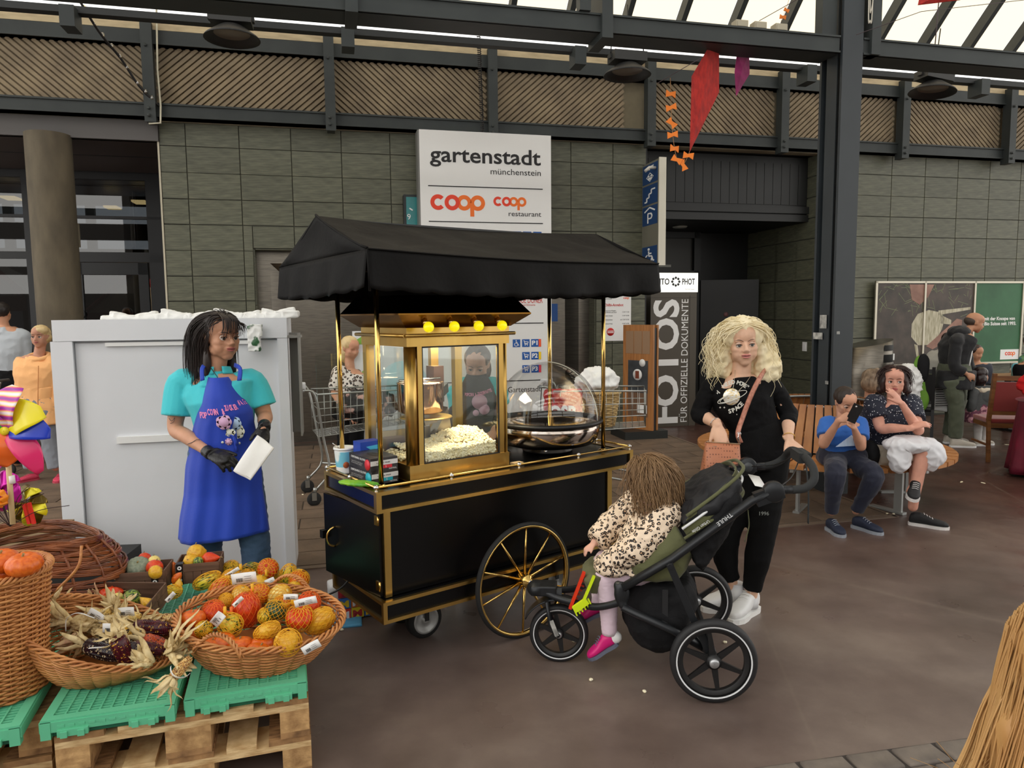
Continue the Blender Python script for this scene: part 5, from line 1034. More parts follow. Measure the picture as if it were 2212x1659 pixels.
cobs={'yellow':cobmesh('yellow',[(232,196,110),(240,214,140),(150,120,90)],[.45,.92]),'purple':cobmesh('purple',[(64,14,26),(88,20,34),(210,160,60)],[.5,.93]),'mix':cobmesh('mix',[(228,180,60),(236,210,130),(40,30,44)],[.35,.62]),'red':cobmesh('red',[(176,60,24),(206,96,36),(90,24,20)],[.4,.8]),'black':cobmesh('black',[(34,20,26),(48,24,34),(214,196,160)],[.5,.9]),'gold':cobmesh('gold',[(190,140,70),(120,70,36),(226,196,130)],[.4,.7])}
hm=M('husk_straw',(228,208,160),.7,0,var=(6,(196,168,112),(8,8,1)),bump=(14,.4,(10,10,1)))
hm2=M('husk_pinkish',(190,146,116),.7,0,var=(6,(214,190,140),(8,8,1)))
hq=random.Random(21)
def husk(m,p,d,L_,w,curl,up):
    d=V(d).normalized(); s_=d.cross(V(up)).normalized(); n=d.cross(s_); k1,k2=hq.uniform(-1,1),hq.uniform(-1,1)
    def f(u,v):
        x=(v-.5)*2; ww=w*(sin(pi*min(1,u*.93+.07))**.6)*(1-.3*u); q=V(p)+d*L_*u*(1-.15*curl*u)-n*(curl*L_*u*u*.6)+s_*(x*ww+.12*L_*k1*u*u)+n*(abs(x)*ww*.5+.006*sin(9*u+k2*4)); return q
    m.grid(f,9,4,th=.0008)
def cob(kind,px,py,D_,L_,rot,lab,nh=7,spread=.5,hl_=.12,hmt=None,tg=None):
    c=PY(px,py,D_); t=thing('corn_cob',lab,'corn',c,0,'ornamental corn cobs in the tipped basket',rot=rot); link(cobs[kind],'kernels',t,scale=(L_*1.25,L_*1.25,L_*1.15),kind='stuff'); m=MB()
    for k in range(nh):
        a=2*pi*k/max(1,nh)+hq.uniform(-.3,.3); husk(m,(.01*cos(a),.01*sin(a),-L_*.5),(cos(a)*spread,sin(a)*spread,-1),hl_*hq.uniform(.7,1.2),.012,hq.uniform(-.5,.9),(cos(a),sin(a),.1))
    if nh: obj('husk',m,hmt or hm,t,kind='stuff')
    return t
# rot: local +z = tip.  (0,R,0): tip to the right
cob('yellow',272,1334,2.72,.10,(0,R(88),0),'pale yellow cob with a white tag on it, at the back of the corn basket',8,.8); cob('yellow',205,1332,2.70,.10,(R(10),R(75),R(20)),'pale yellow cob mostly wrapped in straw husks',6)
cob('purple',332,1357,2.66,.125,(0,R(98),R(10)),'dark purple cob with yellow kernels at the right of the corn basket',8,.5,.11); cob('gold',352,1340,2.72,.10,(0,R(80),0),'brownish cob end at the right rim of the corn basket',3)
cob('mix',295,1380,2.58,.125,(R(15),R(118),R(5)),'yellow and black speckled cob across the middle of the corn basket',6); cob('red',343,1391,2.56,.10,(0,R(112),0),'orange red cob right of the speckled one',5)
cob('black',226,1406,2.50,.13,(0,R(104),R(-8)),'almost black cob along the front rim of the corn basket',6,.5,.1); cob('purple',268,1410,2.46,.12,(R(-14),R(168),0),'dark red cob standing upright at the front of the corn basket',7,.6,.06)
cob('black',300,1420,2.48,.11,(0,R(140),0),'black cob with white kernels right of the dark red one',4); cob('purple',322,1402,2.52,.1,(0,R(110),R(20)),'dark cob under the orange red one',0); cob('black',250,1385,2.56,.12,(R(20),R(80),0),'dark cob half buried under the husks',3)
cg_=cob('gold',392,1443,2.36,.075,(R(-50),R(40),0),'golden cob in a white net sleeve hanging over the right rim of the corn basket',9,.9,.085)
obj('tag_sleeve',MB().grid(lambda u,v:(.034*cos(-2.6+u*2.6),-.005+.02*v-.03,.034*sin(-2.6+u*2.6)-.005),12,3,th=.0008),tagm,cg_)
# loose husk sprays
def spray(lab,px,py,D_,dirv,n,L_,w,mat,sp=.6):
    c=PY(px,py,D_); t=thing('corn_husks',lab,'husks',c); m=MB(); d=V(dirv).normalized()
    for k in range(int(n*1.4)): husk(m,(hq.uniform(-.012,.012),hq.uniform(-.01,.01),hq.uniform(-.008,.008)),d+V((hq.uniform(-sp,sp),hq.uniform(-sp,sp),hq.uniform(-sp,sp))),L_*hq.uniform(.6,1.15),w*hq.uniform(.45,.9),hq.uniform(-.6,.9),(hq.uniform(-.4,.4),-.6,1))
    obj('leaf_blades',m,mat,t,kind='stuff'); return t
s1=spray('thick straw husk bundle tied with a white strap, left in the corn basket',152,1345,2.62,(-1,0,.35),22,.15,.017,hm,.45); obj('strap',MB().tube(CR([(0,-.03,-.02),(.01,-.035,.03),(.05,-.03,.05),(.11,-.03,.03)],5),.004,6,flat=.3),tagm,s1)
spray('straw husks running right from the tied bundle',155,1345,2.62,(1,0,.05),18,.16,.016,hm,.4)
spray('pinkish husks under the tied bundle at the left',165,1372,2.56,(-.2,-.1,-.6),10,.09,.018,hm2,.7)
spray('pale husks fanning in the middle of the corn basket',205,1362,2.58,(1,-.1,-.1),16,.13,.015,hm,.5)
spray('upright husks at the back of the corn basket',250,1322,2.74,(0,.1,1),12,.10,.016,hm,.8); spray('dark curled husk leaf beside the front punnet',200,1310,2.8,(0,0,1),5,.09,.016,hm2,.4)
spray('husks over the right rim of the corn basket',362,1410,2.44,(.6,0,.5),15,.14,.016,hm,.7); spray('drooping husks between the two baskets',376,1424,2.44,(1,-.1,-.2),8,.08,.022,hm,.6); spray('husks around the black cobs at the right front',325,1430,2.44,(-.6,-.1,.2),12,.10,.017,hm,.6)
spray('upright straw leaves above the left rim of the corn basket',112,1318,2.66,(-.1,0,1),9,.10,.014,hm,.6); spray('straw husks behind the purple cob',300,1345,2.7,(.9,0,.1),12,.10,.016,hm,.5)
for i,(x,y,D_,rot,lab) in enumerate(((240,1358,2.5,(0,.1,0),'white price tag in the middle of the corn basket'),(272,1322,2.62,(0,-.05,0),'white price tag above the pale yellow cob'),(207,1330,2.6,(0,.6,0),'folded white price tag left of the pale yellow cob'))):
    t=thing('paper_tag',lab,'tag',PY(x,y,D_)); pricetag(t,(0,0,0),.062,.034,rot)
tt=thing('plastic_tie','white plastic strip lying over the almost black cob','tie',PY(210,1400,2.42)); obj('strip',MB().bar((-.03,0,0),(.03,0,.004),.006,.0015),tagm,tt)
# ---------------- pinwheels, cardboard box
pwh=thing('pinwheel','large pinwheel with striped, yellow, blue and pink vanes on a wooden stick','pinwheel',PY(18,940,2.7)); 
sk=M('stick_pine',(222,198,150),.6)
b_=PY(20,1135,2.7)-pwh.location; obj('stick',MB().tube([(-.022,.02,.02),(b_.x,.02,b_.z)],.010,10),sk,pwh); obj('paper_band',MB().tube([(-.014,.02,-.16),(-.012,.02,-.19)],.0108,10),white,pwh); obj('hub',MB().lathe([(.001,.03),(.016,.03),(.016,.012),(.006,.0)],14,(.005,0,.02),'y'),M('hub_yellow',(240,220,40),.4),pwh)
rbm=M('vane_striped',(230,60,160),.25); nt=rbm.node_tree; N=nt.nodes; tcd=N.new('ShaderNodeTexCoord'); wvt=N.new('ShaderNodeTexWave'); wvt.inputs['Scale'].default_value=9; wvt.inputs['Distortion'].default_value=2; wvt.bands_direction='Z'; rp=N.new('ShaderNodeValToRGB'); nt.links.new(tcd.outputs['Object'],wvt.inputs['Vector']); nt.links.new(wvt.outputs['Fac'],rp.inputs[0]); nt.links.new(rp.outputs[0],N['Principled BSDF'].inputs['Base Color']); e=rp.color_ramp.elements; e[0].color=lin((150,60,170)); e[1].color=lin((250,240,250)); q_=e.new(.35); q_.color=lin((240,80,150)); q_=e.new(.6); q_.color=lin((250,210,110))
def vane(par,a,L_,mat,w=.06,y=0):
    d=V((cos(a),0,sin(a))); s_=V((-sin(a),0,cos(a)))
    obj('vane',MB().grid(lambda u,v:tuple(d*(L_*u)+s_*(w*(v-.5)*2*sin(pi*(.12+.80*u))**.7+.028*sin(pi*u))+V((.005,-.015-.04*sin(pi*u)*(1-v)+y,.02))),12,8,th=.0012),mat,par)
for a,L_,mat,w in ((2.0,.14,rbm,.055),(1.25,.175,rbm,.06),(.45,.16,M('vane_yellow',(238,222,30),.25),.062),(-.08,.165,M('vane_blue',(30,60,190),.25),.05),(-.95,.20,M('vane_pink',(226,50,110),.25),.04),(-1.75,.14,M('vane_orange',(240,110,40),.25),.04),(3.0,.12,M('vane_green',(60,180,80),.25),.05)): vane(pwh,a,L_,mat,w)
pw2=thing('foil_pinwheel','yellow and bronze foil pinwheel behind the dark basket','pinwheel',PY(62,1100,2.85)); yf=M('foil_yellow',(232,220,40),.2,.3); bf=M('foil_bronze',(96,78,20),.2,.6)
for k in range(10): vane(pw2,k*2*pi/10+.2,.085,yf if k%2 else bf,.022)
cp=thing('clothes_peg','red plastic clothes peg before the yellow foil pinwheel','peg',PY(60,1110,2.78)); obj('leg',MB().bar((-.012,0,.04),(.004,0,-.04),.01,.012),M('peg_red',(226,44,30),.35),cp); obj('leg',MB().bar((.008,0,.045),(.022,.0,-.04),.01,.012),M('peg_red'),cp)
pw3=thing('foil_pinwheel','magenta foil pinwheel cut by the left edge of the picture','pinwheel',PY(4,1065,2.8)); 
for k in range(6): vane(pw3,k*pi/3+.5,.09,M('foil_magenta',(200,30,160),.2,.4),.03)
pw4=thing('foil_pinwheel','small orange star pinwheel at the left edge below the magenta one','pinwheel',PY(2,1085,2.7)); 
for k in range(8): vane(pw4,k*pi/4,.035,M('foil_orange',(240,140,30),.3),.006)
tw=thing('dry_twigs','thin dark dried stems spreading beside the pinwheels','twigs',PY(20,1110,2.75)); m=MB(); q=random.Random(3)
for k in range(14): a=q.uniform(.1,3.0); L_=q.uniform(.1,.25); m.tube(CR([(0,0,-.05),(L_*.5*cos(a),0,L_*.5*sin(a)*.7),(L_*cos(a),.02,L_*sin(a)*.5+.01)],4),.0014,4)
obj('stems',m,M('twig_dark',(54,36,34),.8),tw,kind='stuff')
cbx=thing('cardboard_box','open brown cardboard box behind the dark basket','box',PY(95,1150,3.85)-V((0,0,.16)),.1); cbm=M('cardboard',(160,136,104),.8,0,var=(3,(148,122,92))); obj('walls',MB().box(-.26,.11,-.1,-.095,0,.2).box(-.26,.11,.1,.105,0,.2).box(-.26,-.255,-.1,.1,0,.2).box(.105,.11,-.1,.1,0,.2).box(-.26,.11,-.1,.1,0,.005),cbm,cbx); obj('flap',MB().box(.0,.125,-.13,-.125,.13,.20,),cbm,cbx)
flt=thing('plastic_crate','low black crate the cardboard box stands on','crate',(cbx.location.x,cbx.location.y,0),.1); obj('shell',MB().box(-.4,.4,-.15,.25,0,cbx.location.z-.002),M('crate_black',(28,28,28),.6),flt)
# ---------------- white cabinet
W0=V((-2.66,4.2,0)); cbn=thing('white_cabinet','large white panelled cabinet standing behind the woman in the blue apron','cabinet',W0,TH)
wc_=M('cabinet_white',(226,228,232),.5,0,var=(2,(220,222,226))); wid=1.30
obj('carcass',MB().box(.01,wid-.01,.02,.42,0,1.60),wc_,cbn); obj('top_rail',MB().box(.0,wid,-.012,.43,1.522,1.645),wc_,cbn); obj('side_stile',MB().box(-.015,.10,-.01,.02,0,1.52),wc_,cbn); obj('side_stile',MB().box(wid-.06,wid,-.01,.02,0,1.52),wc_,cbn)
obj('handle_strip',MB().box(.27,1.1,0.0,.02,1.488,1.51),white,cbn); obj('handle_strip',MB().box(.30,.9,0.0,.02,.905,.945),white,cbn); obj('seam',MB().box(.10,.105,.012,.022,0,1.51).box(.1,1.24,.012,.022,1.51,1.515),M('seam_grey',(140,142,146),.5),cbn)
obj('back_rack',MB().box(wid,wid+.07,.18,.20,.9,1.55).box(wid+.06,wid+.07,.0,.2,.9,1.55).box(wid,wid+.08,.0,.2,1.52,1.535),M('rack_grey',(150,148,142),.4,.4),cbn)
bgm=M('paper_bag_white',(236,236,232),.6,0,bump=(12,.5))
for i,(x,z,s_) in enumerate(((.30,.0,.09),(.44,.0,.1),(.60,.01,.11),(.76,.0,.1),(.90,.01,.11),(1.04,.0,.1),(1.17,.01,.09),(1.27,.02,.07))):
    p=W0+V((x*cos(TH),x*sin(TH)+.12,1.648)); o=obj('paper_bag',fuse(MB().box(-s_,s_,-.05,.05,0,.018+z).box(-s_*.6,s_*.7,-.03,.03,.0,.034+z,rot=ry(.2*(-1)**i)),.006,1,'paper_bag',wr=[(.006,22,(1,1,1))]),bgm,loc=p,rz=TH); tag(o,['leftmost','second from left','third from left','fourth from left','fourth from right','third from right','second from right','rightmost'][i]+' of the white paper bags on the white cabinet','bag','white paper bags on the cabinet')
hb_=obj('hanging_bag',fuse(MB().box(-.035,.035,-.01,.01,-.13,.02).box(-.02,.05,-.01,.01,-.04,.03),.005,1,'hb',wr=[(.004,30,(1,1,1))]),pattern(M('bag_green_white',(230,230,230),.5),(40,90,50),(232,232,228),14,.45,'NOISE'),loc=PY(548,712,4.42)+V((0,-.0,0))); tag(hb_,'white and green paper bag hanging at the right edge of the white cabinet','bag')
"""end"""
# ================================================================ PEOPLE: body builder
def skinm(name,c): return M(name,c,.5,0,var=(14,tuple(int(v*.93) for v in c)),sss=.12,spec=.35)
def frame_(f,up=(0,0,1)):
    f=V(f).normalized(); r=f.cross(V(up)).normalized(); u=r.cross(f); return Matrix((r,f,u)).transposed()
def sring(c,X,Y,n=20,p=2.4):
    o=[]
    for i in range(n):
        a=2*pi*i/n; ca,sa=cos(a),sin(a); o.append(V(c)+X*(abs(ca)**(2/p)*(1 if ca>=0 else -1))+Y*(abs(sa)**(2/p)*(1 if sa>=0 else -1)))
    return o
def limb(mb,pts,rs,seg=12,n=5,rnd=True):
    P=CR(pts,n); Q=[]; m=len(pts)
    for i in range(m-1):
        for k in range(n): t=k/n; t=t*t*(3-2*t); Q.append(rs[i]*(1-t)+rs[i+1]*t)
    Q.append(rs[-1]); mb.tube(P,Q,seg,round_=rnd)
def head_mb(mb,c,F,h,jaw=1.0,wide=1.0,ears=True,nose=1.0):
    def E(x,y,z,a,b,d): 
        mb.ell(V(c)+F@(V((x*wide,y,z))*h),(a*wide*h,b*h,d*h),rot=F,seg=20,rg=14)
    E(0,-.06,.15,.345,.42,.35); E(0,.10,-.05,.285,.28,.36); E(0,.05,.2,.31,.35,.27)
    E(0,.235,-.39,.12*jaw,.115,.095); E(0,.16,-.30,.21*jaw,.20,.14)
    for s in (-1,1):
        E(s*.150,.19,-.20,.12,.14,.15); E(s*.165,.04,-.27,.10*jaw,.2,.13); E(s*.17,.215,-.09,.115,.125,.11); E(s*.12,.315,.085,.115,.06,.035); E(s*.052,.40,-.135,.036,.045,.03)
        if ears: E(s*.325,-.03,-.03,.028,.075,.12); E(s*.35,-.05,.03,.02,.05,.05)
    mb.tube([V(c)+F@(V(p)*h) for p in ((0,.345,.06),(0,.40,-.03),(0,.445*1,-.11),(0,.40,-.15))],[.028*h,.036*h,.05*h*nose,.035*h],12,round_=True)
    E(0,.31,-.24,.125,.09,.09)
    E(0,.385,-.215,.085,.035,.022); E(0,.375,-.262,.07,.035,.026)   # lip volumes
def head_push(c,F,h):
    out=[]
    for s in (-1,1): out.append((V(c)+F@(V((s*.135,.37,.0))*h),.085*h,.05*h,tuple(F@V((0,-1,0)))))
    out.append((V(c)+F@(V((0,.43,-.239))*h),.03*h,.018*h,tuple(F@V((0,-1,0)))))
    return out
eyew=M('eye_white',(225,220,214),.25); iris_=M('iris_dark',(52,40,32),.2); lash=M('lash_dark',(40,28,24),.6)
def face(par,c,F,h,lip,brow,look=(0,0),lid=.45,iris=None,base=V((0,0,0)),mouth_open=0,frown=0,shut=False):
    c=V(c)-base
    for s in (-1,1):
        e=c+F@(V((s*.135,.295,.0))*h); o=obj('eye',MB().ell(e,.066*h,rot=F,seg=16,rg=12),eyew if not shut else None,par)
        if shut: o.data.materials.append(par['_skin'] if 0 else MATS['lid_'+par['sk']])
        g=(F@V((s*0+look[0],1,look[1]))).normalized()
        obj('iris',MB().lathe([(.0001,.0),(.033*h,-.004*h),(.034*h,-.012*h)],16).xf((g.to_track_quat('Z','Y').to_matrix().to_4x4())).xf(Matrix.Translation(e+g*.0668*h)),iris or iris_,o)
        # upper lid + lash line
        P=[e+F@(V((s*x,.067+.004-abs(x)*abs(x)*6.5,z))*h) for x,z in ((-.062,-.006),(-.035,.022*lid/.45),(0,.030*lid/.45),(.035,.024*lid/.45),(.066,.0))]
        obj('lash_line',MB().tube(CR(P,4),[.004*h]+[.0075*h]*(4*4-1)+[.004*h],6),lash,o)
        L_=[p+F@V((0,-.006*h,.014*h)) for p in P]; obj('eyelid',MB().tube(CR(L_,4),.015*h,8,round_=True),MATS['lid_'+par['sk']],o)
        B=[c+F@(V((s*x,y,z+frown*(.02-abs(x-.2)*.0)*(1 if x<.1 else 0)*-1))*h) for x,y,z in ((.05,.375,.085),(.10,.378,.108),(.16,.352,.118),(.22,.30,.098))]
        obj('eyebrow',MB().tube(CR(B,4),[.010*h]*4+[.013*h]*5+[.010*h]*3+[.005*h],6,flat=.6),brow,par)
    m=MB(); w=.105
    m.tube([c+F@(V((x*w,.418-.045*x*x,-.218+.006*(1-abs(x))-.006*(abs(x)<.2)+mouth_open*.0))*h) for x in [-1+.2*i for i in range(11)]],[(.004+.014*(1-abs(x))**.6)*h for x in [-1+.2*i for i in range(11)]],8)
    m.tube([c+F@(V((x*w*.9,.410-.045*x*x,-.252-.012*(1-x*x)-mouth_open))*h) for x in [-1+.2*i for i in range(11)]],[(.004+.017*(1-abs(x))**.6)*h for x in [-1+.2*i for i in range(11)]],8)
    obj('lips',m,lip,par)
    obj('mouth_line',MB().tube([c+F@(V((x*w*.95,.424-.05*x*x,-.2345-mouth_open*.4))*h) for x in [-1+.25*i for i in range(9)]],[(.002+.0045*(1-abs(x))+mouth_open*.5)*h for x in [-1+.25*i for i in range(9)]],6),M('mouth_dark',(110,50,48),.5),par)
def hand_mb(mb,wr,d,n,side,L=.175,curl=(.35,.35,.4,.45),spread=.10,thumb=(.55,.3),fr=.0078):
    """wr wrist, d hand direction, n back-of-hand normal, side +1/-1 = thumb side (d x n)*side"""
    d=V(d).normalized(); n=V(n); n=(n-d*d.dot(n)).normalized(); t=d.cross(n)*side
    k=L/.175
    mb.tube([V(wr)-d*.02*k,V(wr)+d*.01*k,V(wr)+d*.035*k,V(wr)+d*.06*k,V(wr)+d*.082*k],[.024*k,.026*k,.034*k,.038*k,.036*k],12,round_=True,flat=.42,up=n)
    lens=(.070,.080,.074,.058); 
    for i in range(4):
        o=(.028-.0185*i)*k; b=V(wr)+d*(.083-.004*abs(i-1))*k+t*o; dd=(d+t*(spread*(1.4-i))).normalized(); L_=lens[i]*k; c=curl[i]; pts=[b-dd*.035*k,b]; p=b
        for j,f in enumerate((.45,.32,.23)):
            a=c*(j+1)*.9; q=(dd*cos(a)-n*sin(a)); p=p+q*L_*f; pts.append(p)
        mb.tube(pts,[fr*k*1.0,fr*k*1.12,fr*k*1.05,fr*k*.95,fr*k*.8],10,round_=True)
    b=V(wr)+d*.02*k+t*.024*k; a,c=thumb; q=(d*cos(a)+t*sin(a)-n*.25).normalized(); p1=b+q*.035*k; q2=(q*cos(c)+d*sin(c)-n*.1).normalized(); p2=p1+q2*.03*k; p3=p2+(q2+d*.3-n*.15).normalized()*.024*k
    mb.tube([b-q*.01*k,b,p1,p2,p3],[.012*k,.014*k,.0115*k,.0098*k,.0082*k],10,round_=True)
def shoe(par,heel,toe,up=(0,0,1),L=None,upper=None,sole=None,w=.045,hgt=.075,base=V((0,0,0)),nm='shoe',st=.022,rise=0):
    heel,toe=V(heel)-base,V(toe)-base; d=(toe-heel); L=L or d.length; d.normalize(); u=V(up); u=(u-d*d.dot(u)).normalized(); s=d.cross(u)
    R_=[]
    for t,ww,hh in ((-.01,.3,.5),(0.03,.72,.95),(.12,.85,1.1),(.28,.82,1.15),(.42,.82,.95),(.58,.98,.74),(.75,1.05,.62),(.9,.85,.5),(.98,.5,.36),(1.0,.2,.25)):
        c=heel+d*(t*L)+u*(st+hgt*hh*.5-.004); R_.append(sring(c,s*w*ww,u*hgt*hh*.5,16,2.6))
    sh=obj(nm,fuse(MB().loft(R_,True),.005,2,'shoe'),upper,par)
    R_=[]
    for t,ww in ((-.035,.3),(0,.75),(.1,.95),(.3,.92),(.45,.88),(.65,1.08),(.8,1.08),(.93,.8),(1.02,.3)):
        c=heel+d*(t*L); R_.append([c+s*(w*ww)*x+u*z for x,z in ((-1,0),(1,0),(1.02,st),(-1.02,st))])
    obj('sole',MB().loft(R_,True,smooth=False),sole,sh)
    m=MB()
    for i in range(4):
        t=.36+.07*i; c=heel+d*(t*L)+u*(st+hgt*(1.02-.12*i)); m.tube([c-s*w*.5,c+u*.004,c+s*w*.5+d*.01],.0025,5)
    obj('laces',m,sole,sh)
    return sh
def person(name,label,base,sk,skc,vox=.006):
    t=thing(name,label,'person',base); t['sk']=sk; skinm(sk,skc); MATS['lid_'+sk]=M('lid_'+sk+'_m',tuple(int(v*.90) for v in skc),.5); return t
def put(par,name,me,mat,base,**k):
    """world-space mesh -> child of thing at base"""
    if isinstance(me,MB): me=me.xf(Matrix.Translation(-V(base))).mesh(name)
    else: me.transform(Matrix.Translation(-V(base)))
    return obj(name,me,mat,par,**k)
def torso(mb,J,W,infl=0,lo=0,hi=7,n=22,bust=.0,fw=None):
    """J: pel,wai,che,sho,nek centres, Lh,Ls lateral unit vectors. W scale"""
    pel,wai,che,sho,nek=[V(J[k]) for k in ('pel','wai','che','sho','nek')]; Lh,Ls=V(J['Lh']),V(J['Ls'])
    rows=[(pel-(wai-pel)*.55,Lh,.13,.10),(pel-(wai-pel)*.2,Lh,.172,.118),(pel+(wai-pel)*.25,Lh,.170,.115),(wai,Lh.lerp(Ls,.4),.135,.098),(wai.lerp(che,.55),Lh.lerp(Ls,.7),.148,.108),(che,Ls,.165,.115+bust),(che.lerp(sho,.7),Ls,.178,.095),(sho+(nek-sho)*.15,Ls,.165,.070),(nek,Ls,.075,.060),(nek+(nek-sho).normalized()*.03,Ls,.055,.055)]
    rs=[]
    for i,(c,L,a,b) in enumerate(rows):
        if i<lo or i>hi: continue
        ax=(rows[min(i+1,9)][0]-rows[max(i-1,0)][0]).normalized(); L=L.normalized(); L=(L-ax*L.dot(ax)).normalized(); D_=ax.cross(L)
        ww=W[i] if hasattr(W,'__len__') else W
        if i==5 and bust: c=c+ (D_ if (fw is None or D_.dot(fw)>0) else -D_)*bust*.6
        rs.append(sring(c,L*(a*ww+infl),D_*(b*ww+infl),n,2.5))
    mb.loft(rs,True)
def scalp_strands(c,F,h,n,L,r,wave=(.0,20),flare=0.,seed=1,grav=1.,el=(-.2,1.45),az=(0,2*pi),front_skip=.9,R=1.06,rad=.0028,steps=18,taper=.4,part=0,jit=.1,width=1.0,keep=None):
    """hair strands grown over the skull; az 0 = right, pi/2 = forward"""
    q=random.Random(seed); m=MB(); c=V(c); ex=V((.36*width,.44,.37))*h*R; cc=c+F@(V((0,-.05,.13))*h); FT=F.transposed(); G_=FT@V((0,0,-1))
    for k in range(n):
        for _ in range(20):
            a=q.uniform(*az); e=math.asin(q.uniform(sin(el[0]),sin(el[1]))); p=V((cos(e)*cos(a),cos(e)*sin(a),sin(e)))
            if p.y>.55 and p.z<front_skip*.62: continue      # face opening
            if keep and not keep(p): continue
            break
        P=V((p.x*ex.x,p.y*ex.y,p.z*ex.z)); L_=L(p,q) if callable(L) else L*q.uniform(1-jit*2,1+jit); st=L_/steps; pts=[]; out=V((P.x,P.y,0)); d=None; ph1,ph2=q.uniform(0,6.28),q.uniform(0,6.28)
        lay=1+q.uniform(0,.10)
        for i in range(steps+1):
            nrm=V((P.x/ex.x**2,P.y/ex.y**2,P.z/ex.z**2)).normalized(); sd=V((1 if P.x>part else -1,0,0))
            lowf=min(1,max(0,(.30*h-P.z)/(.5*h))); t=(G_*grav*(.35+.65*lowf)*(1 if lowf<.6 else 1.6)+(V((0,-.45,0)) if i<steps*.3 else V((0,0,0)))+sd*.16*(1-lowf)+V((nrm.x,nrm.y,0))*flare*(1-.75*lowf))
            t=t-nrm*min(0,t.dot(nrm)) if True else t
            d=t.normalized() if d is None else (d*.6+t.normalized()*.4).normalized()
            w=wave[0]*(i/steps)**.6; s_=V((cos(wave[1]*i/steps+ph1),sin(wave[1]*i/steps+ph1),.5*sin(wave[1]*.9*i/steps+ph2)))*w
            pts.append(cc+F@(P*lay+s_)); P=P+d*st
            lv=sqrt((P.x/ex.x)**2+(P.y/ex.y)**2+(P.z/ex.z)**2)
            if lv<1 and P.z>-.42*h: P=P/lv
            if P.y>.12*h and abs(P.x)<.33*h and P.z<.16*h and i>2: P.x+=(.33*h-abs(P.x))*.5*(1 if P.x>=0 else -1)
        m.tube(pts,[rad*(1-(1-taper)*(i/steps)**2) for i in range(steps+1)],4,caps=True)
    return m
def cut(pts,f):
    """polyline portion up to f segments (f in 0..len-1)"""
    i=int(f); o=[V(p) for p in pts[:i+1]]
    if f>i: o.append(V(pts[i]).lerp(V(pts[i+1]),f-i))
    return o
def pad(l,n): return list(l)+[l[-1]]*(n-len(l))
def sleeve(mb,arm,f,r0,r1,n=5):
    p=cut(arm,f); m_=len(p); rs=[r0+(r1-r0)*i/(m_-1) for i in range(m_)]; limb(mb,p,rs,16,n,rnd=False)
def body(par,base,J,head,arms,legs,W=1.0,vox=.006,sc=1.0,bust=0,hands=True,neck_r=.05,arm_r=(.046,.040,.034,.024),leg_r=(.082,.062,.052,.036),feet=False,lo=0,ears=True,jaw=1,handL=.175):
    mb=MB(); hc,F,hh=head
    torso(mb,J,W,0,lo,8,bust=bust); head_mb(mb,hc,F,hh,jaw=jaw,ears=ears)
    nk=V(J['nek']); limb(mb,[V(J['sho'])+ (nk-V(J['sho']))*.3,nk,V(hc)+F@V((0,-.05,-.22))*hh],[neck_r*1.25,neck_r,neck_r*.98],16)
    for a in arms:
        s_,e_,w_=[V(p) for p in a['p']]; limb(mb,[V(J['sho']).lerp(s_,.6),s_,s_.lerp(e_,.5),e_,e_.lerp(w_,.35),w_],[arm_r[0]*1.0*sc,arm_r[0]*1.12*sc,arm_r[0]*sc,arm_r[1]*sc,arm_r[2]*1.12*sc,arm_r[3]*sc],14)
        if hands: hand_mb(mb,w_,a['d'],a['n'],a.get('side',1),a.get('L',handL),a.get('curl',(.35,.35,.4,.45)),a.get('spread',.1),a.get('thumb',(.55,.3)))
    for l in legs:
        h_,k_,a_=[V(p) for p in l[:3]]; limb(mb,[h_.lerp(k_,.16),h_.lerp(k_,.45),k_,k_.lerp(a_,.3),a_],[leg_r[0]*sc,leg_r[0]*.93*sc,leg_r[1]*sc,leg_r[2]*1.08*sc,leg_r[3]*sc],14)
        if len(l)>3: limb(mb,[a_,a_.lerp(V(l[3]),.5),V(l[3])],[leg_r[3]*sc,.034*sc,.026*sc],12)
    me=fuse(mb,vox,2,'body',push=head_push(hc,F,hh)); return put(par,'body',me,MATS[par['sk']],base)
def Jn(pel,che_,nek,Lh,Ls,wai=None,sho=None):
    pel,che_,nek=V(pel),V(che_),V(nek); return dict(pel=pel,wai=V(wai) if wai else pel.lerp(che_,.5),che=che_,sho=V(sho) if sho else che_.lerp(nek,.75),nek=nek,Lh=V(Lh).normalized(),Ls=V(Ls).normalized())
def wrinkled(mb,vox,it,amp,fr,name='cloth',st=(1,1,1),amp2=0,fr2=30): return fuse(mb,vox,it,name,wr=[(amp,fr,st)]+([(amp2,fr2,(1,1,1))] if amp2 else []))
def cloth(name,c,**k): return M(name,c,.8,0,sheen=.15,bump=(120,.12),**k)
jeans=M('denim_blue',(52,74,104),.8,0,var=(6,(72,98,130)),bump=(90,.2))
lipm=M('lips_rose',(178,98,96),.4)
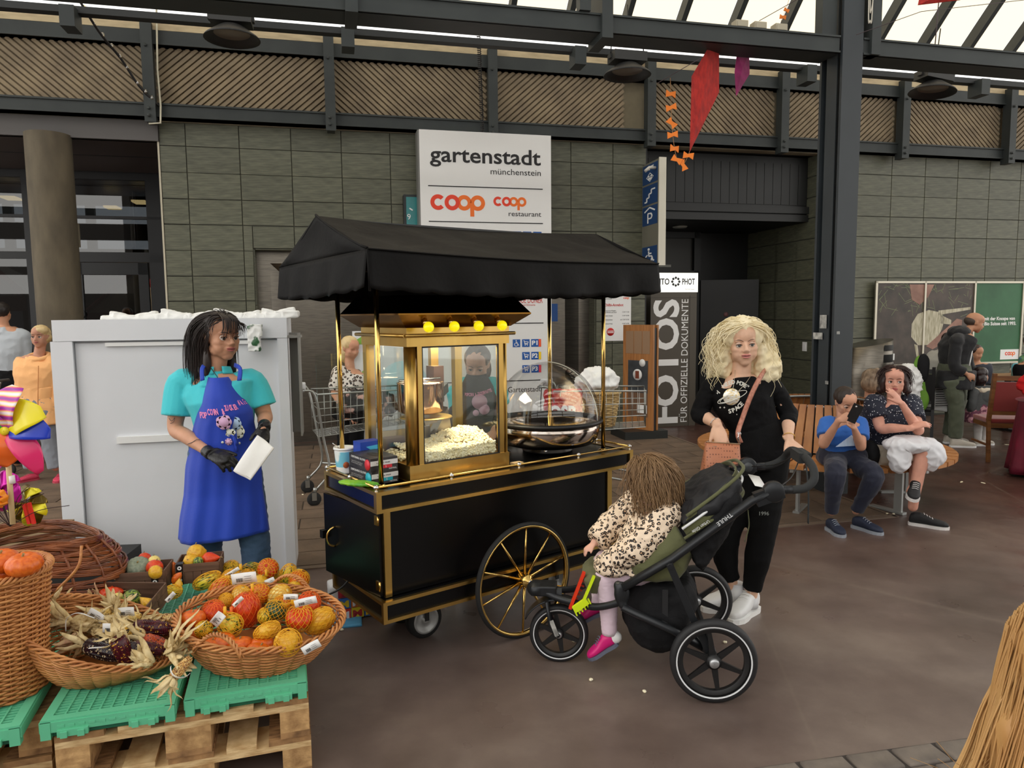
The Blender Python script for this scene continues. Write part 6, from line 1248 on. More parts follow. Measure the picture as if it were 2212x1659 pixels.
# ================================================================ woman in the blue apron
D0=3.78
def P0(px,py,d=0): return PY(px,py,D0+d)
eb=V((P0(490,1000).x,D0,0)); em=person('person','woman in a turquoise polo and blue apron holding a white paper bag with black gloves',eb,'skin_tan',(204,152,122))
F=frame_((.80,-.60,-.06)); hc=P0(477,727,-.01)
J=Jn(P0(487,985),P0(478,862),P0(466,806),(1,-.18,0),(1,-.10,0),wai=P0(485,920),sho=P0(468,830))
aL=[P0(392,826,.02),P0(379,925,-.02),P0(452,978,-.23)]; aR=[P0(545,824,.05),P0(572,898,.04),P0(571,922,-.12)]
body(em,eb,J,(hc,F,.245),[dict(p=aL,d=P0(512,1008,-.30)-P0(455,983,-.23),n=(.1,-.6,.8),side=-1,curl=(.45,.5,.5,.5),L=.18),dict(p=aR,d=P0(566,965,-.22)-P0(571,922,-.12),n=(.5,-.5,.6),side=1,curl=(.6,.6,.6,.6),L=.15)],
 [(P0(460,1000,.02),P0(447,1190,0),P0(448,1345,.05)),(P0(520,1000,.02),P0(553,1190,-.02),P0(556,1345,.05))],W=.98,vox=.0055,bust=.015)
face(em,hc,F,.245,lipm,M('brow_dark',(44,30,28),.7),look=(.1,-.25),lid=.35,base=eb)
# hair
hd=M('hair_dark_brown',(44,32,28),.4,0,var=(5,(30,21,18)))
m=MB(); m.ell(hc+F@V((0,-.09,.18))*.245,(.37*.245,.43*.245,.36*.245),rot=F,seg=20,rg=14); m.ell(hc+F@V((0,-.25,-.35))*.245,(.30*.245,.17*.245,.6*.245),rot=F); m.ell(hc+F@V((-.32,-.12,-.62))*.245,(.10*.245,.12*.245,.42*.245),rot=F); m.ell(hc+F@V((.30,-.05,-.55))*.245,(.09*.245,.12*.245,.36*.245),rot=F); put(em,'hair_base',fuse(m,.007,2,'hair',push=[(hc+F@V((0,.42,-.05))*.245,.09,.05,tuple(F@V((0,-1,.3))))]),hd,eb)
m=scalp_strands(hc,F,.245,800,lambda p,q:q.uniform(.28,.42) if p.y<.45 else q.uniform(.07,.12),.0,wave=(.004,5),flare=.0,R=1.03,width=.9,seed=3,az=(pi*.5,pi*2.5),front_skip=.93,rad=.0020,steps=14,part=.01,keep=lambda p:not(p.y>.35 and p.z<.55)); put(em,'hair',m,hd,eb,kind='stuff')
m=MB()
for i in range(36):
    q=random.Random(i); a=V((q.uniform(-.14,.22),.36,.36))*.245; b=V((a.x/.245*1.25+q.uniform(-.03,.03),.46,.10+q.uniform(-.12,.04)))*.245; m.tube(CR([hc+F@V((a.x*.6,.12*.245,.50*.245)),hc+F@a+F@V((0,.01,.01)),hc+F@V((a.x*1.1,.46*.245,.24*.245)),hc+F@b],4),[.0016]*10+[.001]*3,4)
put(em,'fringe',m,hd,eb,kind='stuff')
put(em,'earring',MB().ell(hc+F@V((-.36,-.0,-.17))*.245,.005,seg=8,rg=6),chrome,eb)
# polo
tq=cloth('polo_turquoise',(64,196,206)); m=MB(); torso(m,J,1.0,.013,1,7,bust=.015); limb(m,[J['sho'],J['sho'].lerp(J['nek'],.6)+V((0,0,.0)),J['nek']+V((0,0,.012))],[.10,.075,.062],16,rnd=False)
for a in (aL,aR): sleeve(m,[V(J['sho']).lerp(a[0],.55)-V((0,0,.01)),a[0]-V((0,0,.004)),a[1]],1.72,.062,.078)
for a in (aL,aR): m.ell(a[0]-V((0,0,.005)),(.066,.064,.058))
put(em,'polo_shirt',wrinkled(m,.006,3,.004,9,st=(1,1,.6)),tq,eb)
m=MB(); nk=J['nek']+V((.012,0,0)); m.grid(lambda u,v:nk+V(((.062+.012*v)*cos(-.9+u*(2*pi-.6)+.0),(.058+.012*v)*sin(-.9+u*(2*pi-.6)),.028-.038*v+.01*cos(u*6))),30,4,th=.003); put(em,'collar',m,tq,eb)
# jeans
m=MB(); torso(m,J,1.05,.010,0,3)
for h_,k_,a_ in ((P0(460,1000,.02),P0(447,1190,0),P0(448,1345,.05)),(P0(520,1000,.02),P0(553,1190,-.02),P0(556,1345,.05))): limb(m,[h_,h_.lerp(k_,.5),k_,a_],[.10,.092,.074,.056],16,rnd=False)
put(em,'jeans',wrinkled(m,.008,3,.004,14,st=(1,1,2.5)),jeans,eb)
for x in (448,556): g_=G(x,1368); shoe(em,g_+V((0,.10,0)),g_+V((.03 if x>500 else -.02,-.14,0)),upper=M('shoe_grey',(70,72,76),.7),sole=white,base=eb)
# apron: curved shell in front of the body
ab=M('apron_blue',(26,66,186),.7,0,var=(2,(22,58,172)),bump=(70,.12),sheen=.1)
rows=[(812,481,.060,-.115,.0),(850,489,.105,-.165,.1),(885,493,.152,-.182,.5),(915,487,.165,-.175,1.0),(950,486,.185,-.168,1.1),(1000,484,.21,-.165,1.1),(1060,483,.222,-.145,1.05),(1110,483,.245,-.15,1.0),(1152,484,.258,-.155,1.0)]
def apron_fn(u,v):
    k=v*(len(rows)-1); i=min(int(k),len(rows)-2); f=k-i; f=f*f*(3-2*f) if 0 else f; r=[a+(b-a)*f for a,b in zip(rows[i],rows[i+1])]
    c=P0(r[1],r[0]); x=(u-.5)*2; a=x*1.35; wrp=r[4]
    px=c.x+r[2]*sin(a)/sin(1.35); py=D0+r[3]*cos(a)/1+.05*(abs(x)**3)*wrp-.045*x
    fold=.007*sin(9*x+2+v*3)*v+.004*sin(21*x+v*8)*v
    z=c.z+(.0 if v<.95 else 0)+ .01*sin(3*x)*(v>.9)
    return V((px,py-fold*1.2-.012,z+.028*x*v))
put(em,'apron',MB().grid(apron_fn,48,44,th=.004),ab,eb)
def on_ap(px,py,off=.004):
    """nearest apron surface point for an image position"""
    d=ray(px,py); best=None
    for i in range(49):
        for j in range(45):
            p=APG[i][j]; r=p-V((0,0,H)); t=r.dot(d)/d.dot(d); e=(r-d*t).length
            if best is None or e<best[0]: best=(e,i/48,j/44)
    return best
APG=[[apron_fn(i/48,j/44) for j in range(45)] for i in range(49)]
put(em,'apron_pocket',MB().grid(lambda u,v:apron_fn(.12+.30*u,.60+.26*v)+V((0,-.0015,0)),12,10,th=.001).grid(lambda u,v:apron_fn(.425+.45*u,.60+.26*v)+V((0,-.0015,0)),12,10,th=.001),M('apron_blue_dark',(22,58,170),.7),eb,kind='stuff')
for s,(a,b) in (('l',((437,822),(441,775))),('r',((517,822),(516,780)))):
    p=P0(*a,-.125); q_=P0(a[0]*.4+b[0]*.6+(-2 if s=='l' else 2),(a[1]+b[1])/2-4,-.09); r_=P0(b[0]+(12 if s=='l' else -10),b[1]+8,-.03); put(em,'neck_strap',MB().tube(CR([p,q_,r_],5),.012,6,flat=.22,up=(0,1,0)),ab,eb)
pk_=M('print_pink',(248,150,196),.6); kn=MB().tube(CR([P0(470,948,-.17),P0(500,940,-.18),P0(512,960,-.18)],4),.006,6).tube(CR([P0(505,945,-.18),P0(512,975,-.175)],4),.006,6); put(em,'apron_bow',kn,ab,eb)
# curved lettering, one glyph mesh bent onto the bib
def bend_text(par,base,s,mat,px0,py0,px1,py1,h,sag_,dz,off=-.006,name='lettering',surf=None):
    n=len(s)
    for i,ch in enumerate(s):
        if ch==' ': continue
        t=(i+.5)/n; x=px0+(px1-px0)*t; y=py0+(py1-py0)*t+sag_*sin(pi*t); a=-atan2((py1-py0)+sag_*pi*cos(pi*t),(px1-px0)); p=surf(x,y)
        pit=((px1-px0)/n)*D0/FPX; o=text(ch,mat,par,0,-h/2,h=h,w=pit*(.92 if ch!='I' else .3),align='CENTER',y=0,bold=.035,name=name); o.location=p-base; o.rotation_euler=(0,-a,0.0)
def apsurf(x,y):
    e,u,v=on_ap(x,y); p=apron_fn(u,v); return p+V((0,-.016,0))
bend_text(em,eb,'POPCORN &',pk_,434,894,486,885,.030,2,0,surf=apsurf); bend_text(em,eb,'ZUCKERWATTE',pk_,487,884,541,856,.028,5,0,surf=apsurf)
def blob_at(px,py,rx,rz,mat,nm='printed_cloud'):
    p=apsurf(px,py)+V((0,.010,0)); rx*=1.25; rz*=1.25; m=MB()
    for k in range(7): a=2*pi*k/7; m.lathe([(.0001,.0030),(rz*.5,.0030),(rz*.5,.001)],14,(rx*.55*cos(a),0,rz*.55*sin(a)),'y')
    m.lathe([(.0001,.0035),(rz*.7,.0035),(rz*.7,.001)],18,(0,0,0),'y'); o=obj(nm,m,mat,em,loc=p-eb)
cw_=M('print_cream',(228,230,214),.6)
blob_at(486,914,.032,.03,M('print_lilac',(212,170,205),.6)); blob_at(508,913,.026,.028,M('print_pale_blue',(170,196,226),.6)); blob_at(515,930,.03,.03,cw_); blob_at(496,936,.032,.016,cw_); blob_at(494,955,.014,.014,M('print_lilac'),'printed_cone'); blob_at(484,958,.005,.005,cw_); blob_at(517,956,.005,.005,cw_)
# gloves, watch, bag
gl_=M('glove_black',(24,24,26),.4,0,bump=(60,.3))
for a,d,n,sd,L_,cu in ((aL,P0(512,1008,-.30)-P0(455,983,-.23),(.1,-.6,.8),-1,.18,(.45,.5,.5,.5)),(aR,P0(566,965,-.22)-P0(571,922,-.12),(.5,-.5,.6),1,.15,(.6,.6,.6,.6))):
    m=MB(); hand_mb(m,a[2],d,n,sd,L_*1.04,cu,.1,(.55,.3),fr=.0092); dd=(V(a[2])-V(a[1])).normalized(); m.tube([V(a[2])-dd*.03,V(a[2])+dd*.02],[.031,.031],14); put(em,'glove',fuse(m,.0042,1,'glove',wr=[(.0015,40,(1,1,1))]),gl_,eb)
w_=aR[2]; dd=(V(aR[2])-V(aR[1])).normalized(); put(em,'wristwatch',MB().tube([w_-dd*.035,w_-dd*.02],[.031,.031],18).box(w_.x+.005,w_.x+.03,w_.y-.035,w_.y-.02,w_.z+.01,w_.z+.03),black,eb)
tatm=M('tattoo_ink',(96,84,84),.6)
tp=aL[0].lerp(aL[1],.82)+V((.0,-.044,0)); put(em,'butterfly_tattoo',MB().tube(CR([tp+V((-.02,.003,.015)),tp+V((-.005,0,.0)),tp+V((.012,.0,.018)),tp+V((.004,0,-.004)),tp+V((-.015,.003,-.012))],4),.0014,5),tatm,eb)
tp=aL[1].lerp(aL[2],.62)+V((0,-.033,.012)); put(em,'arm_tattoo',MB().tube(CR([tp+V((-.03,.004,-.012)),tp,tp+V((.02,-.003,.012)),tp+V((.035,0,.01))],4),.0018,5),tatm,eb)
put(em,'pendant_cord',MB().tube(CR([P0(452,790,-.06),P0(470,815,-.125),P0(486,838,-.14)],5),.0022,6),black,eb)
bg_=thing('paper_bag','white paper bag held in black gloves before the blue apron','bag',P0(550,985,-.24),0)
q4=[P0(505,1018,-.33),P0(541,1038,-.34),P0(593,968,-.27),P0(557,940,-.25)]; q4=[p-bg_.location for p in q4]
obj('sheet',MB().grid(lambda u,v:(q4[0].lerp(q4[1],v)).lerp(q4[3].lerp(q4[2],v),u)+V((0,-.010*sin(pi*u)*sin(pi*v)-.004*sin(6*v+2*u),0)),16,10,th=.008),bgm,bg_)
obj('fold_line',MB().tube([(q4[0].lerp(q4[3],.06))+V((0,-.006,0)),(q4[1].lerp(q4[2],.06))+V((0,-.006,0))],.001,4),M('fold_grey',(190,190,188),.6),bg_)
# ================================================================ blonde woman with the pushchair
D1=3.86
def P1(px,py,d=0): return PY(px,py,D1+d)
bb=V((P1(1610,1000).x,D1,0)); bm2=person('person','blonde curly haired woman in black with one hand on the pushchair handle',bb,'skin_fair',(230,186,158))
F1=frame_((-.12,-1,-.05),(-.06,0,1)); hc1=P1(1604,742,-.01)
J1=Jn(P1(1642,975),P1(1606,868),P1(1601,810),(1,.05,0),(1,.08,0),wai=P1(1628,918),sho=P1(1602,838))
bL=[P1(1538,838,.02),P1(1512,893,.02),P1(1550,918,-.12)]; bR=[P1(1668,838,.0),P1(1702,892,.0),P1(1704,950,-.16)]
hL=dict(p=bL,d=P1(1560,960,-.18)-P1(1550,918,-.12),n=(-.3,-.9,.3),side=1,curl=(.5,.6,.65,.7)); hR=dict(p=bR,d=P1(1738,985,-.27)-P1(1704,950,-.16),n=(.2,-.35,1),side=1,curl=(.25,.22,.22,.3),L=.18,thumb=(.75,.2))
lg=[(P1(1618,985,.02),P1(1566,1180,.02),P1(1580,1262,.03),P1(1590,1285,.03)),(P1(1668,985,.0),P1(1640,1185,-.05),P1(1622,1285,-.02),P1(1618,1310,-.02))]
body(bm2,bb,J1,(hc1,F1,.238),[hL,hR],[l for l in lg],W=.86,vox=.0055,bust=.03,jaw=.95,arm_r=(.042,.036,.031,.023),leg_r=(.075,.055,.048,.035))
face(bm2,hc1,F1,.238,M('lips_pink',(214,134,130),.4),M('brow_taupe',(110,82,66),.7),look=(-.06,-.08),lid=.30,iris=M('iris_grey',(80,84,84),.2),base=bb,frown=.5,mouth_open=.006)
yb=M('hair_platinum',(252,240,206),.42,0,var=(9,(244,228,180)))
h_=.238; m=MB(); m.ell(hc1+F1@V((0,-.10,.16))*h_,(.42*h_,.47*h_,.42*h_),rot=F1,seg=20,rg=14)
for s in (-1,1): m.ell(hc1+F1@V((s*.42,-.18,-.35))*h_,(.20*h_,.24*h_,.5*h_),rot=F1)
m.ell(hc1+F1@V((0,-.3,-.4))*h_,(.45*h_,.22*h_,.6*h_),rot=F1); m.ell(hc1+F1@V((-.55,-.1,-.62))*h_,(.26*h_,.22*h_,.42*h_),rot=F1)
put(bm2,'hair_base',fuse(m,.008,3,'hair',wr=[(.012,22,(1,1,1)),(.006,50,(1,1,.6))],push=[(hc1+F1@V((0,.46,-.12))*h_,.078,.06,tuple(F1@V((0,-1,.1))))]),M('hair_platinum_shade',(246,234,200),.5,0,var=(9,(232,216,172))),bb)
m=scalp_strands(hc1,F1,h_,900,lambda p,q:q.uniform(.26,.40)*(1.22 if p.x<0 else .92),0,wave=(.017,19),flare=.27,seed=5,grav=1.0,az=(0,2*pi),front_skip=.98,rad=.0021,steps=24,R=1.14,part=-.008,width=1.08,keep=lambda p:not(p.y>.30 and p.z<.58))
put(bm2,'hair',m,yb,bb,kind='stuff')
bt=M('top_black',(13,13,15),.85,0,bump=(120,.12),spec=.2); m=MB(); torso(m,J1,.87,.010,1,7,bust=.03); limb(m,[J1['sho'],J1['nek']-V((0,0,.012))],[.10,.072],16,rnd=False)
for a in (bL,bR): sleeve(m,[V(J1['sho']).lerp(a[0],.55)-V((0,0,.008)),a[0],a[1],a[2]],2.42,.053,.040); m.ell(a[0],(.056,.056,.052)); m.ell(a[1],(.047,.047,.046))
put(bm2,'long_sleeve_top',wrinkled(m,.006,3,.0045,10,amp2=.002),bt,bb)
m=MB(); torso(m,J1,.88,.011,0,3)
for l in lg: limb(m,[l[0],l[0].lerp(l[1],.5),l[1],l[1].lerp(l[2],.86)],[.092,.085,.070,.050],16,rnd=False)
put(bm2,'trousers',wrinkled(m,.008,3,.004,9,st=(1,1,1.2)),M('trousers_black',(12,12,13),.85,0,bump=(90,.15),spec=.2),bb)
for k,(a,hl,to) in enumerate((((1590,1270,.03),(1592,1312,.05),(1520,1322,-.02)),((1618,1300,-.02),(1628,1342,.02),(1572,1352,-.16)))):
    p=P1(*a); hp=G(hl[0],hl[1]+2); tp_=G(to[0],to[1]); put(bm2,'sock',MB().tube([p+V((0,0,.03)),V((p.x,p.y,.04))],[.044,.05],14),M('sock_white',(214,214,216),.8),bb)
    hp=V((p.x+.05,p.y+.05,0)); dr_=V((-.24,-.07,0)) if k==0 else V((-.19,-.19,0)); shoe(bm2,hp,hp+dr_,upper=M('trainer_white',(232,232,232),.5),sole=white,w=.047,hgt=.10,base=bb,nm='trainer',st=.028)
# print on the shirt
def chestp(px,py):
    d=ray(px,py); c=J1['che']; u=(px-1583)/60; return PY(px,py,D1-.150+.05*u*u+max(0,(py-905))*.0006)
def ctext(s,mat,pts,h):
    n=len(s); A=CR([V((x,y,0)) for x,y in pts],20); 
    for i,ch in enumerate(s):
        if ch==' ': continue
        k=int((i+.5)/n*(len(A)-1)); p=A[k]; q=A[min(k+1,len(A)-1)]; a=atan2(q.y-p.y,q.x-p.x); o=text(ch,mat,bm2,0,-h/2,h=h,align='CENTER',y=0,bold=.03); o.location=chestp(p.x,p.y)-bb+V((0,-.004,0)); o.rotation_euler=(0,a,0)
silver=M('print_silver',(226,224,214),.4)
ctext('I NEED MORE',silver,[(1549,849),(1565,832),(1583,825),(1600,828),(1612,835)],.020); ctext('SPACE',silver,[(1572,889),(1585,885),(1596,877),(1603,870)],.022)
pc_=chestp(1580,857)-bb; obj('printed_planet',MB().lathe([(.0001,.008),(.040,.006),(.044,.001)],28,pc_,'y'),pattern(M('print_sequin',(210,180,120),.3,.4),(226,200,140),(250,246,236),50,.45,'NOISE',(1,1,3)),bm2)
m=MB()
for a0_,a1_,r_ in ((pi*.62,pi*1.75,.078),(pi*1.75,pi*2.42,.078),(pi*.7,pi*1.7,.066)): m.tube([pc_+V((r_*cos(a)*1.0*cos(.33)+r_*.30*sin(a)*sin(.33),-.013,r_*.30*sin(a)*cos(.33)+r_*cos(a)*sin(.33)*1.0)) for a in [a0_+(a1_-a0_)*i/24 for i in range(25)]],.0032,5,flat=.5)
obj('printed_ring',m,silver,bm2)
m=MB()
for x,y,s in ((1549,849,.006),(1616,834,.007),(1612,866,.005),(1555,880,.006),(1564,880,.006),(1591,895,.004)):
    c=chestp(x,y)-bb+V((0,-.005,0)); m.prism([(c.x+s*cos(k*pi/4)*(1 if k%2==0 else .35),c.z+s*sin(k*pi/4)*(1 if k%2==0 else .35)) for k in range(8)],c.y-.001,c.y+.001)
obj('printed_stars',m,silver,bm2,kind='stuff')
put(bm2,'necklace',MB().tube(CR([P1(1588,800,-.07),P1(1585,830,-.155),P1(1581,846,-.165)],5),.0013,5).tube(CR([P1(1624,808,-.06),P1(1612,826,-.145),P1(1594,846,-.165)],5),.0013,5),M('necklace_silver',(210,200,180),.3,.9),bb)
for a,mt in ((bL,chrome),(bR,M('bracelet_gold',(220,180,90),.3,1))):
    w_=a[2]; dd=(V(a[2])-V(a[1])).normalized(); x=dd.cross(V((0,0,1))).normalized(); y=dd.cross(x); put(bm2,'bracelet',MB().tube([w_-dd*.02+x*.030*cos(t)+y*.030*sin(t) for t in [2*pi*i/24 for i in range(24)]],.0022,6,closed=True),mt,bb)
text('1996',M('print_grey',(150,156,150)),bm2,0,0,h=.02,name='lettering').location=P1(1640,1113,-.125)-bb
# handbag
hb1=thing('handbag','brown patterned leather handbag worn across the body by the blonde woman','handbag',P1(1561,990,-.22),R(-4)); lt=M('leather_cognac',(176,106,72),.42,0); pattern(lt,(120,66,44),(184,116,82),70,.28,'VORONOI',soft=.06,rand=0.0)
s_=3.64/FPX
def hbp(px,py,d=0): return (Matrix.Rotation(R(4),3,'Z')@(P1(px,py,-.22+d)-hb1.location))
A_=[hbp(1524,955),hbp(1598,960),hbp(1600,1030),hbp(1512,1030)]
m=MB(); 
R_=[]
for t in [i/8 for i in range(9)]:
    l_=A_[0].lerp(A_[3],t); r_=A_[1].lerp(A_[2],t); c=(l_+r_)/2; w=(r_-l_)/2; th=.014+.05*sin(min(1,t*1.15)*pi/2); R_.append(sring(c,w,V((0,th,0)),22,3.5))
m.loft(R_,True); obj('bag_body',m,lt,hb1); obj('zip_top',MB().tube([A_[0]+V((0,-.012,.004)),A_[1]+V((0,-.012,.004))],.003,6),M('zip_gold',(170,140,110),.4,.6),hb1)
obj('logo_plate',MB().box(*(lambda c:(c.x-.012,c.x+.012,c.y-.022,c.y-.016,c.z-.003,c.z+.004))(hbp(1541,964))),M('bag_plate',(220,200,180),.3,.8),hb1)
sp_=[hbp(1600,957),hbp(1594,935,-.0),hbp(1605,900,.04),hbp(1620,860,.05),hbp(1635,828,.07),hbp(1648,806,.13),hbp(1652,800,.26),hbp(1600,850,.42),hbp(1540,940,.36),hbp(1526,957,.02)]
obj('strap',MB().tube(CR(sp_,6),.0125,6,flat=.22,up=(.2,1,.1)),M('strap_pinkish',(196,134,112),.5,0,var=(60,(160,98,78))),hb1); obj('clasp',MB().tube([hbp(1597,958),hbp(1594,946),hbp(1596,935)],.006,8).lathe([(.010,-.003),(.014,0),(.010,.003)],12,tuple(hbp(1596,938)),'y'),chrome,hb1)
"""end"""
# ================================================================ PUSHCHAIR
PO=V((.90,3.26,0)); PRZ=R(174); pc_t=thing('pushchair','black three wheeled pushchair with an olive green canopy and big spoked wheels','pushchair',PO,PRZ)
def sw(x,y,z): return V((PO.x+x*cos(PRZ)-y*sin(PRZ),PO.y+x*sin(PRZ)+y*cos(PRZ),z))
fb=M('frame_anthracite',(40,42,45),.38,.4); ol=M('fabric_olive',(96,98,62),.8,0,var=(5,(82,84,52)),bump=(90,.2),sheen=.1); fbk=M('fabric_black',(22,22,24),.8,0,bump=(60,.3),spec=.25); foam=M('foam_grip',(38,40,41),.8); tyr=M('tyre_rubber',(30,30,32),.6,0,bump=(30,.2)); refl=M('reflective_white',(226,228,230),.4)
def pwheel(x,y,r,nm='wheel'):
    t=obj(nm,MB().lathe([(r*.80,-.014),(r*.86,-.022),(r*.95,-.02),(r,-.010),(r+.0005,0),(r,.010),(r*.95,.02),(r*.86,.022),(r*.80,.014)],56,(0,0,0),'y'),tyr,pc_t,loc=(x,y,r))
    obj('reflective_ring',MB().lathe([(r*.835,.0215),(r*.868,.0228)],56,(0,0,0),'y').lathe([(r*.868,-.0228),(r*.835,-.0215)],56,(0,0,0),'y'),refl,t)
    obj('rim',MB().lathe([(r*.70,-.010),(r*.78,-.017),(r*.83,-.018),(r*.83,.018),(r*.78,.017),(r*.70,.010),(r*.70,-.010)],56,(0,0,0),'y'),black,t)
    sp=MB().loft([[(-.008-.006*(1-k),-.006,r*(.12+.62*k)),(.008+.006*(1-k),-.006,r*(.12+.62*k)),(.008+.006*(1-k),.006,r*(.12+.62*k)),(-.008-.006*(1-k),.006,r*(.12+.62*k))] for k in (0,1)],True,smooth=False).mesh('spoke'); sp.materials.append(black)
    for k in range(6): link(sp,'spoke',t,(0,0,0),(0,k*pi/3+.15,0))
    obj('hub',MB().lathe([(.001,.028),(r*.14,.028),(r*.17,.02),(r*.17,-.02),(.001,-.028)],24,(0,0,0),'y'),black,t); obj('hub_cap',MB().lathe([(.001,-.034),(r*.10,-.034),(r*.115,-.028),(r*.115,.028),(r*.10,.034),(.001,.034)],20,(0,0,0),'y'),M('cap_silver',(180,182,184),.3,.7),t)
# lathe axis y maps z->-y: near side is +y, so both faces carry ring and cap
pwheel(.024,.33,.182); pwheel(.0,-.33,.182); pwheel(.69,.02,.14)
obj('axle',MB().tube([(.012,-.31,.182),(.012,.31,.182)],.014,10).bar((.1,-.2,.25),(.02,-.3,.19),.03,.03).bar((.1,.2,.25),(.02,.3,.19),.03,.03),fb,pc_t)
for s in (1,-1):
    y=.255*s
    obj('main_tube',MB().tube([(.40,y,.462),(.192,y,.596),(-.134,y,.856),(-.20,y,.893)],.0185,12,flat=1.35,up=(0,1,0)),fb,pc_t)
    obj('handle_joint',MB().lathe([(.001,.022),(.038,.022),(.045,.014),(.045,-.014),(.038,-.022),(.001,-.022)],28,(-.225,y,.898),'y').bar((-.15,y,.862),(-.26,y,.905),.036,.06,up=(0,0,1)),fb,pc_t)
    obj('joint_disc',MB().lathe([(.001,.026*s),(.022,.026*s),(.024,.022*s)],24,(-.225,y,.898),'y').xf(Matrix.Identity(4)),M('disc_grey2',(64,67,70),.4),pc_t)
    obj('knee_joint',fuse(MB().ell((.405,y*.95,.43),(.035,.022,.055)).tube([(.42,y*.9,.46),(.40,y*.95,.38)],.022,10,round_=True),.006,2,'kj'),fb,pc_t)
    obj('front_tube',MB().tube(CR([(.40,y*.92,.40),(.44,y*.85,.37),(.52,.17*s,.335),(.61,.09*s,.318),(.70,.05*s,.325),(.76,.03*s,.345)],5),.0165,12),fb,pc_t)
    obj('lower_tube',MB().tube([(.405,y,.375),(.18,y,.272),(.05,y,.20)],.0165,12,flat=1.2,up=(0,1,0)),fb,pc_t)
    obj('strut',MB().bar((.207,y+.035*s,.585),(.10,y+.035*s,.335),.008,.030,up=(1,0,.4)).tube([(.204,y+.02*s,.575),(.204,y+.045*s,.575)],.012,12).bar((.10,y+.03*s,.34),(.035,y+.04*s,.20),.012,.03,up=(1,0,.4)),fb,pc_t)
hb_pts=[(-.25,.255,.907),(-.31,.255,.908),(-.355,.25,.915),(-.392,.235,.945),(-.40,.20,.985),(-.398,.12,1.01),(-.40,0,1.016),(-.40,-.12,1.006),(-.402,-.2,.98),(-.395,-.24,.945),(-.36,-.255,.915),(-.31,-.257,.90),(-.25,-.257,.895)]
obj('handlebar',MB().tube(CR(hb_pts,5),.0175,14),foam,pc_t); obj('bar_sleeve',MB().tube([(-.24,.255,.905),(-.30,.255,.908)],.0185,14).tube([(-.24,-.257,.895),(-.31,-.257,.90)],.0185,14),fb,pc_t,kind='stuff')
obj('brake_lever',MB().box(-.425,-.372,-.05,.09,.985,1.03),foam,pc_t); obj('brake_cable',MB().tube(CR([(-.39,.03,.99),(-.34,.1,.93),(-.27,.2,.91)],5),.003,6).tube(CR([(-.39,-.05,.99),(-.33,-.15,.93),(-.24,-.22,.905)],5),.003,6),black,pc_t)
obj('wrist_strap',MB().tube(CR([(-.40,.1,.985),(-.41,.11,.85),(-.415,.1,.72)],5),.012,6,flat=.2),M('strap_grey',(60,64,66),.7),pc_t)
obj('front_block',fuse(MB().box(.70,.82,-.05,.05,.325,.375).ell((.80,0,.35),(.045,.06,.035)),.007,3,'fb'),fb,pc_t); obj('grey_clip',MB().box(.675,.705,.02,.045,.335,.36),M('disc_grey2'),pc_t)
for s in (1,-1): obj('fork_leg',MB().tube([(.745,.02+.045*s,.31),(.73,.02+.045*s,.20),(.69,.02+.04*s,.14)],.013,10,flat=.7),fb,pc_t)
obj('mudguard',MB().grid(lambda u,v:(.69+.172*cos(.45+u*1.55)+0,.02+(v-.5)*.075,.14+.172*sin(.45+u*1.55)),16,6,th=.005),fb,pc_t)
obj('sticker',MB().box(-.010,.010,.0,.002,-.04,.04,rot=ry(R(20))),stk,pc_t,loc=(.71,.075,.185))
# seat and basket fabric
def fab_loft(name,rings,mat,vox=.008,wr=None,par=pc_t,n=18,p=3.2,it=3):
    m=MB(); m.loft([sring(V(c),V(X),V(Y),n,p) for c,X,Y in rings],True); return obj(name,fuse(m,vox,it,name,wr=wr),mat,par)
fab_loft('storage_basket',[((.235,0,.135),(.05,0,0),(0,.17,0)),((.235,0,.17),(.11,0,-.005),(0,.21,0)),((.235,0,.26),(.155,0,-.02),(0,.235,0)),((.225,0,.33),(.17,0,-.01),(0,.235,0)),((.20,0,.40),(.14,0,.0),(0,.225,0)),((.19,0,.44),(.10,0,0),(0,.19,0))],fbk,wr=[(.006,9,(1,1,1)),(.002,25,(1,1,1))])
obj('basket_strap',MB().box(.205,.23,.232,.238,.30,.45).ringx((.218,.285),.012,.018,.236,.242,seg=16),M('webbing_black',(30,30,32),.7),pc_t)
fab_loft('seat_underside',[((.30,0,.465),(.08,0,.0),(0,.19,0)),((.26,0,.51),(.12,0,.05),(0,.225,0)),((.20,0,.58),(.09,0,.08),(0,.23,0)),((.13,0,.66),(.05,0,.07),(0,.23,0))],ol,wr=[(.004,12,(1,1,1))])
fab_loft('leg_rest',[((.53,0,.38),(.03,0,.01),(0,.13,0)),((.53,0,.44),(.05,0,.0),(0,.15,0)),((.50,0,.465),(.05,0,0),(0,.15,0))],ol,wr=[(.003,14,(1,1,1))])
fab_loft('back_rest',[((.10,0,.60),(.06,0,.10),(0,.22,0)),((.02,0,.70),(.05,0,.07),(0,.22,0)),((-.06,0,.80),(.04,0,.05),(0,.21,0)),((-.10,0,.86),(.02,0,.02),(0,.19,0))],fbk,wr=[(.010,9,(1,1,1)),(.004,22,(1,1,1))])
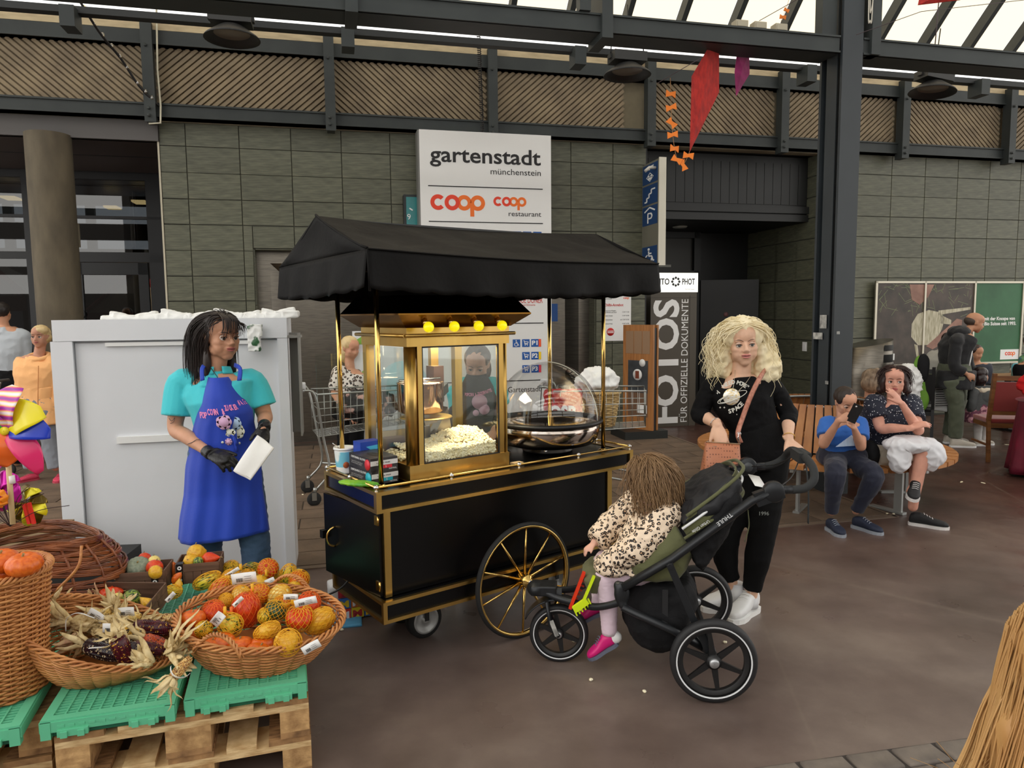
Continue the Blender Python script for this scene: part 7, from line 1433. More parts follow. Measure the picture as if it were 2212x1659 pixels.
# folded hood: stacked olive bows with black lining and a white piping edge
def hood(x0,z0,x1,z1,yh,lift,mat,name,th=.02,bul=.03):
    a,b=V((x0,0,z0)),V((x1,0,z1)); d=(b-a); n=V((-d.z,0,d.x)).normalized(); n=n if n.z>0 else -n
    def f(u,v):
        t=2*u-1; y=yh*(1-abs(t)**3.5*0) * (1 if 0 else 1)*(-t); k=(1-abs(t)**4); p=a.lerp(b,k)+V((0,y,0))+n*(lift*k+bul*sin(pi*v)*.3)+n*(v-.5)*th*2; return p
    return obj(name,MB().grid(f,40,6,th=.005),mat,pc_t)
hood(.14,.715,-.13,.885,.245,.0,ol,'hood_bow',.022); hood(.13,.735,-.135,.905,.24,.012,fbk,'hood_lining',.018); hood(.125,.752,-.13,.925,.235,.03,ol,'hood_bow',.012)
def rimp(off,yh,lift,x0,z0,x1,z1,r,mat,name):
    a,b=V((x0,0,z0)),V((x1,0,z1)); P=[]
    for i in range(41): t=2*i/40-1; k=(1-abs(t)**4); P.append(a.lerp(b,k)+V((0,-t*yh,lift*k+off)))
    obj(name,MB().tube(P,r,8),mat,pc_t)
rimp(.012,.25,.0,.15,.715,-.135,.905,.006,refl,'white_piping'); rimp(.03,.235,.02,.13,.75,-.14,.915,.008,ol,'olive_piping'); rimp(-.02,.25,0,.14,.705,-.14,.875,.007,ol,'olive_piping')
fab_loft('hood_fabric',[((.12,0,.74),(.03,0,-.02),(0,.20,0)),((.04,0,.80),(.07,0,.0),(0,.215,0)),((-.04,0,.86),(.06,0,.02),(0,.20,0)),((-.09,0,.915),(.03,0,.012),(0,.15,0))],M('lining_black',(34,34,37),.6,0,bump=(40,.3),spec=.4),wr=[(.016,8,(1,1,1)),(.006,20,(1,1,1))])
obj('paper_card',MB().grid(lambda u,v:(-.17-.05*u,.02+.14*(1-v),.90-.01*u+.02*v),2,2,th=.001),white,pc_t)
tx=text('THULE',refl,pc_t,0,0,w=.075,h=.018); tx.rotation_euler=(0,0,0); tx.matrix_local=Matrix.Translation((-.02,.277,.778))@Matrix.Rotation(pi,4,'Z')@Matrix.Rotation(R(-38.5)+pi,4,'Y')@Matrix.Translation((-.04,0,-.01))
tx=text('Urban Glide',refl,pc_t,0,0,w=.085,h=.014); tx.matrix_local=Matrix.Translation((.07,.262,.742))@Matrix.Rotation(pi,4,'Z')@Matrix.Rotation(R(-36)+pi,4,'Y')@Matrix.Translation((-.04,0,-.01))
obj('hanging_ribbon',MB().tube(CR([(-.12,.26,.82),(-.125,.265,.75),(-.11,.26,.68)],5),.008,6,flat=.2),ol,pc_t)
ck=thing('toy_rake','red plastic sand rake lying on the front of the pushchair','toy',sw(.59,.10,.38),PRZ); ckm=M('toy_red',(232,56,26),.35)
obj('handle',MB().bar((.045,0,-.085),(-.02,0,.09),.022,.014),ckm,ck); 
for k in range(6): obj('prong',MB().bar((.0-.010*k+.03,0,-.03+.02*k),(-.015-.010*k+.025,.0,-.038+.02*k),.008,.008),M('toy_red_dark',(140,30,20),.4),ck)
ck=thing('toy_rake','neon yellow plastic sand rake with white-yellow prongs, beside the red one','toy',sw(.555,.16,.375),PRZ); ckm=M('toy_neon',(216,240,30),.35)
obj('handle',MB().bar((.035,0,-.06),(-.03,0,.10),.018,.012),ckm,ck); obj('head',MB().bar((.06,0,-.06),(.0,0,-.015),.02,.03),ckm,ck)
for k in range(6): obj('prong',MB().bar((.062-.013*k,0,-.055+.010*k),(.046-.013*k,0,-.088+.010*k),.008,.006),ckm,ck)
# ================================================================ toddler
tb0=sw(.25,0,.45); td=person('person','toddler in a leopard print jacket and pale pink tights sitting in the pushchair',tb0,'skin_toddler',(226,176,156))
fw=frame_((-.62,.78,-.05)); hcT=sw(.276,.0,.885); hh=.205
JT=Jn(sw(.26,0,.52),sw(.25,0,.66),sw(.25,0,.775),(.0,1,0),(.35,.9,0))
up_=V((0,0,1)); sl=V((.80,.60,0))
shA=sw(.20,.11,.745); shB=sw(.32,-.10,.745)
armA=[shA,sw(.30,.17,.64),sw(.43,.14,.54)]; armB=[shB,sw(.42,-.12,.64),sw(.52,-.06,.56)]
legA=[sw(.27,.08,.48),sw(.465,.10,.462),sw(.455,.10,.20)]; legB=[sw(.27,-.08,.48),sw(.47,-.09,.462),sw(.50,-.10,.24)]
tw_=[.7]*10
body(td,tb0,JT,(hcT,fw,hh),[dict(p=armA,d=sw(.50,.12,.50)-sw(.43,.14,.54),n=(0,0,1),side=1,L=.10),dict(p=armB,d=sw(.58,-.03,.52)-sw(.52,-.06,.56),n=(0,0,1),side=-1,L=.10)],[tuple(legA),tuple(legB)],W=.68,vox=.006,neck_r=.035,arm_r=(.03,.027,.024,.02),leg_r=(.055,.045,.04,.028),jaw=.9)
face(td,hcT,fw,hh,M('lips_toddler',(200,110,108),.4),M('brow_light',(120,90,70),.7),base=tb0)
lj=M('jacket_leopard',(226,200,168),.6,0,bump=(50,.2)); 
def leopard(m,base,ring,core,sc):
    nt=m.node_tree; N=nt.nodes; L=nt.links; b=N['Principled BSDF']; t=N.new('ShaderNodeTexCoord'); ns=N.new('ShaderNodeTexNoise'); ns.inputs['Scale'].default_value=sc*.9; mxv=N.new('ShaderNodeVectorMath'); mxv.operation='MULTIPLY_ADD'; mxv.inputs[1].default_value=(.018,)*3; L.new(t.outputs['Object'],ns.inputs['Vector']); L.new(ns.outputs['Color'],mxv.inputs[0]); L.new(t.outputs['Object'],mxv.inputs[2])
    v=N.new('ShaderNodeTexVoronoi'); v.inputs['Scale'].default_value=sc; L.new(mxv.outputs[0],v.inputs['Vector']); r=N.new('ShaderNodeValToRGB'); r.color_ramp.interpolation='CONSTANT'; L.new(v.outputs['Distance'],r.inputs[0]); e=r.color_ramp.elements; e[0].position=0; e[0].color=lin(core); e[1].position=.20; e[1].color=lin(ring); q=e.new(.46); q.color=lin(base); 
    n2=N.new('ShaderNodeTexNoise'); n2.inputs['Scale'].default_value=sc*1.7; L.new(t.outputs['Object'],n2.inputs['Vector']); r2=N.new('ShaderNodeValToRGB'); r2.color_ramp.elements[0].position=.24; r2.color_ramp.elements[1].position=.26; L.new(n2.outputs[0],r2.inputs[0]); mx=N.new('ShaderNodeMix'); mx.data_type='RGBA'; L.new(r2.outputs[0],mx.inputs[0]); mx.inputs[6].default_value=lin(base); L.new(r.outputs[0],mx.inputs[7]); L.new(mx.outputs[2],b.inputs['Base Color'])
leopard(lj,(236,214,188),(34,24,20),(204,168,132),60)
m=MB(); R_=[]
for c,X,Y in ((sw(.25,0,.765),.075,.06),(sw(.25,0,.735),.125,.085),(sw(.25,0,.66),.155,.12),(sw(.26,0,.58),.17,.145),(sw(.28,0,.52),.18,.17),(sw(.31,.0,.485),.19,.17)):
    R_.append(sring(c,V((cos(PRZ+1.2),sin(PRZ+1.2),0))*X,V((-sin(PRZ+1.2),cos(PRZ+1.2),0))*Y,24,2.3))
m.loft(R_,True)
for a in (armA,armB): limb(m,[V(sw(.25,0,.70)).lerp(a[0],.6),a[0],a[1],a[1].lerp(a[2],.9)],[.06,.062,.062,.052],14,rnd=False)
m.ell(sw(.42,.09,.50),(.10,.10,.045)); m.ell(sw(.44,.13,.53),(.05,.05,.05))
put(td,'leopard_jacket',wrinkled(m,.006,4,.012,9,amp2=.005,fr2=24),lj,tb0)
put(td,'pink_collar',fuse(MB().tube([sw(.25,0,.755),sw(.25,0,.79)],[.072,.055],16),.006,2,'c',wr=[(.004,30,(1,1,1))]),M('collar_pink',(232,176,206),.7),tb0)
ti=M('tights_pale_pink',(236,212,226),.7,0,bump=(80,.1)); m=MB()
for l in (legA,legB): limb(m,[l[0],l[0].lerp(l[1],.5),l[1],l[1].lerp(l[2],.4),l[2]],[.066,.061,.052,.045,.036],16)
put(td,'tights',fuse(m,.005,3,'t',wr=[(.0015,30,(1,1,3))]),ti,tb0)
m=MB(); 
for l in (legA,legB): m.tube([l[2]+V((0,0,.05)),l[2]+V((0,0,.03)),l[2]+V((0,0,.01)),l[2]-V((0,0,.02))],[.036,.034,.036,.034],14)
put(td,'socks',m,M('sock_pink',(240,224,234),.8),tb0,kind='stuff')
for l,hl,to in ((legA,sw(.415,.10,.135),sw(.545,.11,.055)),(legB,sw(.47,-.1,.20),sw(.60,-.09,.14))):
    shoe(td,hl,to,up=(0.1,0,1),upper=M('sandal_magenta',(214,26,120),.45),sole=M('sandal_sole',(104,110,128),.6),w=.034,hgt=.055,base=tb0,nm='sandal',st=.014)
put(td,'heel_cap',fuse(MB().ell(sw(.43,.10,.165),(.035,.03,.03)),.005,2,'h'),white,tb0)
hbr=M('hair_light_brown',(158,126,90),.5,0,var=(7,(122,92,62)))
m=MB(); m.ell(hcT+fw@V((0,-.08,.12))*hh,(.40*hh,.46*hh,.42*hh),rot=fw,seg=20,rg=14); m.ell(hcT+fw@V((0,-.22,-.15))*hh,(.37*hh,.28*hh,.36*hh),rot=fw); m.ell(hcT+fw@V((.2,.05,-.1))*hh,(.2*hh,.3*hh,.35*hh),rot=fw); m.ell(hcT+fw@V((-.2,.05,-.1))*hh,(.2*hh,.3*hh,.35*hh),rot=fw)
put(td,'hair_base',fuse(m,.006,3,'h',wr=[(.004,30,(1,1,.5))],push=[(hcT+fw@V((0,.44,-.1))*hh,.06,.06,tuple(fw@V((0,-1,0))))]),hbr,tb0)
m=scalp_strands(hcT,fw,hh,700,lambda p,q:q.uniform(.15,.23),0,wave=(.010,9),flare=.12,seed=9,az=(0,2*pi),front_skip=.95,rad=.0018,steps=16,R=1.16,width=1.05,keep=lambda p:not(p.y>.4 and p.z<.5)); put(td,'hair',m,hbr,tb0,kind='stuff')
"""end"""
# ================================================================ BENCH, BIN, TABLES
BC=V((2.80,6.50,0)); bn=thing('round_bench','round slatted wooden bench on steel legs around the column','bench',BC,0)
tk=M('bench_teak',(188,128,70),.5,0,var=(5,(150,92,46),(2,2,.5)),rnd=.12,coat=.1); gv=M('galvanised_steel',(170,172,170),.4,.7)
N_=44; sb=MB().add([(cos(a)*r,sin(a)*r,z) for z in (.415,.45) for r in (.56,1.08) for a in (-pi/N_*.84,pi/N_*.84)],[(0,1,3,2),(4,6,7,5),(0,2,6,4),(1,5,7,3),(0,4,5,1),(2,3,7,6)]).mesh('seat_slat'); sb.materials.append(tk)
bs_=MB().add([V((r+t,y,z)) for z,r in ((.47,.575),(.86,.44)) for t in (0,.022) for y in (-.0275*r/.45,.0275*r/.45)],[(0,1,3,2),(4,6,7,5),(0,2,6,4),(1,5,7,3),(0,4,5,1),(2,3,7,6)]).mesh('back_slat'); bs_.materials.append(tk)
for k in range(N_): link(sb,'seat_slat',bn,(0,0,0),(0,0,2*pi*k/N_)); link(bs_,'back_slat',bn,(0,0,0),(0,0,2*pi*k/N_))
obj('hoop',MB().tube([(.43*cos(a),.43*sin(a),.84) for a in [2*pi*i/48 for i in range(48)]],.012,6,closed=True).tube([(1.0*cos(a),1.0*sin(a),.405) for a in [2*pi*i/48 for i in range(48)]],.012,6,closed=True),gv,bn,kind='stuff')
for k in range(6):
    a=2*pi*k/6-2.17; c,s=cos(a),sin(a); obj('leg',MB().bar((.80*c,.80*s,.005),(.80*c,.80*s,.41),.02,.07,up=(c,s,0)).bar((.5*c,.5*s,.395),(1.04*c,1.04*s,.395),.03,.03).bar((.55*c,.55*s,.012),(.86*c,.86*s,.012),.05,.02),gv,bn)
bin_=thing('litter_bin','rounded stainless steel litter bin with two dark openings, under the poster','bin',PY(1872,900,9.35)*1,TH); bin_.location.z=0
R_=[[V((.30*cos(a)*(1 if cos(a)>0 else 1),.24*sin(a),z if z<1 else 1.24+.055*cos(a)-(.02 if z>1.25 else 0))) for a in [2*pi*i/40 for i in range(40)]] for z in (.0,.4,.8,1.24)]
obj('drum',MB().loft(R_,True),stainless,bin_)
for z0,z1 in ((1.15,1.22),(1.0,1.10)): obj('opening',MB().grid(lambda u,v:(.303*cos(-.15-u*1.35),.243*sin(-.15-u*1.35),z0+(z1-z0)*v),12,2),M('opening_dark',(10,10,10),.5),bin_)
obj('rim_band',MB().grid(lambda u,v:(.302*cos(-.1-u*2.8),.242*sin(-.1-u*2.8),.93+.004*v),24,1),gd if 0 else M('band_dark',(60,58,55),.4),bin_)
tb2=thing('dining_table','wooden table with packages and napkins before the green poster','table',(7.35,9.95,0),TH); wt=M('table_wood',(176,126,70),.4,0,var=(4,(146,96,48),(1,8,8)))
obj('tabletop',MB().box(-.75,1.4,-.4,.4,.715,.75),wt,tb2)
for x in (-.6,.9): obj('leg',MB().box(x,x+.06,-.05,.05,0,.715).box(x-.02,x+.08,-.3,.3,0,.03),black,tb2)
def onT(x,y,z=.755): return V((7.35+x*cos(TH)-y*sin(TH),9.95+x*sin(TH)+y*cos(TH),z))
def blob(nm,lab,cat,loc,r,mat,wr=.012,par=None,vox=.01,grp=None,rot=0):
    o=obj(nm,fuse(MB().ell((0,0,r[2]),r),vox,2,nm,wr=[(wr,9,(1,1,1)),(wr*.4,22,(1,1,1))]),mat,par,loc=loc,rz=rot); 
    if not par: tag(o,lab,cat,grp)
    return o
plw=M('plastic_white',(228,228,226),.4)
blob('plastic_bag','white plastic bag on the table behind the girl','bag',onT(-.35,0),(.16,.1,.07),plw); blob('napkins','crumpled white napkins at the right end of the table','napkins',onT(.25,-.15),(.19,.1,.035),plw)
blob('snack_pack','blue and green snack pack on the table','pack',onT(-.12,.15),(.12,.08,.14),pattern(M('pack_blue',(40,100,180),.3),(30,110,190),(90,130,90),9,.5,'NOISE'))
o=obj('water_jug',MB().lathe([(.001,0),(.055,0),(.058,.14),(.04,.17),(.02,.175),(.001,.18)],20),M('jug_cyan',(110,190,210),.3),loc=onT(-.58,-.1)); tag(o,'pale blue jug at the left end of the table','jug')
bt_=thing('water_bottle','clear water bottle with a red cap on the table','bottle',onT(.0,-.2)); obj('body',MB().lathe([(.001,0),(.045,0),(.045,.13),(.015,.2),(.001,.2)],18),glass('bottle_pet',(230,235,238),.1),bt_); obj('cap',MB().lathe([(.001,.225),(.018,.225),(.018,.2)],14),red,bt_); obj('label',MB().lathe([(.0455,.05),(.0455,.1)],18),white,bt_)
o=obj('mug',MB().lathe([(.001,0),(.04,0),(.045,.07),(.04,.07),(.036,.01),(.001,.01)],18),white,loc=onT(.42,-.05)); tag(o,'white cup on the table near the logo field of the poster','cup')
wv_=M('velvet_red',(124,30,24),.7,0,sheen=.4); wo=M('chair_wood',(122,80,42),.45,0,var=(6,(96,58,28),(1,1,6)))
def chair(lab,loc,rz,seatm,wm,grp=None):
    t=thing('dining_chair',lab,'chair',loc,rz,grp)
    for x,y,h in ((-.2,-.2,.45),(.2,-.2,.45)): obj('leg',MB().bar((x,y,0),(x,y,h),.035,.035),wm,t)
    for x in (-.2,.2): obj('leg',MB().bar((x,.24,0),(x,.2,.45),.035,.035).bar((x,.2,.45),(x*.97,.28,.97),.035,.04),wm,t)
    obj('seat',fuse(MB().box(-.21,.21,-.2,.2,.42,.47),.012,3,'seat'),seatm,t); obj('apron_rail',MB().box(-.2,.2,-.2,-.17,.37,.42).box(-.2,.2,.18,.2,.37,.42).box(-.2,-.18,-.2,.2,.37,.42).box(.18,.2,-.2,.2,.37,.42),wm,t,kind='stuff')
    obj('back_panel',MB().bar((0,.215,.56),(0,.27,.88),.36,.025,up=(0,1,0)),seatm,t); obj('back_rail',MB().bar((-.2,.272,.92),(.2,.272,.92),.03,.05),wm,t); obj('back_rail',MB().bar((-.2,.21,.54),(.2,.21,.54),.03,.05),wm,t); obj('stretcher',MB().bar((-.2,-.2,.18),(-.2,.22,.18),.02,.02).bar((.2,-.2,.18),(.2,.22,.18),.02,.02),wm,t,kind='stuff')
    return t
chair('wooden dining chair with a red velvet seat and back, right of the little girl',(5.43,7.95,0),R(168),wv_,wo)
chair('dark chair with a green jacket over it, left of the standing man',(5.05,9.0,0),R(150),black,black)
gj=obj('green_jacket',fuse(MB().ell((0,0,-.2),(.10,.05,.30)).ell((.03,0,-.42),(.11,.06,.14)),.012,3,'j',wr=[(.02,9,(1,1,.4))]),M('jacket_green',(104,150,44),.7,0,var=(3,(84,130,34))),loc=PY(1984,815,8.75)+V((0,0,.15)),rz=.2); tag(gj,'green jacket hanging on the dark chair','jacket')
blob('white_tote','white cloth bag hanging beside the green jacket','bag',PY(1960,835,8.7)-V((0,0,.22)),(.15,.09,.24),plw,.03,vox=.015); bj=obj('black_garment',fuse(MB().ell((0,0,0),(.075,.05,.17)),.012,2,'b',wr=[(.01,9,(1,1,.4))]),fbk,loc=PY(1994,795,8.72)); tag(bj,'black garment over the top of the green jacket','garment')
mt=thing('covered_table','table under a dark red velvet cloth at the right edge','table',(5.66,7.0,0),0); rc=M('cloth_crimson',(116,14,44),.6,0,var=(5,(84,8,30)))
def tc(u,v):
    a=2*pi*u; f=1+.05*sin(11*a)*v+.03*sin(23*a)*v; r=.62*(1+.10*v); return (r*cos(a)*f*(1 if 1 else 0),r*.8*sin(a)*f,.74-.71*v)
obj('velvet_cloth',MB().grid(tc,120,10,th=.004).lathe([(.001,.745),(.3,.745),(.615,.742)],40).xf(Matrix.Diagonal((1,1,1,1))),rc,mt); obj('base',MB().box(-.3,.3,-.3,.3,0,.7),black,mt)
blob('red_scarf','fluffy bright red scarf on the crimson covered table','scarf',V((5.20,7.1,.83)),(.14,.12,.10),M('scarf_red',(206,26,30),.9),.05,vox=.015)
# ================================================================ shopping trolleys
def trolley(lab,loc,rz,grid=True):
    t=thing('shopping_trolley',lab,'trolley',loc,rz,None); tm=M('trolley_wire',(168,170,166),.3,.8)
    def P(u,side,v):   # u along, v height 0..1
        x=.02+.80*u; w=.26-.05*u; z0=.60+.06*u; z1=.98-.10*u*0; return V((x,side*w*(.8+.2*v),z0+(z1-z0)*v))
    m=MB()
    for v in (0,.33,.66,1): m.tube([P(0,-1,v),P(1,-1,v),P(1,1,v),P(0,1,v)],.004 if v<1 else .008,5,closed=True)
    for i in range(15):
        u=i/14
        for s in (-1,1): m.tube([P(u,s,0),P(u,s,1)],.0022,4)
        m.tube([P(u,-1,0),P(u,1,0)],.0022,4)
    for i in range(9):
        s=-1+2*i/8; m.tube([P(1,s,0),P(1,s,1)],.0022,4); m.tube([P(0,s,0),P(1,s,0)],.0022,4)
    obj('wire_basket',m,tm,t,kind='stuff')
    for s in (-1,1): obj('frame_tube',MB().tube(CR([(-.10,s*.25,1.02),(0,s*.25,.97),(.06,s*.22,.60),(.10,s*.24,.30),(-.02,s*.26,.14)],4),.011,8).tube([(.10,s*.24,.28),(.80,s*.2,.16)],.011,8),tm,t)
    for x,y in ((-.02,.26),(-.02,-.26),(.80,.2),(.80,-.2)):
        w_=obj('castor',MB().lathe([(.001,.014),(.03,.014),(.058,.012),(.062,0),(.058,-.012),(.03,-.014),(.001,-.014)],22,(0,0,0),'y'),rubber,t,loc=(x-.02,y,.062)); obj('fork',MB().box(-.02,.02,-.02,-.016,-.01,.06).box(-.02,.02,.016,.02,-.01,.06).tube([(.01,0,.06),(.01,0,.10)],.016,10),tm,w_)
    obj('handle',MB().tube([(-.10,-.26,1.02),(-.10,.26,1.02)],.016,10),M('handle_grey',(150,150,150),.4),t); lk=obj('coin_lock',fuse(MB().box(-.14,-.03,.17,.25,.98,1.05),.008,2,'l'),M('lock_white',(205,205,205),.4),t); obj('chain',MB().tube(CR([(-.13,.21,.98),(-.14,.21,.84),(-.14,.21,.74)],6),.005,5).box(-.155,-.125,.20,.22,.64,.74),M('chain_dark',(60,60,60),.4,.5),lk)
    return t
trolley('shopping trolley with a coin lock and hanging chain, left behind the popcorn cart',(-1.80,6.45,0),R(22)); t2=trolley('shopping trolley carrying a wicker bag, seen between the brass posts',(.38,6.55,0),R(-8)); trolley('shopping trolley pushed by the man in the grey shirt at the left edge',(-5.45,7.35,0),R(170))
blob('clothes_pile','dark patterned clothes in the left trolley','clothes',V((-1.33,6.62,.70)),(.26,.16,.13),pattern(M('pile_dark',(30,28,30),.8),(24,22,24),(190,150,140),9,.62,'NOISE'),.03,vox=.014)
bskt=basket('pale straw bag with brown leather straps standing in the trolley',(.80,6.48,.64),0,.12,.09,.17,.12,.30,18,16,M('straw_pale',(206,178,124),.7,0,var=(9,(176,146,96))),r=.006,amp=.004)
blob('white_parcel','white paper parcel sticking out of the straw bag','parcel',V((.77,6.5,.90)),(.17,.10,.12),bgm,.04,vox=.012)
rb_=thing('red_bag','transparent and red plastic bag with white letters in the trolley, seen through the dome','bag',V((.45,6.35,.62)),-.1); obj('bag',fuse(MB().box(-.16,.16,-.06,.06,0,.36),.012,3,'b',wr=[(.014,9,(1,1,1))]),M('bag_red',(178,34,40),.4),rb_); text('OSB',white,rb_,-.12,.12,w=.24,h=.11,y=-.085,bold=.05)
# white information board with a leaf picture behind the machine
ib=thing('information_board','white display board with a pale blue circle, behind the popcorn machine','board',PY(765,850,7.3)*1,TH); ib.location.z=0
obj('panel',MB().box(0,.86,0,.04,.12,1.50),M('board_white',(220,222,224),.4),ib); obj('circle',MB().lathe([(.0001,.003),(.26,.003),(.26,.001)],40,(.50,0,.93),'y'),M('board_pale_blue',(176,204,212),.4),ib); obj('knob',MB().lathe([(.0001,.02),(.05,.02),(.05,.003)],20,(.62,0,1.12),'y'),M('knob_teal',(60,130,140),.4),ib)
obj('leaf_picture',MB().prism([(.02,1.40),(.08,1.44),(.14,1.47),(.10,1.40),(.14,1.36),(.06,1.37)],-.003,0),M('leaf_green',(130,180,70),.5),ib); obj('leaf_picture',MB().prism([(.04,1.05),(.12,1.12),(.14,1.06),(.08,1.02)],-.003,0),M('leaf_green',(130,180,70),.5),ib); obj('foot',MB().box(.05,.8,-.2,.25,0,.12),M('board_foot',(90,90,92),.5),ib)
text('-2',ink,ib,.76,1.12,h=.05)
# ================================================================ MORE PEOPLE
def fig(name_label,sk,skc,D_,hd_,hh,fdir,pel,che,nek,Lh,Ls,arms,legs,W=1.,vox=.009,top=None,topr=(.055,.048),slv=1.6,bot=None,botr=(.095,.08,.06),hem=2,hair=None,hairfn=None,bust=0,lip=(170,96,90),brow=(50,36,30),look=(0,0),up=(0,0,1),sc=1.,fc=True,topinf=.012,hands=True,handL=.17,nm='top',bnm='trousers',zb=0,pat=None):
    P=lambda q:PY(q[0],q[1],D_+(q[2] if len(q)>2 else 0)); base=V((P(pel).x,P(pel).y,zb)); t=person('person',name_label,base,sk,skc); F=frame_(fdir,up); hc=P(hd_); J=Jn(P(pel),P(che),P(nek),Lh,Ls); A=[]; Ls_=[]
    for a in arms:
        p=[P(q) for q in a[0]]; A.append(dict(p=p,d=P(a[1])-p[2],n=a[2],side=a[3] if len(a)>3 else 1,curl=a[4] if len(a)>4 else (.4,)*4,L=handL))
    for l in legs: Ls_.append(tuple(P(q) for q in l))
    body(t,base,J,(hc,F,hh),A,Ls_,W=W,vox=vox,sc=sc,bust=bust,hands=hands)
    if fc: face(t,hc,F,hh,M('lip_%d'%lip[0],lip,.4),M('brow_%d'%brow[0],brow,.7),look=look,base=base)
    if top:
        m=MB(); torso(m,J,W*1.02,topinf,1,7,bust=bust); limb(m,[J['sho'],J['nek']-V((0,0,.005))],[.10*W,.070*W],14,rnd=False)
        for a in A: sleeve(m,[J['sho'].lerp(a['p'][0],.55),a['p'][0],a['p'][1],a['p'][2]],1+slv*.98 if slv<=1.98 else 2.95,topr[0],topr[1]); m.ell(a['p'][0],topr[0]*1.06); (m.ell(a['p'][1],topr[1]*1.08) if slv>1.1 else 0)
        put(t,nm,wrinkled(m,vox,3,.005,11),top,base)
    if bot:
        m=MB(); torso(m,J,W,.022,0,3)
        for l in Ls_:
            l=list(l[:3]); l2=cut(l,hem); limb(m,[l2[0],l2[0].lerp(l2[1],.5)]+l2[1:],pad([botr[0],botr[0]*.92,botr[1],botr[2]],2+len(l2)-1)[:len(l2)+1],14,rnd=False)
        put(t,bnm,wrinkled(m,vox,3,.005,14),bot,base)
    if hair:
        m=MB(); m.ell(hc+F@V((0,-.08,.155))*hh,(.365*hh,.44*hh,.365*hh),rot=F,seg=18,rg=12)
        if hairfn: hairfn(m,hc,F,hh)
        put(t,'hair',fuse(m,max(.005,vox*.8),2,'h',wr=[(.004,30,(1,1,.6))],push=[(hc+F@V((0,.44,-.16))*hh,.30*hh,.24*hh,tuple(F@V((0,-1,.1))))]),hair,base)
    return t,J,F,hc,P,base,A,Ls_
# boy with a phone
bh=M('hair_boy_brown',(52,36,28),.5,0,var=(9,(38,26,20)))
boy,J,F,hc,P,b,A,L_=fig('boy in a blue t-shirt and navy trousers bent over a phone on the bench','skin_boy',(214,160,132),5.5,(1826,868),.215,(.12,-.85,-.42),(1818,985,.10),(1818,940,.06),(1822,908,.0),(1,0,0),(1,-.05,0),
 [[[(1787,917,.05),(1779,960,-.06),(1812,908,-.22)],(1832,897,-.24),(-.6,-.7,.2),1,(.7,.8,.8,.9)],[[(1856,917,.03),(1860,965,-.10),(1845,925,-.22)],(1838,905,-.25),(.5,-.7,.2),-1,(.8,.8,.9,.9)]],
 [[(1805,990,.08),(1804,1026,-.25),(1796,1105,-.17)],[(1838,990,.08),(1887,1030,-.2),(1850,1103,-.12)]],W=.95,vox=.007,top=cloth('tee_blue',(44,104,190)),topr=(.060,.062),slv=.62,bot=cloth('joggers_navy',(24,28,48)),botr=(.085,.074,.046),hair=bh,nm='t_shirt',bnm='joggers',sc=.92,up=(0,-.4,1),bust=0,handL=.14)
for (a,px) in ((L_[0][2],1796),(L_[1][2],1856)):
    hp=V((a.x,a.y+.04,0)); shoe(boy,hp,hp+V(((.01 if px<1820 else .11),-.22,0)),upper=M('shoe_navy',(26,34,56),.7),sole=M('sole_grey',(150,156,166),.6),w=.042,hgt=.07,base=b)
obj('shirt_print',MB().prism([(-.10,0),(.10,.01),(.02,.09)],-.002,0),pattern(M('print_sky',(150,190,230),.6),(120,170,226),(230,236,240),30,.5,'WAVE',rand=0),boy,loc=P((1833,965,-.10))-b)
ph_=thing('phone','dark smartphone held up by the boy on the bench','phone',P((1846,893,-.27)),-.5); obj('case',MB().box(-.035,.035,-.004,.004,-.07,.07,rot=ry(.4)),M('phone_black',(24,22,22),.25),ph_); obj('camera_lens',MB().lathe([(.001,.006),(.007,.006),(.007,.004)],12,(.01,0,.05),'y'),chrome,ph_)
# seated woman
sh=M('hair_wavy_brown',(58,34,30),.45,0,var=(7,(40,24,22)))
dots=M('blouse_dots',(30,34,50),.8); pattern(dots,(226,226,230),(30,34,50),55,.20,'VORONOI',soft=.02)
def wh(m,hc,F,hh):
    for s in (-1,1): m.ell(hc+F@V((s*.33,-.02,-.10))*hh,(.10*hh,.26*hh,.30*hh),rot=F); m.ell(hc+F@V((s*.40,-.1,-.32))*hh,(.13*hh,.16*hh,.12*hh),rot=F)
    m.ell(hc+F@V((.0,-.25,-.2))*hh,(.33*hh,.2*hh,.3*hh),rot=F)
wm,J,F,hc,P,b,A,L_=fig('dark haired woman in a dotted navy blouse seated with her hand over her mouth','skin_rosy',(224,164,142),5.62,(1932,823),.232,(-.42,-.9,.0),(1915,985,.08),(1920,915,.04),(1930,868,.0),(1,-.1,0),(1,-.12,0),
 [[[(1888,872,.02),(1903,925,-.10),(1968,925,-.28)],(1995,915,-.30),(.2,-.4,.9),-1],[[(1968,872,.02),(1984,930,-.18),(1948,872,-.24)],(1930,850,-.22),(.6,-.75,.1),-1,(.15,.12,.12,.15)]],
 [[(1905,990,.05),(1998,968,-.28),(1975,1052,-.30),(1965,1062,-.36)],[(1935,990,.05),(1985,985,-.22),(1972,1095,-.18)]],W=1.12,vox=.007,top=dots,topr=(.072,.070),slv=.62,bot=M('shorts_beige',(196,184,166),.8),botr=(.105,.095,.08),hem=.80,hair=sh,hairfn=wh,nm='blouse',bnm='shorts',bust=.03,look=(-.35,.05),lip=(190,100,96))
m=scalp_strands(hc,F,.232,320,lambda p,q:q.uniform(.12,.20),0,wave=(.006,6),flare=.03,seed=12,rad=.0024,steps=12,R=1.04,keep=lambda p:not(p.y>.3 and p.z<.6)); put(wm,'hair_strands',m,sh,b,kind='stuff')
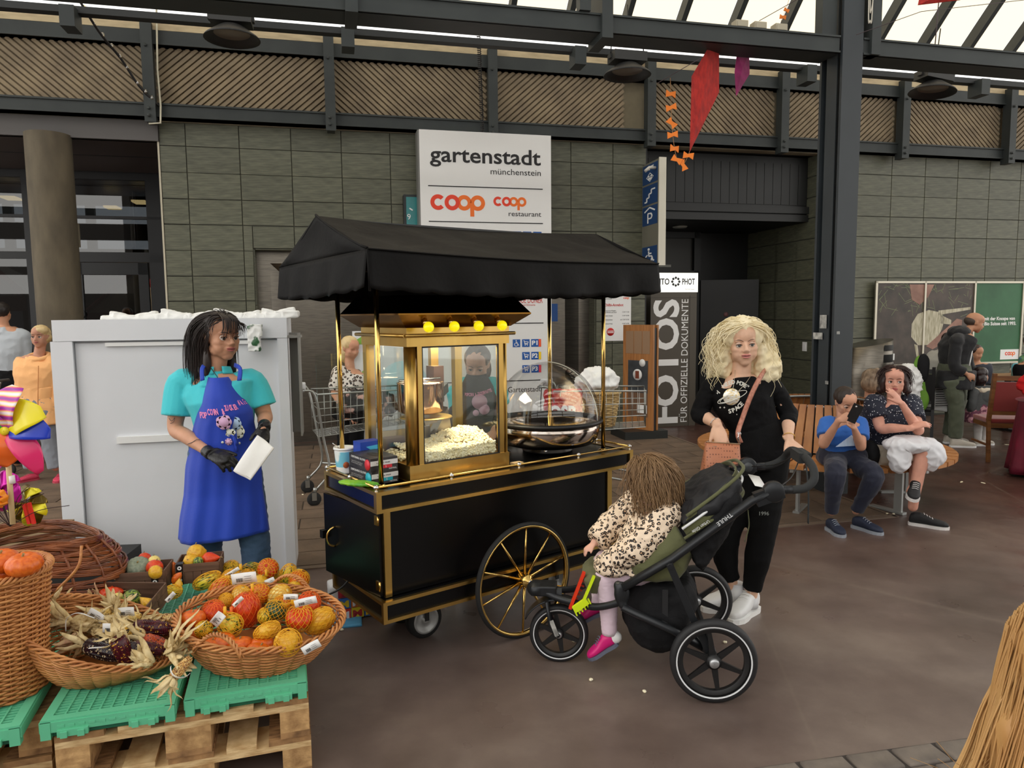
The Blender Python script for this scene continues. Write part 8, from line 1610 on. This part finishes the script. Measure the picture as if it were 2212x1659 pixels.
bsh=M('sneaker_black',(24,24,26),.7); h0=P((1958,1062,-.36)); shoe(wm,P((1972,1060,-.28)),P((1956,1072,-.40))+V((-.02,-.12,-.02)),up=(0,-.5,1),L=.25,upper=bsh,sole=M('sole_white',(226,222,220),.5),w=.043,hgt=.07,base=b,nm='sneaker'); hp=V((L_[1][2].x,L_[1][2].y+.04,0)); shoe(wm,hp,hp+V((.21,-.16,0)),upper=bsh,sole=MATS['sole_white'],w=.043,hgt=.075,base=b,nm='sneaker')
for s in (0,1): pass
wj=obj('white_jacket',fuse(MB().ell((0,0,0),(.19,.13,.05)).ell((.13,-.05,-.06),(.09,.08,.12)).ell((-.10,-.07,-.08),(.07,.05,.13)),.008,3,'w',wr=[(.016,8,(1,1,1)),(.008,20,(1,1,1))]),M('jacket_white',(222,222,226),.8),loc=PY(1965,960,5.40),rz=-.1); tag(wj,'crumpled white jacket lying over the lap of the seated woman','jacket')
hbk=blob('black_handbag','black handbag on the bench between the boy and the woman','bag',PY(1880,985,5.6)-V((0,0,.12)),(.06,.08,.12),fbk,.006)
# woman behind, grey hair bun
gh=M('hair_grey_brown',(150,130,108),.6,0,var=(14,(96,78,62),(3,3,1)))
def bun(m,hc,F,hh):
    m.ell(hc+F@V((0,-.2,-.1))*hh,(.46*hh,.36*hh,.42*hh),rot=F); m.ell(hc+F@V((.12,-.35,.42))*hh,(.17*hh,.17*hh,.15*hh),rot=F)
fig('person in black with a grey brown hair bun, seated behind the woman on the bench','skin_back',(206,156,128),7.25,(1880,822),.235,(.1,1,0),(1872,985),(1874,925),(1877,868),(1,0,0),(1,0,0),[[[(1845,872),(1838,925),(1850,985)],(1855,1000),(0,1,0)],[[(1910,872),(1918,925),(1905,985)],(1900,1000),(0,1,0)]],[[(1860,990),(1858,985,.4),(1858,1090,.4)],[(1885,990),(1888,985,.4),(1888,1090,.4)]],W=1.1,vox=.012,top=bt,slv=1.8,bot=MATS['trousers_black'],hair=gh,hairfn=bun,fc=False)
# standing man
def mh(m,hc,F,hh): m.ell(hc+F@V((0,-.16,.02))*hh,(.365*hh,.36*hh,.25*hh),rot=F)
man,J,F,hc,P,b,A,L_=fig('balding man in a black hooded jacket and olive trousers leaning forward','skin_man',(198,146,114),8.75,(2106,697),.235,(.93,-.25,-.28),(2060,818),(2062,752),(2086,718),(.25,-1,0),(.25,-1,0),
 [[[(2066,738,-.16),(2062,790,-.18),(2088,808,-.22)],(2098,812,-.22),(0,-1,.3)],[[(2084,735,.16),(2092,790,.18),(2106,806,.1)],(2112,812,.1),(0,1,.2)]],[[(2056,820,-.09),(2066,880,-.10),(2064,945,-.09)],[(2064,820,.10),(2060,880,.12),(2050,938,.16)]],W=1.12,vox=.010,top=cloth('jacket_black',(20,21,24)),topr=(.075,.058),slv=1.85,bot=cloth('chinos_olive',(82,88,70)),botr=(.11,.085,.075),hair=None,nm='hooded_jacket',bnm='chinos')
m=MB(); m.ell(hc+F@V((0,-.2,.02))*.235,(.36*.235,.33*.235,.24*.235),rot=F); put(man,'hair',fuse(m,.008,2,'h'),M('hair_grey_short',(70,58,50),.7),b)
put(man,'jacket_hem',wrinkled(MB().loft([sring(P((2066,800)),V((.13,.16,0)),V((.16,-.13,0)),18),sring(P((2060,838)),V((.135,.165,0)),V((.165,-.135,0)),18)],True),.012,2,.006,12),MATS['jacket_black'],b); put(man,'hood',fuse(MB().ell(J['nek']+V((-.08,0,.0)),(.12,.13,.08)),.01,2,'h',wr=[(.01,12,(1,1,1))]),MATS['jacket_black'],b); put(man,'drawstring',MB().tube(CR([P((2098,724,-.13)),P((2101,750,-.16)),P((2094,790,-.2))],4),.007,5),white,b)
for a in L_: hp=V((a[2].x-.06,a[2].y,0)); shoe(man,hp,hp+V((.27,-.06,0)),upper=M('trainer_cream',(206,198,184),.6),sole=white,w=.05,hgt=.085,base=b)
wb2=thing('printed_tote','white plastic carrier bag with small black print, hanging before the seated person','bag',PY(2028,855,8.9),.1); obj('bag',fuse(MB().loft([[V((-.07,-.03,.2)),V((.07,-.03,.2)),V((.07,.03,.2)),V((-.07,.03,.2))],[V((-.17,-.05,-.16)),V((.12,-.05,-.20)),V((.12,.05,-.20)),V((-.17,.05,-.16))]],True),.01,2,'b',wr=[(.008,12,(1,1,1))]),plw,wb2)
for k in range(8): obj('print_line',MB().box(-.09,.07,-.072,-.068,.08-.028*k,.088-.028*k),ink,wb2)
fig('seated person in a pale grey sweater and olive trousers, half hidden behind the standing man','skin_man',(198,146,114),9.25,(2052,738),.23,(.9,.2,-.2),(2020,828),(2030,785),(2044,760),(.2,-1,0),(.2,-1,0),[[[(2036,772,-.1),(2040,800,-.15),(2062,806,-.1)],(2075,806,-.1),(0,-1,0)]],[[(2020,832,-.1),(2070,838,-.1),(2066,905,-.1)],[(2020,832,.1),(2070,838,.1),(2066,905,.1)]],W=1.15,vox=.013,top=cloth('sweater_grey',(176,174,166)),slv=1.8,bot=MATS['chinos_olive'],botr=(.14,.1,.07),hair=sh,fc=False)
fig('person in dark clothes behind the table, right of the standing man','skin_man',(198,146,114),9.9,(2108,762),.22,(.3,-1,-.3),(2112,850),(2112,805),(2110,785),(1,0,0),(1,0,0),[[[(2098,795),(2096,820),(2104,835,-.1)],(2108,840,-.15),(0,-1,0)],[[(2124,795),(2128,820),(2120,835,-.1)],(2116,840,-.15),(0,-1,0)]],[[(2108,852),(2106,852,-.4),(2106,905,-.4)],[(2118,852),(2118,852,-.4),(2118,905,-.4)]],vox=.013,top=cloth('sweat_navy',(26,30,46)),slv=1.8,bot=MATS['trousers_black'],hair=sh,fc=False)
fig('person in black at the right edge behind the crimson table','skin_man',(198,146,114),8.6,(2228,742),.22,(-.3,-1,-.3),(2226,860),(2226,810),(2227,780),(1,0,0),(1,0,0),[[[(2208,795),(2204,830),(2212,850,-.1)],(2216,850,-.15),(0,-1,0)],[[(2246,795),(2250,820),(2244,845,-.1)],(2240,850,-.15),(0,-1,0)]],[[(2220,862),(2218,862,-.3),(2218,930,-.3)],[(2232,862),(2232,862,-.3),(2232,930,-.3)]],vox=.013,top=bt,slv=1.8,bot=MATS['trousers_black'],hair=sh,fc=False)
# little girl
def gih(m,hc,F,hh): m.ell(hc+F@V((0,-.18,-.2))*hh,(.42*hh,.34*hh,.42*hh),rot=F)
g,J,F,hc,P,b,A,L_=fig('little girl with dark hair in a grey coat, pink skirt and white tights','skin_girl',(214,160,132),8.72,(2119,812),.215,(.85,.45,-.05),(2118,885),(2118,860),(2118,838),(.5,-.85,0),(.5,-.85,0),[[[(2104,848,-.05),(2101,875,-.06),(2104,896,-.04)],(2106,904,-.04),(0,-1,0)],[[(2132,848,.05),(2136,872,.05),(2134,892,.03)],(2134,900,.03),(0,-1,0)]],[[(2112,890),(2112,920),(2112,950)],[(2124,890,.05),(2124,920,.05),(2124,950,.05)]],W=.72,vox=.010,top=M('coat_grey',(84,86,86),.9,0,bump=(60,.3)),topr=(.05,.045),slv=1.75,bot=M('tights_white',(214,212,208),.8),botr=(.055,.048,.038),hair=M('hair_girl',(38,22,20),.35),hairfn=gih,sc=.6,handL=.10,fc=False,nm='coat',bnm='tights')
def skf(u,v): a=2*pi*u; r=.12+.10*v; return V((r*cos(a)*(1+.05*sin(9*a)),r*sin(a)*(1+.05*sin(9*a)),.52-.22*v))
put(g,'skirt',MB().grid(lambda u,v:V((b.x,b.y,0))+skf(u,v),54,5,th=.004),pattern(M('skirt_pink',(196,140,150),.8),(196,142,150),(110,60,80),22,.5,'NOISE'),b); m=MB(); m.loft([sring(V((b.x,b.y,z)),V((x,0,0)),V((0,x*.85,0)),18,2.2) for z,x in ((.42,.17),(.6,.13),(.74,.11))],True); put(g,'coat_skirt',fuse(m,.01,2,'c'),MATS['coat_grey'],b)
put(g,'fur_collar',fuse(MB().tube(CR([J['nek']+V((.09*cos(a),.08*sin(a),-.02)) for a in [i*pi/4 for i in range(8)]],3,True),.03,8,closed=True),.01,1,'f',wr=[(.01,20,(1,1,1))]),M('fur_cream',(220,206,184),.9),b)
for a in L_: hp=V((a[2].x-.04,a[2].y,0)); shoe(g,hp,hp+V((.16,-.02,0)),upper=M('trainer_cream',(206,198,184)),sole=white,w=.034,hgt=.06,base=b)
# woman in the apricot jacket
oh=M('hair_short_blond',(220,196,146),.5,0,var=(9,(190,160,110)))
def oph(m,hc,F,hh): m.ell(hc+F@V((-.14,.12,.28))*hh,(.28*hh,.28*hh,.2*hh),rot=F); m.ell(hc+F@V((.0,-.15,-.05))*hh,(.38*hh,.34*hh,.3*hh),rot=F)
o_,J,F,hc,P,b,A,L_=fig('older blond woman in an apricot jacket, grey trousers and pink shoes','skin_older',(196,142,116),7.3,(87,727),.225,(.1,-1,-.03),(82,885),(80,812),(84,768),(1,0,0),(1,0,0),[[[(54,786),(46,840),(48,890)],(50,908),(0,-1,0)],[[(112,786),(124,840),(122,890)],(120,908),(0,-1,0)]],[[(70,890),(62,960),(68,1010)],[(95,890),(108,960),(120,1010)]],W=1.12,vox=.009,top=cloth('jacket_apricot',(244,182,120)),topr=(.07,.055),slv=1.9,bot=cloth('trousers_grey',(128,132,140)),botr=(.10,.075,.07),hair=oh,hairfn=oph,topinf=.02,nm='jacket')
m=MB(); m.loft([sring(P((q[0],q[1])),V((q[2],0,0)),V((0,q[3],0)),24,2.4) for q in ((82,915,.235,.16),(82,885,.215,.15),(82,862,.185,.14),(82,835,.19,.14))],True); put(o_,'jacket_hem',wrinkled(m,.010,2,.006,14,st=(1,1,.3)),MATS['jacket_apricot'],b); put(o_,'zip',MB().tube([P((83,790,-.175)),P((82,850,-.175)),P((82,905,-.175))],.004,5),M('zip_orange',(190,120,60),.6),b)
put(o_,'jacket_collar',fuse(MB().tube(CR([J['nek']+V((.10*cos(a),.08*sin(a)-.01,-.01-.03*sin(-a))) for a in [i*pi/4 for i in range(8)]],3,True),.024,8,closed=True),.008,1,'f'),MATS['jacket_apricot'],b)
for a,dx in ((L_[0],-.1),(L_[1],.05)): hp=V((a[2].x+.03,a[2].y+.05,0)); shoe(o_,hp,hp+V((dx*1.3,-.2,0)),upper=M('loafer_pink',(206,60,90),.6),sole=M('sole_pink',(180,60,80),.6),w=.044,hgt=.05,base=b,nm='loafer')
# man in a grey shirt, back view
gm_=fig('man in a pale grey shirt seen from behind with a trolley at the left edge','skin_man',(198,146,114),8.0,(4,676),.235,(-.2,1,0),(18,835),(16,760),(10,706),(1,0,0),(1,0,0),[[[(-26,728),(-36,790),(-40,820,.1)],(-40,830,.2),(0,1,0)],[[(50,728),(56,790),(42,830,.15)],(36,840,.25),(0,1,0)]],[[(2,840),(0,920),(0,1000)],[(34,840),(36,920),(36,1000)]],W=1.3,vox=.010,top=cloth('shirt_grey',(170,176,182)),topr=(.075,.065),slv=.8,bot=MATS['trousers_black'],hair=M('hair_black',(30,24,22),.5),fc=False,nm='shirt')
# leopard blouse woman by the left trolley
lb=M('blouse_leopard',(214,200,190),.7); leopard(lb,(222,212,204),(36,28,28),(150,120,104),34)
def llh(m,hc,F,hh): m.ell(hc+F@V((0,-.18,-.25))*hh,(.36*hh,.28*hh,.5*hh),rot=F)
lw=fig('woman in a leopard blouse beside the left trolley, partly hidden by the white board','skin_leo',(206,150,120),7.3,(757,752),.23,(.75,-.6,-.3),(757,890),(754,838),(756,797),(.9,-.4,0),(.9,-.4,0),[[[(732,806,-.05),(723,848,-.1),(740,880,-.35)],(748,895,-.4),(0,-1,.5)],[[(780,806,.1),(790,850,.1),(775,890,-.2)],(770,900,-.25),(0,-1,.5)]],[[(748,895),(746,960),(748,1020)],[(768,895),(768,960),(768,1020)]],W=1.05,vox=.010,top=lb,topr=(.07,.07),slv=.95,bot=MATS['trousers_black'],hair=oh,hairfn=llh,fc=False,nm='blouse')
# second seller behind the popcorn machine
bk,J,F,hc,P,b,A,L_=fig('woman in a turquoise polo and black apron looking down behind the popcorn machine','skin_pale',(216,168,146),4.75,(1031,786),.235,(-.12,-.9,-.42),(1032,965),(1032,880),(1031,822),(1,0,0),(1,0,0),[[[(998,838),(990,890),(1008,935,-.2)],(1018,950,-.28),(0,-.5,.8)],[[(1068,838),(1082,890),(1066,935,-.2)],(1056,950,-.28),(0,-.5,.8)]],[[(1018,970),(1018,1070),(1018,1150)],[(1048,970),(1048,1070),(1048,1150)]],W=1.05,vox=.008,top=tq,topr=(.062,.07),slv=.75,bot=jeans,hair=M('hair_seller',(84,66,56),.5),hairfn=llh,nm='polo_shirt',up=(0,-.4,1))
def ap2(u,v):
    x=(u-.5)*2; z=1.27-.95*v; w=.06+.15*min(1,v*3.0)+.05*v; return V((P((1032,900)).x+w*sin(x*1.3)/sin(1.3),4.75-.165*cos(x*1.3)*1-.02,z))
put(bk,'apron',MB().grid(ap2,24,24,th=.004),M('apron_black',(22,22,24),.7),b)
def s2(x,y): return PY(x,y,4.55)
bend_text(bk,b,'POPCORN & ZUCKERWATTE',pk_,1004,852,1062,842,.020,4,0,surf=s2)
for q in ((1036,868,.05),(1046,884,.035),(1028,892,.02)): p=PY(q[0],q[1],4.555)-b; obj('printed_cloud',MB().lathe([(.0001,.003),(q[2],.002),(q[2],0)],14,p,'y'),M('print_mauve',(190,150,176),.6),bk)
# nearest person: only her hair enters the frame
nb=V((.765,.93,0)); fp=person('person','person with long straight blond hair cut off by the lower right corner of the picture',nb,'skin_near',(220,176,146)); F=frame_((-.2,1,0)); hc=V((.765,.93,1.14)); J=Jn((.765,.93,.64),(.765,.93,.83),(.765,.93,.985),(1,0,0),(1,0,0))
m_a=[V((.655,.93,.925)),V((.64,.95,.74)),V((.66,1.0,.60))]; m_b=[V((.875,.93,.925)),V((.89,.95,.74)),V((.87,1.0,.60))]
body(fp,nb,J,(hc,F,.215),[dict(p=m_a,d=(0,.1,-1),n=(-1,0,0)),dict(p=m_b,d=(0,.1,-1),n=(1,0,0))],[(V((.71,.93,.62)),V((.71,.93,.35)),V((.71,.93,.08))),(V((.82,.93,.62)),V((.82,.93,.35)),V((.82,.93,.08)))],W=.68,vox=.010,sc=.75)
m=MB(); torso(m,J,.69,.012,1,7); [sleeve(m,[J['sho'].lerp(a[0],.5),a[0],a[1],a[2]],2.9,.042,.034) for a in (m_a,m_b)]; put(fp,'jacket',fuse(m,.010,2,'j'),cloth('jacket_blue_near',(60,70,96)),nb)
m=MB(); torso(m,J,.68,.010,0,3); [limb(m,[V((x,.93,.62)),V((x,.93,.35)),V((x,.93,.08))],[.07,.058,.045],14,rnd=False) for x in (.71,.82)]; put(fp,'jeans',fuse(m,.012,2,'j'),jeans,nb)
for x in (.71,.82): shoe(fp,(x,.87,0),(x,1.09,0),upper=white,sole=white,base=nb)
nh=M('hair_honey_blond',(214,172,112),.4,0,var=(7,(172,122,68),(1,1,.2)))
m=MB(); m.ell(hc+V((0,-.01,.03)),(.085,.10,.10)); m.ell(hc+V((0,.0,-.12)),(.105,.10,.20)); m.ell(hc+V((-.01,.02,-.26)),(.125,.10,.14)); put(fp,'hair_base',fuse(m,.007,3,'h',wr=[(.008,16,(1,1,.2))]),nh,nb)
q=random.Random(6); m=MB()
for i in range(520):
    a=q.uniform(0,2*pi); e=q.uniform(.2,1.4); c,s=cos(a),sin(a); r0=cos(e); top=hc+V((.09*c*r0,.10*s*r0,.03+.10*sin(e))); L_=q.uniform(.30,.46); fl=q.uniform(.9,1.18); pts=[top,hc+V((.098*c,.105*s,-.03)),hc+V((.112*c*fl,.11*s*fl,-.14)),hc+V((.13*c*fl-.02,.12*s*fl,-.24)),hc+V((.15*c*fl-.045*q.random()-.02,.13*s*fl,-L_))]
    m.tube(CR(pts,4),[.0016]*14+[.0011,.0008,.0006],3,caps=False)
for i in range(60):
    a=pi+q.uniform(-.8,.8); z=-q.uniform(.10,.34); p=hc+V((.11*cos(a),.1*sin(a),z)); m.tube(CR([p,p+V((-.03,0,-.03)),p+V((-.06-q.random()*.04,q.uniform(-.03,.03),-.02+q.uniform(-.04,.04)))],4),.0004,3,caps=False)
put(fp,'hair',m,nh,nb,kind='stuff')
# litter of popcorn on the floor
pcm=MB(); popr=random.Random(12)
for v in range(3): 
    c=V((popr.uniform(-.005,.005),popr.uniform(-.005,.005),.007)); pcm.add([tuple(c+w*.008*popr.uniform(.8,1.2)) for w in ico],icf,True)
pme=pcm.mesh('popcorn_piece'); pme.materials.append(MATS['popcorn_cream'])
for i,(x,y,lab) in enumerate(((1240,1388,'popcorn piece under the front wheel of the pushchair'),(1212,1382,'popcorn piece left of the front wheel hub'),(655,1070,'popcorn crumb by the left trolley castors'),(622,1062,'popcorn crumb on the pavers near the lift'),(738,1362,'popcorn piece right of the oval basket'),(1915,1111,'popcorn piece under the bench, left of a pair'),(1930,1112,'popcorn piece under the bench, right of a pair'),(2078,1042,'white scrap on the dark floor before the standing man'),(2125,1044,'thin pale scrap on the dark floor before the wooden chair'),(2175,961,'white scrap on the floor left of the crimson cloth'),(1276,1470,'pale crumb on the open floor below the toddler'),(1390,1496,'pale crumb on the floor left of the rear wheel'),(1565,1390,'crumb seen through the rear wheel'))):
    o=link(pme,'popcorn_piece',None,G(x,y),(0,0,i),scale=(1,1,.9) if i not in (7,8,9) else (2.6,1.2,.5)); tag(o,lab,'popcorn')
"""end"""
